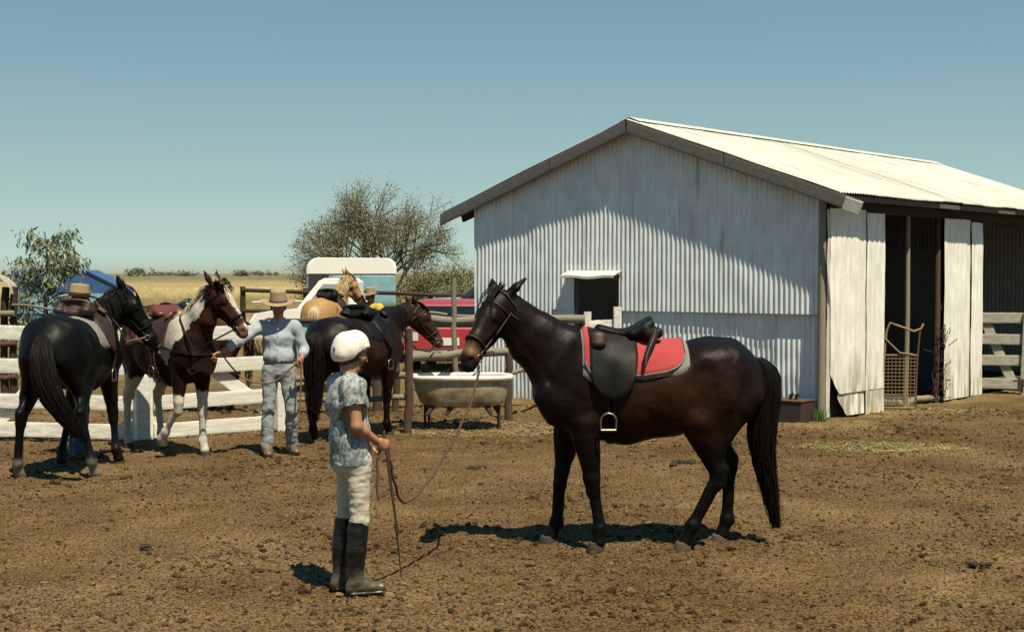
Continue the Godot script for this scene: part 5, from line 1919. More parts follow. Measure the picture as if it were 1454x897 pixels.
func black_horse() -> void:
	var p := pose({
		"neck1": V(0.70, 1.42, 0.08), "poll": V(0.84, 1.60, 0.15), "nose": V(0.12, -0.78, 0.50), "side": V(-0.95, 0.0, 0.25),
		"hl": [V(-0.40, 0.90, -0.18), V(-0.70, 0.54, -0.22), V(-0.69, 0.15, -0.25), V(-0.64, 0.0, -0.25)],
		"hr": [V(-0.26, 0.90, 0.18), V(-0.60, 0.55, 0.26), V(-0.62, 0.16, 0.36), V(-0.57, 0.0, 0.37)],
		"fl": [V(0.44, 0.88, -0.14), V(0.30, 0.48, -0.16), V(0.16, 0.17, -0.18), V(0.14, 0.02, -0.18)],
		"fr": [V(0.46, 0.88, 0.14), V(0.52, 0.46, 0.17), V(0.50, 0.14, 0.20), V(0.54, 0.0, 0.21)],
	})
	var paint := func(q: Vector3, _n: Vector3) -> Color:
		var c := Color(0.007, 0.0065, 0.007)
		if q.y < 0.22 and q.x < -0.5:
			c = c.lerp(Color(0.30, 0.26, 0.19), clampf((0.20 - q.y) * 12.0, 0.0, 1.0))
		if q.y < 0.5:
			c = c.lerp(Color(0.05, 0.038, 0.025), clampf((0.3 - q.y) * 1.0, 0.0, 0.3))
		return shade(c, q)
	var h := horse("black_horse", "black saddled horse seen from behind at the left edge of the yard", V(-4.22, 0.0, -14.25), 1.50, Vector3(1.04, 1.04, 1.1), 0.019, p, paint, {
		"mane": [Color(0.008, 0.007, 0.007), Color(0.014, 0.012, 0.011)], "mane_side": -1.0, "mane_count": 120, "mane_long": 0.24, "ruffle": 0.6,
		"tail": [V(-0.74, 1.28, 0.0), V(-0.85, 1.16, 0.02), V(-0.90, 0.95, 0.06), V(-0.92, 0.76, 0.13), V(-0.90, 0.60, 0.22), V(-0.88, 0.46, 0.32), V(-0.86, 0.36, 0.38)], "tail_count": 700, "tail_wide": 0.085, "pale": ["hl", "hr"],
	})
	bridle(h, "dark bridle on the black horse's turned head", M.leather)
	saddle(h, "brown stock saddle with pale girth on the black horse", 0.12, {"seat": M.brown_leather, "flap_mat": M.brown_leather, "lift": 0.035, "cell": 0.018, "flap": 84.0, "off": 0.02, "iron": 0.80})
	var last: Node3D = get_child(get_child_count() - 1)
	var f: Field = h.field
	for s in [-1.0, 1.0]:
		part("saddle_cloth", drape(f, 0.40, -0.16, func(_u: float) -> float: return 0.0, func(u: float) -> float: return 74.0 - 10.0 * pow(absf(2.0 * u - 1.0), 6.0), s, 0.004, 0.012, 22, 18), M.fleece, last)
	# reins lying on the neck
	var rn := MB.new()
	rn.tube([head_at(p, 0.46, -0.03, 0.07), V(0.75, 1.16, 0.22), V(0.52, 1.34, 0.21), V(0.40, 1.56, 0.05)], [0.009], 5)
	part("rein", rn.mesh(), M.tan_leather, last)

func pinto_horse() -> void:
	var p := pose({
		"neck1": V(0.75, 1.47, -0.02), "poll": V(0.90, 1.72, -0.06), "nose": V(0.48, -0.72, -0.30), "side": V(0.45, 0.0, 0.89),
		"fl": [V(0.46, 0.90, -0.14), V(0.50, 0.48, -0.13), V(0.52, 0.15, -0.12), V(0.57, 0.0, -0.12)],
		"fr": [V(0.50, 0.92, 0.14), V(0.56, 0.52, 0.18), V(0.36, 0.26, 0.22), V(0.30, 0.12, 0.24)],
		"hl": [V(-0.30, 0.90, -0.16), V(-0.52, 0.55, -0.14), V(-0.42, 0.16, -0.13), V(-0.36, 0.0, -0.13)],
		"hr": [V(-0.38, 0.90, 0.16), V(-0.66, 0.55, 0.15), V(-0.68, 0.15, 0.14), V(-0.64, 0.0, 0.14)],
	})
	var nd: Vector3 = p.nose.normalized()
	var paint := func(q: Vector3, _n: Vector3) -> Color:
		var brown := Color(0.030, 0.011, 0.007)
		var dark := Color(0.011, 0.006, 0.005)
		var white := Color(0.52, 0.48, 0.40)
		var w := 0.05 * noise.get_noise_3d(q.x * 3.0, q.y * 3.0, q.z * 3.0) + 0.02 * noise.get_noise_3d(q.x * 12.0, q.y * 12.0, q.z * 12.0)
		var c := dark.lerp(brown, clampf(0.4 + 2.0 * w * 4.0, 0.0, 1.0))
		if q.x > 0.62 and q.y > 1.25:
			c = c.lerp(Color(0.052, 0.017, 0.009), 0.6)
		var is_white := false
		# legs below the knee, shoulder patch and the upper neck
		if q.y < 0.66 + w * 2.0 and q.x > 0.2:
			is_white = true
		if q.y < 0.78 + w * 2.0 and q.x < -0.2:
			is_white = true
		var head: float = (q - p.poll).dot(nd)
		if q.x > 0.20 and q.x < p.poll.x - 0.05 and (q - p.poll).length() > 0.15 and q.y < p.poll.y + 0.07:
			var axis := 0.50 + (q.y - 1.19) * 0.70
			if q.z > 0.015 and q.x < axis + 0.06 + w * 1.6 and q.x > 0.30 + w * 1.5 and q.y > 0.93 + w:
				is_white = true
			if q.y > 1.53 + w and q.x < axis + 0.09 + w:
				is_white = true
		# blaze
		var bl: float = (q - head_at(p, head, 0.12)).length()
		if head > 0.10 and head < 0.56 and bl < 0.046 + 0.03 * smoothstep(0.35, 0.5, head) + w * 0.4 and q.x > 0.7:
			is_white = true
		if head > 0.46 and q.x > 0.7 and w > -0.02:
			c = c.lerp(Color(0.30, 0.2, 0.15), 0.4)
		if is_white:
			c = white
		return shade(c, q, 0.7)
	var h := horse("pinto_horse", "brown and white pinto horse walking towards the man in the hat", V(-3.66, 0.0, -15.72), -0.86, Vector3.ONE, 0.017, p, paint, {
		"mane": [Color(0.50, 0.44, 0.32), Color(0.38, 0.32, 0.2)], "hair": [Color(0.05, 0.03, 0.02), Color(0.3, 0.25, 0.2)], "mane_side": 1.0, "mane_count": 260, "mane_long": 0.19, "ruffle": 0.9,
		"tail": [V(-0.76, 1.30), V(-0.84, 1.18), V(-0.86, 0.95), V(-0.84, 0.7), V(-0.85, 0.5)], "tail_count": 120, "tail_wide": 0.06, "coat": M.dull_coat,
	})
	var o: Node3D = h.node
	# dark forelock over the pale mane
	var fl := MB.new()
	for k in 130:
		fl.col = Color(0.012, 0.008, 0.007)
		var a := (rnd.randf() - 0.5) * 0.15
		var q := head_at(p, -0.05 + 0.08 * rnd.randf(), 0.07, a)
		var dd: Vector3 = (head_at(p, -0.7 + 1.5 * rnd.randf(), 0.9, a * 5.0 + (rnd.randf() - 0.5) * 0.8) - p.poll).normalized()
		strand(fl, [q, q + dd * 0.05, q + dd * 0.085 + (head_at(p, 0.035, 0.0) - p.poll)], 0.010, 0.003)
	part("forelock", fl.mesh(), M.hair, o)
	bridle(h, "dark bridle on the pinto horse's head", M.leather)
	var f: Field = h.field
	var tartan := func(u: float, v: float, _q: Vector3) -> Color:
		var c := Color(0.16, 0.035, 0.03)
		var a := fmod(u * 7.0, 1.0)
		var b := fmod(v * 9.0, 1.0)
		if a < 0.38:
			c = c * 0.45
		if b < 0.38:
			c = c * 0.45 + Color(0.012, 0.03, 0.028)
		if absf(a - 0.7) < 0.05 or absf(b - 0.7) < 0.05:
			c = Color(0.20, 0.17, 0.10)
		c.a = 1.0
		return c
	var pad := tack(h, "tartan_cloth", "red and green tartan saddle cloth on the pinto's flank", "saddle cloth")
	for s in [-1.0, 1.0]:
		part("cloth", drape(f, 0.36, -0.42, func(_u: float) -> float: return 0.0, func(u: float) -> float: return 72.0 + 4.0 * sin(u * 8.0), s, 0.006, 0.012, 30, 26, tartan), M.cloth, pad)
	saddle(h, "reddish brown saddle with a steel stirrup on the pinto", 0.08, {"seat": M.chestnut_leather, "flap_mat": M.brown_leather, "lift": 0.035, "cell": 0.018, "flap": 80.0, "off": 0.024, "iron": 0.80})
	var rn := MB.new()
	rn.tube([head_at(p, 0.46, -0.03, 0.07), V(0.86, 1.12, 0.16), V(0.70, 1.26, 0.16), V(0.52, 1.44, 0.14), V(0.44, 1.53, 0.05)], [0.009], 5)
	var last: Node3D = get_child(get_child_count() - 1)
	part("rein", rn.mesh(), M.leather, last)
	var bp := []
	for k in 17:
		var an := lerpf(-1.7, 1.7, k / 16.0)
		bp.append([V(0.36 - 0.0 * an, 1.10, 0), V(1.0 * cos(an) + 0.05, 0.12 - 0.2 * cos(an), 0.9 * sin(an))])
	part("breast_strap", strap(f, bp, 0.014, 0.006), M.leather, last)

func rear_bay() -> void:
	var p := pose({
		"neck1": V(0.80, 1.36, 0.02), "poll": V(1.12, 1.50, 0.08), "nose": V(0.42, -0.80, 0.42), "side": V(-0.60, 0.0, 0.80),
		"hl": [V(-0.36, 0.90, -0.16), V(-0.66, 0.55, -0.15), V(-0.63, 0.15, -0.15), V(-0.57, 0.0, -0.15)],
		"hr": [V(-0.38, 0.90, 0.16), V(-0.64, 0.55, 0.15), V(-0.58, 0.15, 0.15), V(-0.52, 0.0, 0.15)],
	})
	var paint := func(q: Vector3, _n: Vector3) -> Color:
		var c := Color(0.011, 0.007, 0.006)
		var warm := clampf(1.0 - Vector2((q.x - 0.1) / 0.8, (q.y - 1.1) / 0.4).length(), 0.0, 1.0)
		c = c.lerp(Color(0.038, 0.016, 0.009), warm)
		if q.x > 0.9:
			c = Color(0.035, 0.018, 0.012)
			var a: float = (q - p.poll).dot(p.nose.normalized())
			c = c.lerp(Color(0.13, 0.075, 0.045), clampf((a - 0.38) * 6.0, 0.0, 0.8))
		if q.y < 0.7:
			c = c.lerp(Color(0.008, 0.007, 0.007), clampf((0.7 - q.y) * 5.0, 0.0, 1.0))
		return shade(c, q)
	var h := horse("tied_bay_horse", "dark bay saddled horse seen from behind beyond the boy", V(-1.80, 0.0, -17.1), 1.12, Vector3(1.03, 0.965, 1.14), 0.02, p, paint, {
		"mane": [Color(0.010, 0.008, 0.007), Color(0.016, 0.012, 0.010)], "mane_side": -1.0, "mane_count": 90, "mane_long": 0.2, "ruffle": 0.2,
		"tail": [V(-0.76, 1.28), V(-0.84, 1.18), V(-0.86, 0.95), V(-0.85, 0.65), V(-0.87, 0.38), V(-0.88, 0.25)], "tail_count": 420, "tail_wide": 0.085,
	})
	bridle(h, "brown bridle on the tied bay horse's lowered head", M.brown_leather)
	saddle(h, "dark worn stock saddle on the tied bay horse", 0.14, {"seat": M.leather, "flap_mat": M.leather, "lift": 0.035, "cell": 0.02, "flap": 86.0, "off": 0.018, "iron": 0.80})
	var last: Node3D = get_child(get_child_count() - 1)
	for s in [-1.0, 1.0]:
		part("saddle_cloth", drape(h.field, 0.42, -0.18, func(_u: float) -> float: return 0.0, func(u: float) -> float: return 68.0 - 8.0 * pow(absf(2.0 * u - 1.0), 6.0), s, 0.003, 0.012, 22, 18), M.leather, last)
	var rn := MB.new()
	rn.tube([head_at(p, 0.46, -0.03, 0.07), V(1.10, 0.98, 0.30), V(0.86, 1.02, 0.26), V(0.66, 1.2, 0.2)], [0.009], 5)
	part("rein", rn.mesh(), M.leather, last)

func palomino() -> void:
	var p := pose({"neck1": V(0.74, 1.50, 0.02), "poll": V(0.92, 1.74, 0.06), "nose": V(0.25, -0.80, 0.5), "side": V(-0.75, 0.0, 0.5)})
	var paint := func(q: Vector3, _n: Vector3) -> Color:
		var c := Color(0.40, 0.235, 0.095)
		var dock := clampf(1.0 - Vector2((q.z) / 0.10, (q.y - 1.22) / 0.15).length(), 0.0, 1.0)
		if q.x < -0.5:
			c = c.lerp(Color(0.56, 0.50, 0.36), clampf(dock * 2.0, 0.0, 1.0))
		if q.x > 0.7:
			var a: float = (q - p.poll).dot(p.nose.normalized())
			c = c.lerp(Color(0.30, 0.20, 0.11), clampf((a - 0.2) * 4.0, 0.0, 0.9))
		return shade(c, q, 0.6)
	var h := horse("palomino_horse", "golden palomino horse with a dark saddle before the white utility", V(-3.02, 0.0, -24.2), 1.42, Vector3.ONE * 1.03, 0.026, p, paint, {
		"mane": [Color(0.48, 0.40, 0.26), Color(0.40, 0.30, 0.16)], "mane_side": 1.0, "mane_count": 70, "mane_long": 0.22,
		"tail": [V(-0.76, 1.28), V(-0.84, 1.18), V(-0.86, 0.95), V(-0.85, 0.6), V(-0.86, 0.3)], "tail_count": 90, "tail_wide": 0.07, "coat": M.dull_coat,
	})
	bridle(h, "dark bridle on the palomino's head", M.leather)
	saddle(h, "dark saddle on the palomino's back", 0.12, {"seat": M.leather, "flap_mat": M.brown_leather, "lift": 0.05, "cell": 0.026, "flap": 84.0, "off": 0.02, "iron": 0.80})

func hidden_bay() -> void:
	var p := pose({"neck1": V(0.80, 1.32), "poll": V(1.08, 1.36), "nose": V(0.5, -0.8, 0.0)})
	var paint := func(q: Vector3, _n: Vector3) -> Color:
		var c := Color(0.075, 0.034, 0.02)
		if q.y < 0.7:
			c = c.lerp(Color(0.012, 0.009, 0.008), clampf((0.7 - q.y) * 5.0, 0.0, 1.0))
		return shade(c, q)
	var h := horse("brown_bay_horse", "brown bay horse beyond the white gate, half hidden by the pinto", V(-4.42, 0.0, -20.2), PI, Vector3.ONE * 0.97, 0.026, p, paint, {
		"mane": [Color(0.010, 0.008, 0.007), Color(0.016, 0.012, 0.010)], "mane_side": 1.0, "mane_count": 60, "mane_long": 0.2,
		"tail": [V(-0.76, 1.28), V(-0.83, 1.18), V(-0.85, 0.95), V(-0.84, 0.6), V(-0.85, 0.3)], "tail_count": 90, "tail_wide": 0.07,
	})
	saddle(h, "blue-black saddle on the brown bay horse beyond the gate", 0.14, {"seat": M.dark_paint, "flap_mat": M.dark_paint, "lift": 0.05, "cell": 0.026, "flap": 80.0, "off": 0.02, "iron": 0.80})


# ------------------------------------------------------------------ people
# local axes: x forward, y up, z to the person's right; lengths for a height of 1.75 m
func body_pose(over := {}) -> Dictionary:
	var p := {
		"pelvis": V(0, 0.95), "waist": V(0.0, 1.08), "chest": V(0.0, 1.30), "neck": V(0.0, 1.46), "head": V(0.025, 1.625), "face": V(1, -0.05, 0), "up": V(0, 1, 0),
		"sl": V(0.0, 1.41, -0.18), "el": V(-0.03, 1.13, -0.24), "wl": V(0.06, 0.89, -0.25), "hand_l": V(0.1, -1, 0), "palm_l": V(0, 0, 1),
		"sr": V(0.0, 1.41, 0.18), "er": V(-0.03, 1.13, 0.24), "wr": V(0.06, 0.89, 0.25), "hand_r": V(0.1, -1, 0), "palm_r": V(0, 0, -1),
		"hl": V(0, 0.92, -0.09), "kl": V(0.02, 0.50, -0.10), "al": V(-0.02, 0.09, -0.10), "tl": V(0.15, 0.03, -0.13),
		"hr": V(0, 0.92, 0.09), "kr": V(0.02, 0.50, 0.10), "ar": V(-0.02, 0.09, 0.10), "tr": V(0.15, 0.03, 0.13),
		"curl_l": 0.5, "curl_r": 0.5,
	}
	for k in over:
		p[k] = over[k]
	return p

func span(p: Dictionary, keys: Array, pad: float) -> Array:
	var lo: Vector3 = p[keys[0]]
	var hi: Vector3 = lo
	for k in keys:
		lo = lo.min(p[k])
		hi = hi.max(p[k])
	return [lo - Vector3.ONE * pad, hi + Vector3.ONE * pad]

const ALL_JOINTS := ["pelvis", "chest", "neck", "sl", "el", "wl", "sr", "er", "wr", "hl", "kl", "al", "hr", "kr", "ar"]

func torso_bones(f: Field, p: Dictionary, e: float, k := 0.05) -> void:
	var zz := (p.sr - p.sl).normalized() as Vector3
	f.bone(p.pelvis, p.waist, Vector2(0.105 + e, 0.155 + e), Vector2(0.098 + e, 0.142 + e), k, zz)
	f.bone(p.waist, p.chest, Vector2(0.098 + e, 0.142 + e), Vector2(0.112 + e, 0.158 + e), k, zz)
	f.bone(p.chest, p.neck - V(0, 0.04), Vector2(0.112 + e, 0.158 + e), Vector2(0.06 + e, 0.10 + e), k, zz)
	f.bone(p.sl, p.sr, Vector2(0.058 + e, 0.062 + e), Vector2(0.058 + e, 0.062 + e), k)

func arm_bones(f: Field, s: Vector3, el: Vector3, w: Vector3, e: float, fat := 1.0) -> void:
	f.bone(s, el, Vector2(0.052, 0.052) * fat + Vector2(e, e), Vector2(0.042, 0.042) * fat + Vector2(e, e), 0.03)
	f.bone(el, el.lerp(w, 0.3), Vector2(0.041, 0.041) * fat + Vector2(e, e), Vector2(0.041, 0.041) * fat + Vector2(e, e), 0.02)
	f.bone(el.lerp(w, 0.3), w, Vector2(0.041, 0.041) * fat + Vector2(e, e), Vector2(0.026, 0.029) * fat + Vector2(e, e), 0.02)

func leg_bones(f: Field, h: Vector3, kn: Vector3, an: Vector3, e: float, fat := 1.0) -> void:
	f.bone(h, kn, Vector2(0.088, 0.084) * fat + Vector2(e, e), Vector2(0.056, 0.054) * fat + Vector2(e, e), 0.03)
	f.bone(kn, kn.lerp(an, 0.35) - V(0.012, 0), Vector2(0.054, 0.052) * fat + Vector2(e, e), Vector2(0.056, 0.052) * fat + Vector2(e, e), 0.02)
	f.bone(kn.lerp(an, 0.35) - V(0.012, 0), an, Vector2(0.056, 0.052) * fat + Vector2(e, e), Vector2(0.036, 0.034) * fat + Vector2(e, e), 0.02)

func add_hand(m: MB, wrist: Vector3, dir: Vector3, palm: Vector3, curl: float, thumb_side: float, size: float, cfn: Callable) -> void:
	# dir: from the wrist along the palm; palm: the way the palm faces
	var d := dir.normalized()
	var pn := (palm - d * palm.dot(d)).normalized()
	var s := d.cross(pn) * thumb_side   # towards the thumb
	var f := Field.new(wrist - Vector3.ONE * 0.16 * size, wrist + Vector3.ONE * 0.16 * size + d * 0.03, 0.0042 * size)
	var c := wrist + d * 0.05 * size
	f.bone(wrist - d * 0.03 * size, wrist + d * 0.02 * size, Vector2(0.021, 0.026) * size, Vector2(0.020, 0.032) * size, 0.012, s)
	f.bone(wrist + d * 0.02 * size, wrist + d * 0.085 * size, Vector2(0.017, 0.034) * size, Vector2(0.014, 0.038) * size, 0.012, s)
	var lens := [0.068, 0.078, 0.073, 0.056]
	for k in 4:
		var base := wrist + (d * (0.088 - 0.004 * absf(k - 1.2)) + s * (0.030 - 0.020 * k)) * size
		var a := 0.25 + curl * 0.9 + 0.06 * k
		var dd := d
		var q := base - d * 0.02 * size
		var r := (0.0092 if k < 3 else 0.0078) * size
		for j in 3:
			dd = (dd * cos(a * [0.55, 0.95, 0.7][j]) + pn * sin(a * [0.55, 0.95, 0.7][j]))
			dd = dd.normalized()
			var nq: Vector3 = q + dd * lens[k] * [0.62, 0.36, 0.30][j] * size
			f.bone(q, nq, Vector2(r, r), Vector2(r * 0.92, r * 0.92), 0.004)
			q = nq
			r *= 0.92
			pn = (pn - dd * pn.dot(dd)).normalized() if absf(pn.dot(dd)) < 0.95 else -d
		pn = (palm - d * palm.dot(d)).normalized()
	var tb := wrist + (d * 0.025 + s * 0.026) * size
	var td := (d * 0.62 + s * 0.62 + pn * 0.35 * (0.5 + curl)).normalized()
	f.bone(tb, tb + td * 0.038 * size, Vector2(0.014, 0.013) * size, Vector2(0.0105, 0.0105) * size, 0.008)
	var t2 := tb + td * 0.038 * size
	var td2 := (td + d * 0.5 + pn * 0.5 * curl - s * 0.25 * curl).normalized()
	f.bone(t2, t2 + td2 * 0.032 * size, Vector2(0.0105, 0.0105) * size, Vector2(0.0085, 0.0085) * size, 0.005)
	f.mesh_into(m, cfn)

func add_head(m: MB, p: Dictionary, size: float, cfn: Callable) -> void:
	var x: Vector3 = p.face.normalized()
	var y: Vector3 = (p.up - x * p.up.dot(x)).normalized()
	var z := x.cross(y)
	var o: Vector3 = p.head
	var at := func(a: float, b: float, c: float) -> Vector3: return o + (x * a + y * b + z * c) * size
	var f := Field.new(o - Vector3.ONE * 0.19 * size, o + Vector3.ONE * 0.19 * size, 0.0062 * size)
	f.bone(at.call(-0.022, 0.035, 0), at.call(0.012, 0.03, 0), Vector2(0.088, 0.076) * size, Vector2(0.085, 0.072) * size, 0.02, z)
	f.bone(at.call(0.03, -0.02, 0), at.call(0.042, -0.085, 0), Vector2(0.058, 0.058) * size, Vector2(0.032, 0.034) * size, 0.03, z)
	f.bone(at.call(0.0, -0.06, 0), at.call(0.05, -0.095, 0), Vector2(0.03, 0.05) * size, Vector2(0.022, 0.022) * size, 0.02, z)
	f.bone(at.call(-0.03, -0.03, 0), p.neck, Vector2(0.052, 0.05) * size, Vector2(0.054, 0.056) * size, 0.025, z)
	f.bone(at.call(0.088, 0.022, 0), at.call(0.104, -0.028, 0), Vector2(0.009, 0.010) * size, Vector2(0.013, 0.016) * size, 0.012, z)   # nose
	f.bone(at.call(0.082, 0.034, -0.03), at.call(0.082, 0.034, 0.03), Vector2(0.010, 0.012) * size, Vector2(0.010, 0.012) * size, 0.015, y)   # brow
	for c in [-1.0, 1.0]:
		f.bone(at.call(0.094, 0.012, c * 0.030), at.call(0.094, 0.010, c * 0.036), Vector2(0.011, 0.013) * size, Vector2(0.011, 0.013) * size, 0.008, z, true)   # eye sockets
		f.bone(at.call(0.078, 0.010, c * 0.031), at.call(0.079, 0.010, c * 0.032), Vector2(0.011, 0.012) * size, Vector2(0.011, 0.012) * size, 0.003, z)
		f.bone(at.call(-0.012, 0.022, c * 0.076), at.call(-0.006, -0.026, c * 0.074), Vector2(0.020, 0.010) * size, Vector2(0.012, 0.009) * size, 0.006, z)   # ears
		f.bone(at.call(0.068, -0.012, c * 0.036), at.call(0.060, -0.02, c * 0.042), Vector2(0.022, 0.018) * size, Vector2(0.02, 0.016) * size, 0.02, z)
	f.bone(at.call(0.088, -0.056, -0.015), at.call(0.088, -0.056, 0.015), Vector2(0.009, 0.007) * size, Vector2(0.009, 0.007) * size, 0.008, y)
	f.bone(at.call(0.100, -0.060, -0.016), at.call(0.100, -0.060, 0.016), Vector2(0.003, 0.007) * size, Vector2(0.003, 0.007) * size, 0.003, y, true)
	f.mesh_into(m, cfn)

func person(called: String, label: String, at: Vector3, turn: float, scale: float, p: Dictionary, look: Dictionary) -> Node3D:
	var o := thing(called, label, "person", at, turn)
	o.scale = Vector3.ONE * scale
	var skin_c: Color = look.skin
	var hair_c: Color = look.get("hair", Color(0.03, 0.02, 0.014))
	var thin: float = look.get("thin", 1.0)
	var paint := func(q: Vector3, _n: Vector3) -> Color:
		var c := skin_c * (1.0 + 0.15 * noise.get_noise_3d(q.x * 18.0, q.y * 18.0, q.z * 18.0))
		var r: Vector3 = q - p.head
		if r.length() < 0.17:
			var fx: float = r.dot(p.face.normalized())
			if fx < 0.03 and r.y > -0.055 + fx * 0.4 and absf(r.z) < 0.1 or r.y > 0.075:
				c = hair_c
			elif fx > 0.07 and absf(r.y - 0.012) < 0.009 and absf(absf(r.dot(p.face.cross(V(0, 1, 0)))) - 0.031) < 0.012:
				c = Color(0.05, 0.035, 0.03)
			elif fx > 0.07 and absf(r.y + 0.058) < 0.007:
				c = skin_c * Color(0.85, 0.55, 0.5)
		c.a = 1.0
		return c
	var b := span(p, ALL_JOINTS, 0.20)
	var f := Field.new(b[0], b[1], look.get("cell", 0.016))
	torso_bones(f, p, -0.022)
	arm_bones(f, p.sl, p.el, p.wl, 0.0, thin)
	arm_bones(f, p.sr, p.er, p.wr, 0.0, thin)
	leg_bones(f, p.hl, p.kl, p.al, -0.012, thin)
	leg_bones(f, p.hr, p.kr, p.ar, -0.012, thin)
	f.bone(p.neck - V(0, 0.05), p.neck + (p.head - p.neck) * 0.45, Vector2(0.058, 0.062), Vector2(0.05, 0.05), 0.03)
	var m := MB.new()
	f.mesh_into(m, paint)
	add_head(m, p, look.get("head_size", 1.0), paint)
	add_hand(m, p.wl, p.hand_l, p.palm_l, p.curl_l, -1.0 if look.get("flip_l", false) else 1.0, look.get("hand_size", 1.0), paint)
	add_hand(m, p.wr, p.hand_r, p.palm_r, p.curl_r, 1.0 if look.get("flip_r", false) else -1.0, look.get("hand_size", 1.0), paint)
	part("body", m.mesh(), M.skin, o)
	# shirt
	var sf := Field.new(b[0], b[1], look.get("cell", 0.016) * 0.85)
	torso_bones(sf, p, look.get("loose", 0.012), 0.06)
	var hem: float = look.hem
	sf.bone(V(p.pelvis.x, hem - 0.03, p.pelvis.z), p.waist, Vector2(0.128, 0.178) if look.get("untucked", false) else Vector2(0.10, 0.14), Vector2(0.115, 0.16), 0.05)
	for q in [[p.sl, p.el, p.wl], [p.sr, p.er, p.wr]]:
		var sl: float = look.sleeve   # 0..1 upper arm, 1..2 forearm
		var e1: float = look.get("sleeve_loose", 0.02)
		var end: Vector3 = q[0].lerp(q[1], minf(sl, 1.0))
		sf.bone(q[0], end, Vector2(0.056 + e1, 0.056 + e1) * thin, Vector2(0.045 + e1 * 1.2, 0.045 + e1 * 1.2) * thin, 0.04)
		if sl > 1.0:
			var e2: Vector3 = q[1].lerp(q[2], sl - 1.0)
			sf.bone(q[1], e2, Vector2(0.046 + e1, 0.046 + e1) * thin, Vector2(0.038 + e1, 0.038 + e1) * thin, 0.02)
			sf.bone(e2.lerp(q[1], 0.12), e2, Vector2(0.046 + e1, 0.046 + e1) * thin, Vector2(0.044 + e1, 0.044 + e1) * thin, 0.006)
	sf.bone(p.neck - V(0.004, 0.03), p.neck + V(0.0, 0.012), Vector2(0.068, 0.072), Vector2(0.062, 0.066), 0.012)
	sf.bone(p.neck - V(-0.004, 0.005), p.neck + V(0.012, 0.09), Vector2(0.05, 0.053), Vector2(0.05, 0.053), 0.004, V(0, 0, 1), true)
	sf.rough(fold, look.get("folds", 0.010), V(7.0, 5.0, 7.0), 0.05)
	sf.rough(fold, 0.004, V(19.0, 11.0, 19.0), 0.05)
	# open the sleeve ends
	if look.sleeve < 1.0:
		for q in [[p.sl, p.el], [p.sr, p.er]]:
			var e: Vector3 = q[0].lerp(q[1], look.sleeve)
			var dd: Vector3 = (q[1] - q[0]).normalized()
			sf.bone(e + dd * 0.02, e + dd * 0.13, Vector2(0.11, 0.11), Vector2(0.09, 0.09), 0.006, V(0, 0, 1), true)
	sf.cut(V(0, hem, 0), V(0, -1, 0))
	var sm := MB.new()
	sf.mesh_into(sm, look.shirt)
	part("shirt", sm.mesh(), M.cloth, o)
	# trousers
	var tf := Field.new(V(b[0].x, 0.0, b[0].z), V(b[1].x, p.waist.y + 0.1, b[1].z), look.get("cell", 0.016) * 0.85)
	var e3: float = look.get("trouser_loose", 0.012)
	tf.bone(p.pelvis - V(0, 0.02), p.waist - V(0, 0.02), Vector2(0.108, 0.152) + Vector2.ONE * (e3 - 0.008), Vector2(0.096, 0.138) + Vector2.ONE * (e3 - 0.008), 0.05)
	tf.bone(p.pelvis + V(-0.04, -0.05, -0.06), p.pelvis + V(-0.04, -0.05, 0.06), Vector2(0.09, 0.08), Vector2(0.09, 0.08), 0.05)
	for q in [[p.hl, p.kl, p.al], [p.hr, p.kr, p.ar]]:
		leg_bones(tf, q[0], q[1], q[2], e3, thin)
		if look.get("wide_cuff", false):
			tf.bone(q[1].lerp(q[2], 0.3), q[2] - V(0, 0.03), Vector2(0.066, 0.062), Vector2(0.072, 0.064), 0.03)
	tf.rough(fold, look.get("leg_folds", 0.010), V(8.0, 9.0, 8.0), 0.05)
	tf.rough(fold, 0.004, V(12.0, 26.0, 12.0), 0.05)
	tf.cut(V(0, look.waist, 0), V(0, 1, 0))
	if look.has("cuff"):
		tf.cut(V(0, look.cuff, 0), V(0, -1, 0))
	var tm := MB.new()
	tf.mesh_into(tm, look.trousers)
	part("trousers", tm.mesh(), M.cloth, o)
	# boots
	for q in [[p.kl, p.al, p.tl], [p.kr, p.ar, p.tr]]:
		var lo: Vector3 = q[1].min(q[2]).min(q[0]) - Vector3.ONE * 0.12
		var hi: Vector3 = q[1].max(q[2]).max(q[0]) + Vector3.ONE * 0.12
		lo.y = -0.05
		hi.y = look.boot_top + 0.06
		var bf := Field.new(lo, hi, 0.009)
		var heel: Vector3 = q[1] + (q[1] - q[2]).normalized() * 0.035
		var side: Vector3 = (q[2] - q[1]).cross(V(0, 1, 0)).normalized()
		bf.bone(V(heel.x, q[1].y - 0.045, heel.z), V(q[2].x, q[2].y + 0.012, q[2].z), Vector2(0.042, 0.038), Vector2(0.032, 0.042), 0.03, side)
		bf.bone(q[1], q[1].lerp(q[2], 0.55) - V(0, 0.01, 0), Vector2(0.05, 0.042), Vector2(0.038, 0.040), 0.03, side)
		var rt: float = look.get("boot_wide", 0.052)
		if look.boot_top > 0.25:
			bf.bone(q[1], q[1].lerp(q[0], 0.5) - V(0.01, 0, 0), Vector2(0.047, 0.044), Vector2(0.066, 0.062), 0.03)
			bf.bone(q[1].lerp(q[0], 0.5) - V(0.01, 0, 0), q[0] + V(0, 0.06, 0), Vector2(0.066, 0.062), Vector2(rt + 0.018, rt + 0.014), 0.02)
		else:
			bf.bone(q[1], q[1] + V(0, 0.12, 0), Vector2(rt, rt * 0.9), Vector2(rt * 0.95, rt * 0.9), 0.03)
		bf.bone(V(heel.x, 0.01, heel.z), V(q[2].x, 0.012, q[2].z), Vector2(0.014, 0.040), Vector2(0.012, 0.044), 0.006, side)
		bf.rough(fold, 0.004, V(14, 18, 14), 0.05)
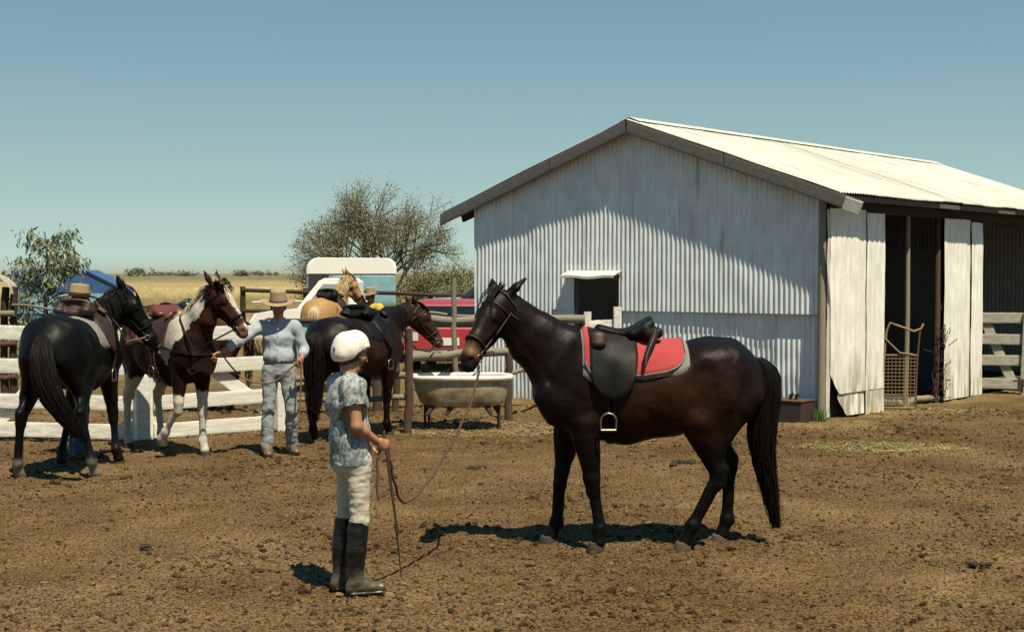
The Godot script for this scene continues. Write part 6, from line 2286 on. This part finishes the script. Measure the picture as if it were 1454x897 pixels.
		bf.cut(V(0, -0.004 + minf(0.0, q[2].y - 0.03), 0), V(0, -1, 0))
		bf.cut(V(0, look.boot_top, 0), V(0, 1, 0))
		var bm := MB.new()
		bf.mesh_into(bm, look.boot_paint)
		part("boot", bm.mesh(), M.boot, o)
	return o

# a wide hat over a head: brim and crown turned with the head
func hat_mesh(brim: float, crown: float, high: float, dip: float) -> ArrayMesh:
	var m := MB.new()
	var fn := func(u: float, v: float) -> Vector3:
		var an := TAU * u
		var r: float
		var y: float
		if v < 0.35:
			var t := v / 0.35
			r = lerpf(brim, crown, t)
			y = dip * pow(absf(sin(an)), 2.0) * (1.0 - t) * (1.0 - t) - 0.012 * (1.0 - t) * absf(cos(an))
		elif v < 0.8:
			var t := (v - 0.35) / 0.45
			r = lerpf(crown, crown * 0.84, t)
			y = high * t
		else:
			var t := (v - 0.8) / 0.2
			r = crown * 0.84 * (1.0 - t) + 0.0005
			y = high * (1.0 + 0.08 * sin(PI * t)) - 0.03 * t * t
		r *= 1.0 + 0.02 * fbm(cos(an) * 2.0, sin(an) * 2.0, v * 3.0)
		return V(cos(an) * r * 1.12, y, sin(an) * r)
	m.grid(36, 22, fn, V(0, 1, 0))
	return m.mesh()

func make_people() -> void:
	rnd.seed = 77
	var faded := func(q: Vector3, _n: Vector3) -> Color:
		var w := noise.get_noise_3d(q.x * 6.0, q.y * 5.0, q.z * 6.0)
		var c := Color(0.38, 0.43, 0.48) * (1.0 + 0.1 * w)
		c.a = 1.0
		return c
	var denim := func(q: Vector3, _n: Vector3) -> Color:
		var w := noise.get_noise_3d(q.x * 9.0, q.y * 7.0, q.z * 9.0)
		var c := Color(0.22, 0.25, 0.265).lerp(Color(0.29, 0.315, 0.315), clampf(0.5 + w * 0.5, 0.0, 1.0))
		if q.y < 0.14:
			c = c.lerp(Color(0.2, 0.16, 0.10), 0.4)
		c.a = 1.0
		return c
	var dark_denim := func(q: Vector3, _n: Vector3) -> Color:
		var w := noise.get_noise_3d(q.x * 9.0, q.y * 7.0, q.z * 9.0)
		var c := Color(0.035, 0.075, 0.13).lerp(Color(0.11, 0.18, 0.24), clampf(0.3 + w * 1.6, 0.0, 1.0))
		c.a = 1.0
		return c
	var tan_boot := func(q: Vector3, _n: Vector3) -> Color:
		var c := Color(0.20, 0.13, 0.07) * (1.0 + 0.3 * noise.get_noise_3d(q.x * 20.0, q.y * 20.0, q.z * 20.0))
		c.a = 1.0
		return c
	# ---- the boy with the white helmet: faces the horse, away to the right
	var marble := func(q: Vector3, _n: Vector3) -> Color:
		var w := noise.get_noise_3d(q.x * 34.0, q.y * 22.0, q.z * 34.0) + 0.7 * noise.get_noise_3d(q.x * 75.0, q.y * 55.0, q.z * 75.0)
		var c := Color(0.07, 0.10, 0.145).lerp(Color(0.46, 0.47, 0.43), clampf(0.58 + w * 1.15, 0.0, 1.0))
		if q.y < 1.02:
			c = c.lerp(Color(0.045, 0.075, 0.125), clampf((1.02 - q.y) * 3.0 + 0.5 * noise.get_noise_3d(q.x * 8.0, q.y * 5.0, q.z * 8.0), 0.0, 0.6))
		c.a = 1.0
		return c
	var cream := func(q: Vector3, _n: Vector3) -> Color:
		var c := Color(0.50, 0.46, 0.37) * (1.0 + 0.12 * noise.get_noise_3d(q.x * 8.0, q.y * 8.0, q.z * 8.0))
		c.a = 1.0
		return c
	var black_boot := func(q: Vector3, _n: Vector3) -> Color:
		var c := Color(0.009, 0.009, 0.0095)
		var w := 0.05 * noise.get_noise_3d(q.x * 14.0, q.y * 14.0, q.z * 14.0)
		c = c.lerp(Color(0.135, 0.115, 0.07), clampf((0.19 + w - q.y) * 9.0, 0.0, 0.85))
		c.a = 1.0
		return c
	var bp := body_pose({
		"pelvis": V(-0.02, 0.93), "waist": V(-0.03, 1.07), "chest": V(-0.045, 1.28), "neck": V(-0.035, 1.45), "head": V(-0.005, 1.605), "face": V(1, -0.22, -0.02),
		"sl": V(-0.05, 1.39, -0.155), "el": V(-0.02, 1.13, -0.21), "wl": V(0.15, 0.99, -0.10), "hand_l": V(1.0, -0.25, 0.5), "palm_l": V(0.1, 0, 1.0), "curl_l": 0.9,
		"sr": V(-0.055, 1.39, 0.155), "er": V(-0.045, 1.14, 0.205), "wr": V(0.125, 1.02, 0.13), "hand_r": V(1.0, -0.35, -0.3), "palm_r": V(0.1, -0.2, -1.0), "curl_r": 0.95,
		"hl": V(0.0, 0.90, -0.085), "kl": V(-0.02, 0.50, -0.10), "al": V(-0.07, 0.09, -0.10), "tl": V(0.10, 0.03, -0.15),
		"hr": V(0.0, 0.90, 0.085), "kr": V(0.01, 0.50, 0.10), "ar": V(-0.02, 0.09, 0.10), "tr": V(0.155, 0.03, 0.115),
	})
	var boy := person("person", "child in white riding helmet, mottled blue shirt and black boots holding the lead", V(-0.945, 0.0, -8.79), 0.42, 0.885, bp, {
		"skin": Color(0.33, 0.16, 0.09), "hair": Color(0.03, 0.018, 0.012), "cell": 0.0125, "shirt": marble, "trousers": cream, "hem": 0.86, "untucked": true, "waist": 1.0, "sleeve": 0.72, "sleeve_loose": 0.034, "loose": 0.014, "folds": 0.014, "thin": 0.92,
		"cuff": 0.44, "boot_top": 0.495, "boot_wide": 0.055, "boot_paint": black_boot, "trouser_loose": 0.012, "leg_folds": 0.008, "head_size": 1.0, "hand_size": 0.95,
	})
	var hx := Basis(V(1, -0.16, 0).normalized(), V(0.16, 1, 0).normalized(), V(0, 0, 1))
	var hf := Field.new(bp.head - Vector3.ONE * 0.24, bp.head + Vector3.ONE * 0.26, 0.0085)
	var hc: Vector3 = bp.head + V(-0.015, 0.055, 0)
	hf.bone(hc + V(-0.020, -0.012, 0), hc + V(0.034, 0.004, 0), Vector2(0.112, 0.102), Vector2(0.104, 0.096), 0.02)
	hf.bone(hc + V(-0.056, -0.05, 0), hc + V(-0.02, -0.03, 0), Vector2(0.076, 0.098), Vector2(0.092, 0.102), 0.03)
	hf.bone(hc + V(0.09, 0.0, 0), hc + V(0.158, -0.022, 0), Vector2(0.013, 0.082), Vector2(0.008, 0.05), 0.02)
	hf.bone(bp.head + V(0.03, -0.06, 0), bp.head + V(0.03, -0.02, 0), Vector2(0.17, 0.094), Vector2(0.10, 0.092), 0.015, V(0, 0, 1), true)
	hf.bone(bp.head + V(0.20, -0.06, 0), bp.head + V(0.11, -0.005, 0), Vector2(0.06, 0.12), Vector2(0.055, 0.12), 0.02, V(0, 0, 1), true)
	hf.bone(bp.head + V(-0.10, -0.09, 0), bp.head + V(0.02, -0.055, 0), Vector2(0.04, 0.16), Vector2(0.04, 0.16), 0.01, V(0, 0, 1), true)
	var hm := MB.new()
	hf.mesh_into(hm)
	part("riding_helmet", hm.mesh(), M.helmet, boy)
	var ba := MB.new()
	ba.lathe([Vector2(0.0, 0.0), Vector2(0.017, 0.0), Vector2(0.019, -0.003)], Transform3D(Basis(V(0, 0, 1), 1.75) * Basis(V(1, 0, 0), 0.0), hc + V(-0.1275, -0.02, 0.036)), 10)
	part("helmet_badge", ba.mesh(), M.deep_blue, boy)
	for s in [-1.0, 1.0]:
		var cs := MB.new()
		cs.tube([bp.head + V(0.02, -0.015, s * 0.094), bp.head + V(0.03, -0.07, s * 0.072), bp.head + V(0.05, -0.118, s * 0.03), bp.head + V(0.052, -0.124, 0)], [0.007], 5)
		part("chin_strap", cs.mesh(), M.dark_band, boy)
	# ---- the man in the wide hat, facing the camera, hand out to the pinto
	var mp := body_pose({
		"pelvis": V(0.0, 0.94), "waist": V(0.0, 1.07), "chest": V(0.0, 1.28), "neck": V(0.01, 1.45), "head": V(0.045, 1.60), "face": V(1, -0.35, -0.10),
		"sr": V(0.0, 1.40, 0.19), "er": V(0.10, 1.24, 0.42), "wr": V(0.16, 1.13, 0.60), "hand_r": V(0.3, -0.35, 1.0), "palm_r": V(0.2, -1.0, -0.2), "curl_r": 0.9,
		"sl": V(0.0, 1.40, -0.19), "el": V(-0.03, 1.15, -0.27), "wl": V(0.16, 1.06, -0.25), "hand_l": V(1.0, -0.45, 0.1), "palm_l": V(0.2, -0.4, 1.0), "curl_l": 0.9,
		"hr": V(0, 0.92, 0.09), "kr": V(0.05, 0.50, 0.11), "ar": V(0.06, 0.09, 0.125), "tr": V(0.22, 0.03, 0.10),
		"hl": V(0, 0.92, -0.09), "kl": V(0.03, 0.50, -0.13), "al": V(-0.14, 0.09, -0.13), "tl": V(0.03, 0.03, -0.19),
	})
	mp.sr.z = 0.172
	mp.sl.z = -0.172
	var man := person("person", "man in wide brown hat, pale blue shirt and faded jeans reaching to the pinto", V(-2.43, 0.0, -15.38), -PI / 2 + 0.10, 0.965, mp, {
		"skin": Color(0.32, 0.15, 0.085), "cell": 0.016, "shirt": faded, "trousers": denim, "hem": 1.015, "waist": 1.06, "thin": 0.93, "sleeve": 1.45, "sleeve_loose": 0.014, "loose": -0.004, "folds": 0.011,
		"boot_top": 0.16, "boot_paint": tan_boot, "trouser_loose": 0.014, "wide_cuff": true, "leg_folds": 0.009, "cuff": 0.05, "hand_size": 1.05,
	})
	for sd in [-1.0, 1.0]:   # shirt collar and pocket flaps
		var co := MB.new()
		co.grid(6, 3, func(u: float, v: float) -> Vector3: return mp.neck + V(0.062 - 0.075 * u + 0.022 * v, 0.028 + 0.02 * u - 0.05 * v, sd * (0.012 + 0.058 * sqrt(u) + 0.02 * v)), V(1, 0.3, sd), func(_u: float, _v: float, _q: Vector3) -> Color: return Color(0.40, 0.45, 0.50))
		part("collar", co.mesh(), M.cloth, man)
	var bt := MB.new()
	for k in 5:
		bt.lathe([Vector2(0.0, 0.003), Vector2(0.006, 0.0025), Vector2(0.007, 0.0)], Transform3D(Basis(V(0, 0, 1), -PI / 2), V(0.128, 1.11 + 0.065 * k, 0.0)), 7)
	var bto := part("buttons", bt.mesh(), M.enamel, man)
	bto.set_meta("kind", "stuff")
	var bl := MB.new()
	bl.lathe([Vector2(0.118, -0.02), Vector2(0.124, -0.018), Vector2(0.124, 0.018), Vector2(0.118, 0.02)], Transform3D(Basis(), V(0.0, 1.045, 0)), 24, Vector2(1.0, 1.36))
	part("belt", bl.mesh(), M.dark_band, man)
	var hat := part("hat", hat_mesh(0.19, 0.098, 0.125, 0.03), M.straw_hat, man)
	hat.transform = Transform3D(Basis(V(0, 0, 1), -0.16), mp.head + V(-0.012, 0.062, 0))
	var hb := MB.new()
	hb.lathe([Vector2(0.0985, 0.004), Vector2(0.0985, 0.026), Vector2(0.095, 0.028)], Transform3D(), 24, Vector2(1.12, 1.0))
	part("hat_band", hb.mesh(), M.dark_band, hat)
	# ---- the person behind the black horse
	var kp := body_pose({"face": V(1, -0.1, 0)})
	var plain := func(_q: Vector3, _n: Vector3) -> Color: return Color(0.22, 0.2, 0.18)
	var back := person("person", "person in tan hat and dark blue jeans hidden behind the black horse", V(-4.48, 0.0, -15.25), 0.5, 0.985, kp, {
		"skin": Color(0.32, 0.15, 0.085), "cell": 0.02, "shirt": plain, "trousers": dark_denim, "hem": 1.0, "waist": 1.05, "sleeve": 1.7, "boot_top": 0.14, "boot_paint": tan_boot, "trouser_loose": 0.016, "wide_cuff": true, "cuff": 0.05,
	})
	var h2 := part("hat", hat_mesh(0.19, 0.10, 0.13, 0.03), M.straw_hat, back)
	h2.transform = Transform3D(Basis(V(0, 0, 1), -0.08), kp.head + V(-0.012, 0.06, 0))
	var hb2 := MB.new()
	hb2.lathe([Vector2(0.1005, 0.004), Vector2(0.1005, 0.04), Vector2(0.096, 0.042)], Transform3D(), 24, Vector2(1.12, 1.0))
	part("hat_band", hb2.mesh(), M.brown_leather, h2)
	# ---- the person in the yellow shirt
	var yp := body_pose({"face": V(1, -0.3, 0.1)})
	var yellow := func(q: Vector3, _n: Vector3) -> Color:
		var c := Color(0.62, 0.43, 0.07) * (1.0 + 0.2 * noise.get_noise_3d(q.x * 6.0, q.y * 6.0, q.z * 6.0))
		c.a = 1.0
		return c
	var ye := person("person", "person in yellow shirt and tan hat beside the palomino", V(-2.40, 0.0, -25.2), -PI / 2 - 0.6, 0.93, yp, {
		"skin": Color(0.20, 0.085, 0.05), "cell": 0.022, "shirt": yellow, "trousers": dark_denim, "hem": 0.98, "waist": 1.05, "sleeve": 0.8, "sleeve_loose": 0.03, "boot_top": 0.14, "boot_paint": tan_boot, "trouser_loose": 0.016, "cuff": 0.05,
	})
	var h3 := part("hat", hat_mesh(0.165, 0.098, 0.115, 0.01), M.straw_hat, ye)
	h3.transform = Transform3D(Basis(V(0, 0, 1), -0.12), yp.head + V(-0.01, 0.05, 0))


# ------------------------------------------------------------------ small things
func make_small_things() -> void:
	rnd.seed = 99
	make_tub()
	make_trough()
	make_screen()
	# pale branch lying across the doorway
	var lg := crooked(V(5.06, 0.05, -20.45), V(6.72, 0.06, -22.45), 0.055, 0.045, 3.0, 0.06, 9, 14)
	single("fallen_branch", lg.mesh(), M.pale_pole, "pale crooked branch lying along the shed doorway", "branch")
	# lead rope: from the horse's chin down and back up to the boy's hand
	var rp := MB.new()
	var g := [V(-0.225, 1.245, -9.95), V(-0.27, 1.05, -9.82), V(-0.40, 0.78, -9.6), V(-0.56, 0.55, -9.3), V(-0.66, 0.50, -9.0), V(-0.70, 0.62, -8.85), V(-0.725, 0.78, -8.78), V(-0.745, 0.885, -8.775), V(-0.785, 0.875, -8.76), V(-0.80, 0.72, -8.74), V(-0.795, 0.55, -8.73)]
	var ps := []
	for k in 61:
		ps.append(curve_at(g, k / 60.0) + V(0.004 * sin(k * 1.3), 0, 0))
	rp.tube(ps, [0.0085], 6)
	single("lead_rope", rp.mesh(), M.rope, "reddish brown lead rope sagging from the horse's chin to the child", "rope")
	var ch := MB.new()
	for k in 9:
		var a := V(-0.235, 1.40, -9.98).lerp(V(-0.225, 1.235, -9.95), k / 9.0)
		var b := V(-0.235, 1.40, -9.98).lerp(V(-0.225, 1.235, -9.95), (k + 1.3) / 9.0)
		ch.tube([a + V(0.006 * (k % 2), 0, 0), b + V(0.006 * ((k + 1) % 2), 0, 0)], [0.007], 5)
	single("lead_chain", ch.mesh(), M.steel, "short steel chain hanging under the dark bay horse's chin", "chain")
	var wh := MB.new()
	wh.tube([V(-0.765, 0.95, -8.79), V(-0.74, 0.80, -8.76), V(-0.69, 0.45, -8.72), V(-0.655, 0.10, -8.70)], [0.010, 0.011, 0.008, 0.004], 6)
	wh.tube([V(-0.687, 0.42, -8.717), V(-0.679, 0.36, -8.713)], [0.013, 0.012], 6)
	single("riding_whip", wh.mesh(), M.brown_leather, "long dark riding whip in the child's hand", "whip")
	# the man's cane and the pinto's lead
	var cn := MB.new()
	cn.tube([V(-2.165, 1.02, -15.18), V(-2.17, 0.7, -15.14), V(-2.18, 0.32, -15.10)], [0.010, 0.009, 0.006], 6)
	single("cane", cn.mesh(), M.tan_leather, "thin brown cane hanging from the man's hand", "cane")
	var pl := MB.new()
	var pg := [V(-2.93, 1.22, -15.2), V(-2.98, 1.08, -15.2), V(-2.86, 0.92, -15.15), V(-2.74, 0.82, -15.12), V(-2.58, 0.78, -15.1), V(-2.42, 0.80, -15.12), V(-2.28, 0.92, -15.14), V(-2.18, 1.0, -15.16)]
	var pp := []
	for k in 31:
		pp.append(curve_at(pg, k / 30.0))
	pl.tube(pp, [0.009], 5)
	single("pinto_lead", pl.mesh(), M.tan_leather, "pale lead strap hanging between the pinto's head and the man", "strap")
	# green rug with dark binding over a rail
	var rug := thing("green_rug", "pale green horse rug with black binding hung behind the man's shoulder", "rug", V(-3.02, 0, -20.0))
	var rm := MB.new()
	var fn := func(u: float, v: float) -> Vector3:
		var drop := (v - 0.5) * 1.1
		var y := 1.29 - maxf(0.0, absf(drop) - 0.05) - 0.10 * pow(1.0 - u, 6.0)
		return V(0.08 + u * 1.0, y + 0.012 * fbm(u * 4.0, 3.0), drop * 0.16 + 0.02 * fbm(u * 5.0, v * 3.0, 2.0) * absf(drop) * 3.0)
	rm.grid(26, 26, fn, V(0, 1, 0))
	part("canvas", rm.mesh(), M.green_paint, rug)
	var bd := MB.new()
	var bp := []
	for k in 15:
		var q: Vector3 = fn.call(0.02, 0.5 + 0.5 * k / 14.0)
		bp.append(q + V(-0.01 - 0.10 * pow(1.0 - k / 14.0, 2.0), 0.012, 0.012))
	bd.tube(bp, [0.035], 8)
	part("binding", bd.mesh(), M.dark_paint, rug)
	part("rail", crooked(V(-0.3, 1.25, 0), V(1.5, 1.25, 0.1), 0.03, 0.03, 4.0).mesh(), M.post_wood, rug)
	for x in [-0.25, 1.45]:
		part("post", crooked(V(x, -0.1, 0.03), V(x, 1.3, 0.03), 0.05, 0.045, x).mesh(), M.post_wood, rug)
	# hay on the ground: thin pale stalks
	hay("hay_patch", V(4.05, 0, -15.9), 1.15, 0.42, 900, Color(0.30, 0.30, 0.11), "patch of greenish hay scattered on the dirt before the shed")
	hay("straw_litter", V(-0.2, 0, -18.0), 1.9, 0.8, 1300, Color(0.42, 0.33, 0.16), "pale straw litter on the ground round the bath tub")
	hay("wall_litter", V(5.6, 0, -20.3), 1.3, 0.5, 700, Color(0.42, 0.34, 0.18), "pale straw litter along the shed doorway")
	# dung and dark clods big enough to see
	var dung := lump_mesh(9)
	for q in [[-0.33, -14.25, 0.055, "dark lump of dung left of the large horse"], [1.66, -14.6, 0.07, "dark dung heap under the large horse's belly"], [1.90, -14.7, 0.05, "small dark dung lump behind the dung heap"], [4.02, -9.6, 0.04, "dark clod of earth in the right foreground"], [3.02, -9.55, 0.035, "dark clod left of the right foreground clod"], [-2.55, -10.2, 0.03, "small dark clod left of the child"]]:
		var m := MB.new()
		var t := thing("dung_lump", q[3], "dung", V(q[0], 0.0, q[1]), 0.0)
		for k in 5:
			var o := MeshInstance3D.new()
			o.name = "lump" if k == 0 else "lump_%03d" % k
			o.mesh = dung
			o.material_override = M.dark_rust
			t.add_child(o, true)
			o.position = V(rnd.randfn() * q[2] * 0.9, q[2] * 0.3, rnd.randfn() * q[2] * 0.7)
			o.scale = V(q[2] * (0.5 + 0.5 * rnd.randf()), q[2] * 0.45, q[2] * 0.6)
			o.rotation.y = rnd.randf() * TAU

func hay(called: String, c: Vector3, rx: float, rz: float, n: int, col: Color, label: String) -> void:
	var m := MB.new()
	for k in n:
		var a := rnd.randf() * TAU
		var r := sqrt(rnd.randf())
		var x := c.x + cos(a) * r * rx * (0.7 + 0.3 * rnd.randf())
		var z := c.z + sin(a) * r * rz
		var an := rnd.randf() * TAU
		var ln := 0.03 + 0.07 * rnd.randf()
		var d := V(cos(an), 0.25 * (rnd.randf() - 0.3), sin(an)) * ln
		var s := V(-sin(an), 0, cos(an)) * 0.0035
		var y := ground_height(x, -z) + 0.006 + 0.014 * rnd.randf()
		m.col = col * (0.6 + 0.7 * rnd.randf())
		m.col.a = 1.0
		m.face([V(x, y, z) - s, V(x, y, z) + s, V(x, y, z) + d + s, V(x, y, z) + d - s], V(0, 1, 0))
	var o := single(called, m.mesh(), M.grass, label, "hay")
	o.set_meta("kind", "stuff")

func make_tub() -> void:
	var t := thing("bath_tub", "old rusty roll top bath tub used as a water trough", "bath tub", V(-0.62, 0.0, -18.15), 0.06)
	var half := 0.60
	var wide := 0.33
	# outline in plan: rounded ends; depth profile from rim down
	var fn := func(u: float, v: float, grow_by: float, low: float) -> Vector3:
		var an := TAU * u
		var cx := cos(an)
		var sz := sin(an)
		var x := signf(cx) * pow(absf(cx), 0.62)
		var z := signf(sz) * pow(absf(sz), 0.75)
		var sh := 1.0 - 0.30 * pow(v, 2.2)
		var end := 1.0 - (0.22 if cx < 0.0 else 0.16) * pow(v, 1.6)
		if v > 0.8:
			var t2 := (v - 0.8) / 0.2
			sh *= sqrt(maxf(0.0, 1.0 - t2 * t2)) * 0.999 + 0.001
			end *= sqrt(maxf(0.0, 1.0 - t2 * t2)) * 0.999 + 0.001
		return V(x * (half * end + grow_by), 0.63 - low * v, z * (wide * sh + grow_by))
	var paint := func(_u: float, v: float, q: Vector3) -> Color:
		var n := fbm(q.x * 3.0, q.y * 4.0, q.z * 2.0)
		var c := Color(0.48, 0.40, 0.26).lerp(Color(0.22, 0.14, 0.08), clampf(0.25 + n * 1.3 + (v - 0.5) * 0.5, 0.0, 1.0))
		c.a = 1.0
		return c
	var om := MB.new()
	om.grid(60, 20, func(u: float, v: float) -> Vector3: return fn.call(u, v, 0.0, 0.385), V(0, 0, 0), paint)
	# outward normals for a closed bowl
	for k in om.n.size():
		var away := om.v[k] - V(0, 0.5, 0)
		if om.n[k].dot(away) < 0.0:
			om.n[k] = -om.n[k]
	om.orient()
	part("iron_shell", om.mesh(), M.tub_iron, t)
	var im := MB.new()
	im.grid(48, 18, func(u: float, v: float) -> Vector3: return fn.call(u, v, -0.014, 0.355), V(0, 1, 0))
	part("enamel_basin", im.mesh(), M.enamel, t)
	var rim := MB.new()
	rim.grid(56, 10, func(u: float, v: float) -> Vector3:
		var c: Vector3 = fn.call(u, 0.0, 0.012, 0.3)
		var out := V(c.x * 0.6, 0, c.z).normalized()
		return c + out * cos(TAU * v) * 0.03 + V(0, 0.034 * sin(TAU * v) + 0.006 * fbm(u * 9.0, 2.0), 0), V(0, 1, 0))
	for k in rim.n.size():
		var v := (k % 11) / 10.0
		var c := V(rim.v[k].x * 0.6, 0, rim.v[k].z).normalized()
		rim.n[k] = c * cos(TAU * v) + V(0, 1, 0) * sin(TAU * v)
	rim.orient()
	part("rolled_rim", rim.mesh(), M.enamel, t)
	var wm := MB.new()
	var ring := []
	for k in 40:
		ring.append(fn.call(k / 40.0, 0.45, -0.016, 0.355))
	wm.face(ring, V(0, 1, 0))
	var water := mat(lin(0.10, 0.13, 0.12), 0.03)
	part("water", wm.mesh(), water, t)
	for q in [[-0.36, 0.16], [-0.13, 0.17], [0.30, 0.17], [0.40, -0.12], [-0.38, -0.12]]:
		var lm := MB.new()
		var b := V(q[0], 0.30, q[1])
		lm.tube([b, b + V(-0.03 if q[0] < 0 else 0.03, -0.07, 0.03), b + V(-0.075 if q[0] < 0 else 0.06, -0.12, 0.05)], [0.045, 0.028, 0.022], 8)
		part("claw_foot", lm.mesh(), M.dark_rust, t)
	for q in [[0.46, 0.1], [0.46, -0.15], [-0.45, -0.15], [-0.40, 0.05]]:
		var sm := MB.new()
		sm.tube([V(q[0], 0.34, q[1]), V(q[0], -0.05, q[1])], [0.016], 7)
		part("stand_leg", sm.mesh(), M.dark_rust, t)

func make_trough() -> void:
	var t := thing("iron_box", "low rusty iron trough box at the foot of the shed wall", "trough", V(3.60, 0.0, -18.95), BARN_TURN)
	var m := MB.new()
	m.box(Transform3D(Basis(), V(-0.25, 0.13, 0)), V(0.95, 0.27, 0.36), 0.012)
	part("body", m.mesh(), M.dark_rust, t)
	var top := MB.new()
	top.box(Transform3D(Basis(), V(-0.25, 0.275, 0)), V(0.97, 0.02, 0.38), 0.006)
	part("lid", top.mesh(), M.rust, t)
	for x in [-0.02, 0.06]:
		var k := MB.new()
		k.tube([V(x, 0.28, 0.02), V(x + 0.01, 0.34, 0.02), V(x + 0.05, 0.355, 0.02)], [0.024, 0.024, 0.02], 8)
		part("tap", k.mesh(), M.dark_rust, t)
	# weeds at the corner post
	rnd.seed = 4
	var w := MB.new()
	for k in 90:
		blade(w, V(3.93 + rnd.randfn() * 0.05, 0, -18.9 + rnd.randfn() * 0.05), 0.12 + 0.1 * rnd.randf(), 0.012, Color(0.06, 0.11, 0.03) * (0.7 + 0.6 * rnd.randf()))
	var o := single("weeds", w.mesh(), M.grass, "small green weeds at the foot of the corner post", "weeds")
	o.set_meta("kind", "stuff")

func make_screen() -> void:
	# wire bed frame leaning in the doorway
	var t := thing("wire_frame", "rusty wire mesh bed frame leaning in the shed doorway", "bed frame", V(5.36, 0.0, -20.42), BARN_TURN + 0.62)
	t.rotation.x = -0.12
	var w := 0.46
	var fr := MB.new()
	fr.tube([V(-w * 0.5, 0.02, 0), V(-w * 0.45, 0.6, 0), V(-w * 0.34, 1.10, 0), V(-w * 0.22, 1.22, 0), V(0.0, 1.18, 0.01), V(0.22, 1.10, 0.02), V(0.32, 1.14, 0.02), V(0.35, 1.21, 0.02)], [0.017], 7)
	fr.tube([V(-w * 0.40, 1.0, 0.02), V(-w * 0.25, 0.93, 0.03), V(0.02, 0.80, 0.02), V(0.20, 0.78, 0.0)], [0.014], 7)
	part("bent_pipe", fr.mesh(), M.yellow_rust, t)
	var f2 := MB.new()
	f2.tube([V(w * 0.5, 0.02, 0), V(w * 0.52, 0.4, 0), V(w * 0.58, 0.78, 0), V(w * 0.66, 1.12, 0.01)], [0.014], 7)
	part("side_pipe", f2.mesh(), M.rust, t)
	for y in [0.04, 0.77]:
		var bm := MB.new()
		bm.tube([V(-w * 0.5 + y * 0.05, y, 0), V(w * 0.5 + y * 0.05, y, 0)], [0.012], 7)
		part("cross_bar", bm.mesh(), M.yellow_rust, t)
	var ms := MB.new()
	for k in 14:
		var y := 0.08 + 0.69 * k / 14.0
		ms.tube([V(-w * 0.5 + y * 0.05, y, 0.004), V(w * 0.5 + y * 0.06, y, 0.004)], [0.0045], 4)
	for k in 9:
		var u := (k + 0.5) / 9.0
		ms.tube([V(lerpf(-w * 0.5, w * 0.5, u), 0.04, -0.004), V(lerpf(-w * 0.46, w * 0.56, u), 0.77, -0.004)], [0.0045], 4)
	part("wire_mesh", ms.mesh(), M.yellow_rust, t)
	# dry creeper on the far door pole
	rnd.seed = 12
	var cr := MB.new()
	for k in 46:
		var q := V(6.33 + 0.06 * rnd.randfn(), 0.05 + 1.0 * rnd.randf(), -21.72 + 0.05 * rnd.randfn())
		var q2 := q + V(rnd.randfn() * 0.07, rnd.randf() * 0.22, rnd.randfn() * 0.06)
		cr.tube([q, (q + q2) * 0.5 + V(rnd.randfn(), 0, rnd.randfn()) * 0.03, q2], [0.006], 4)
	var o := single("wire_tangle", cr.mesh(), M.dark_rust, "tangle of dark wire hanging on the door post right of the bed frame", "wire")
	o.set_meta("kind", "stuff")
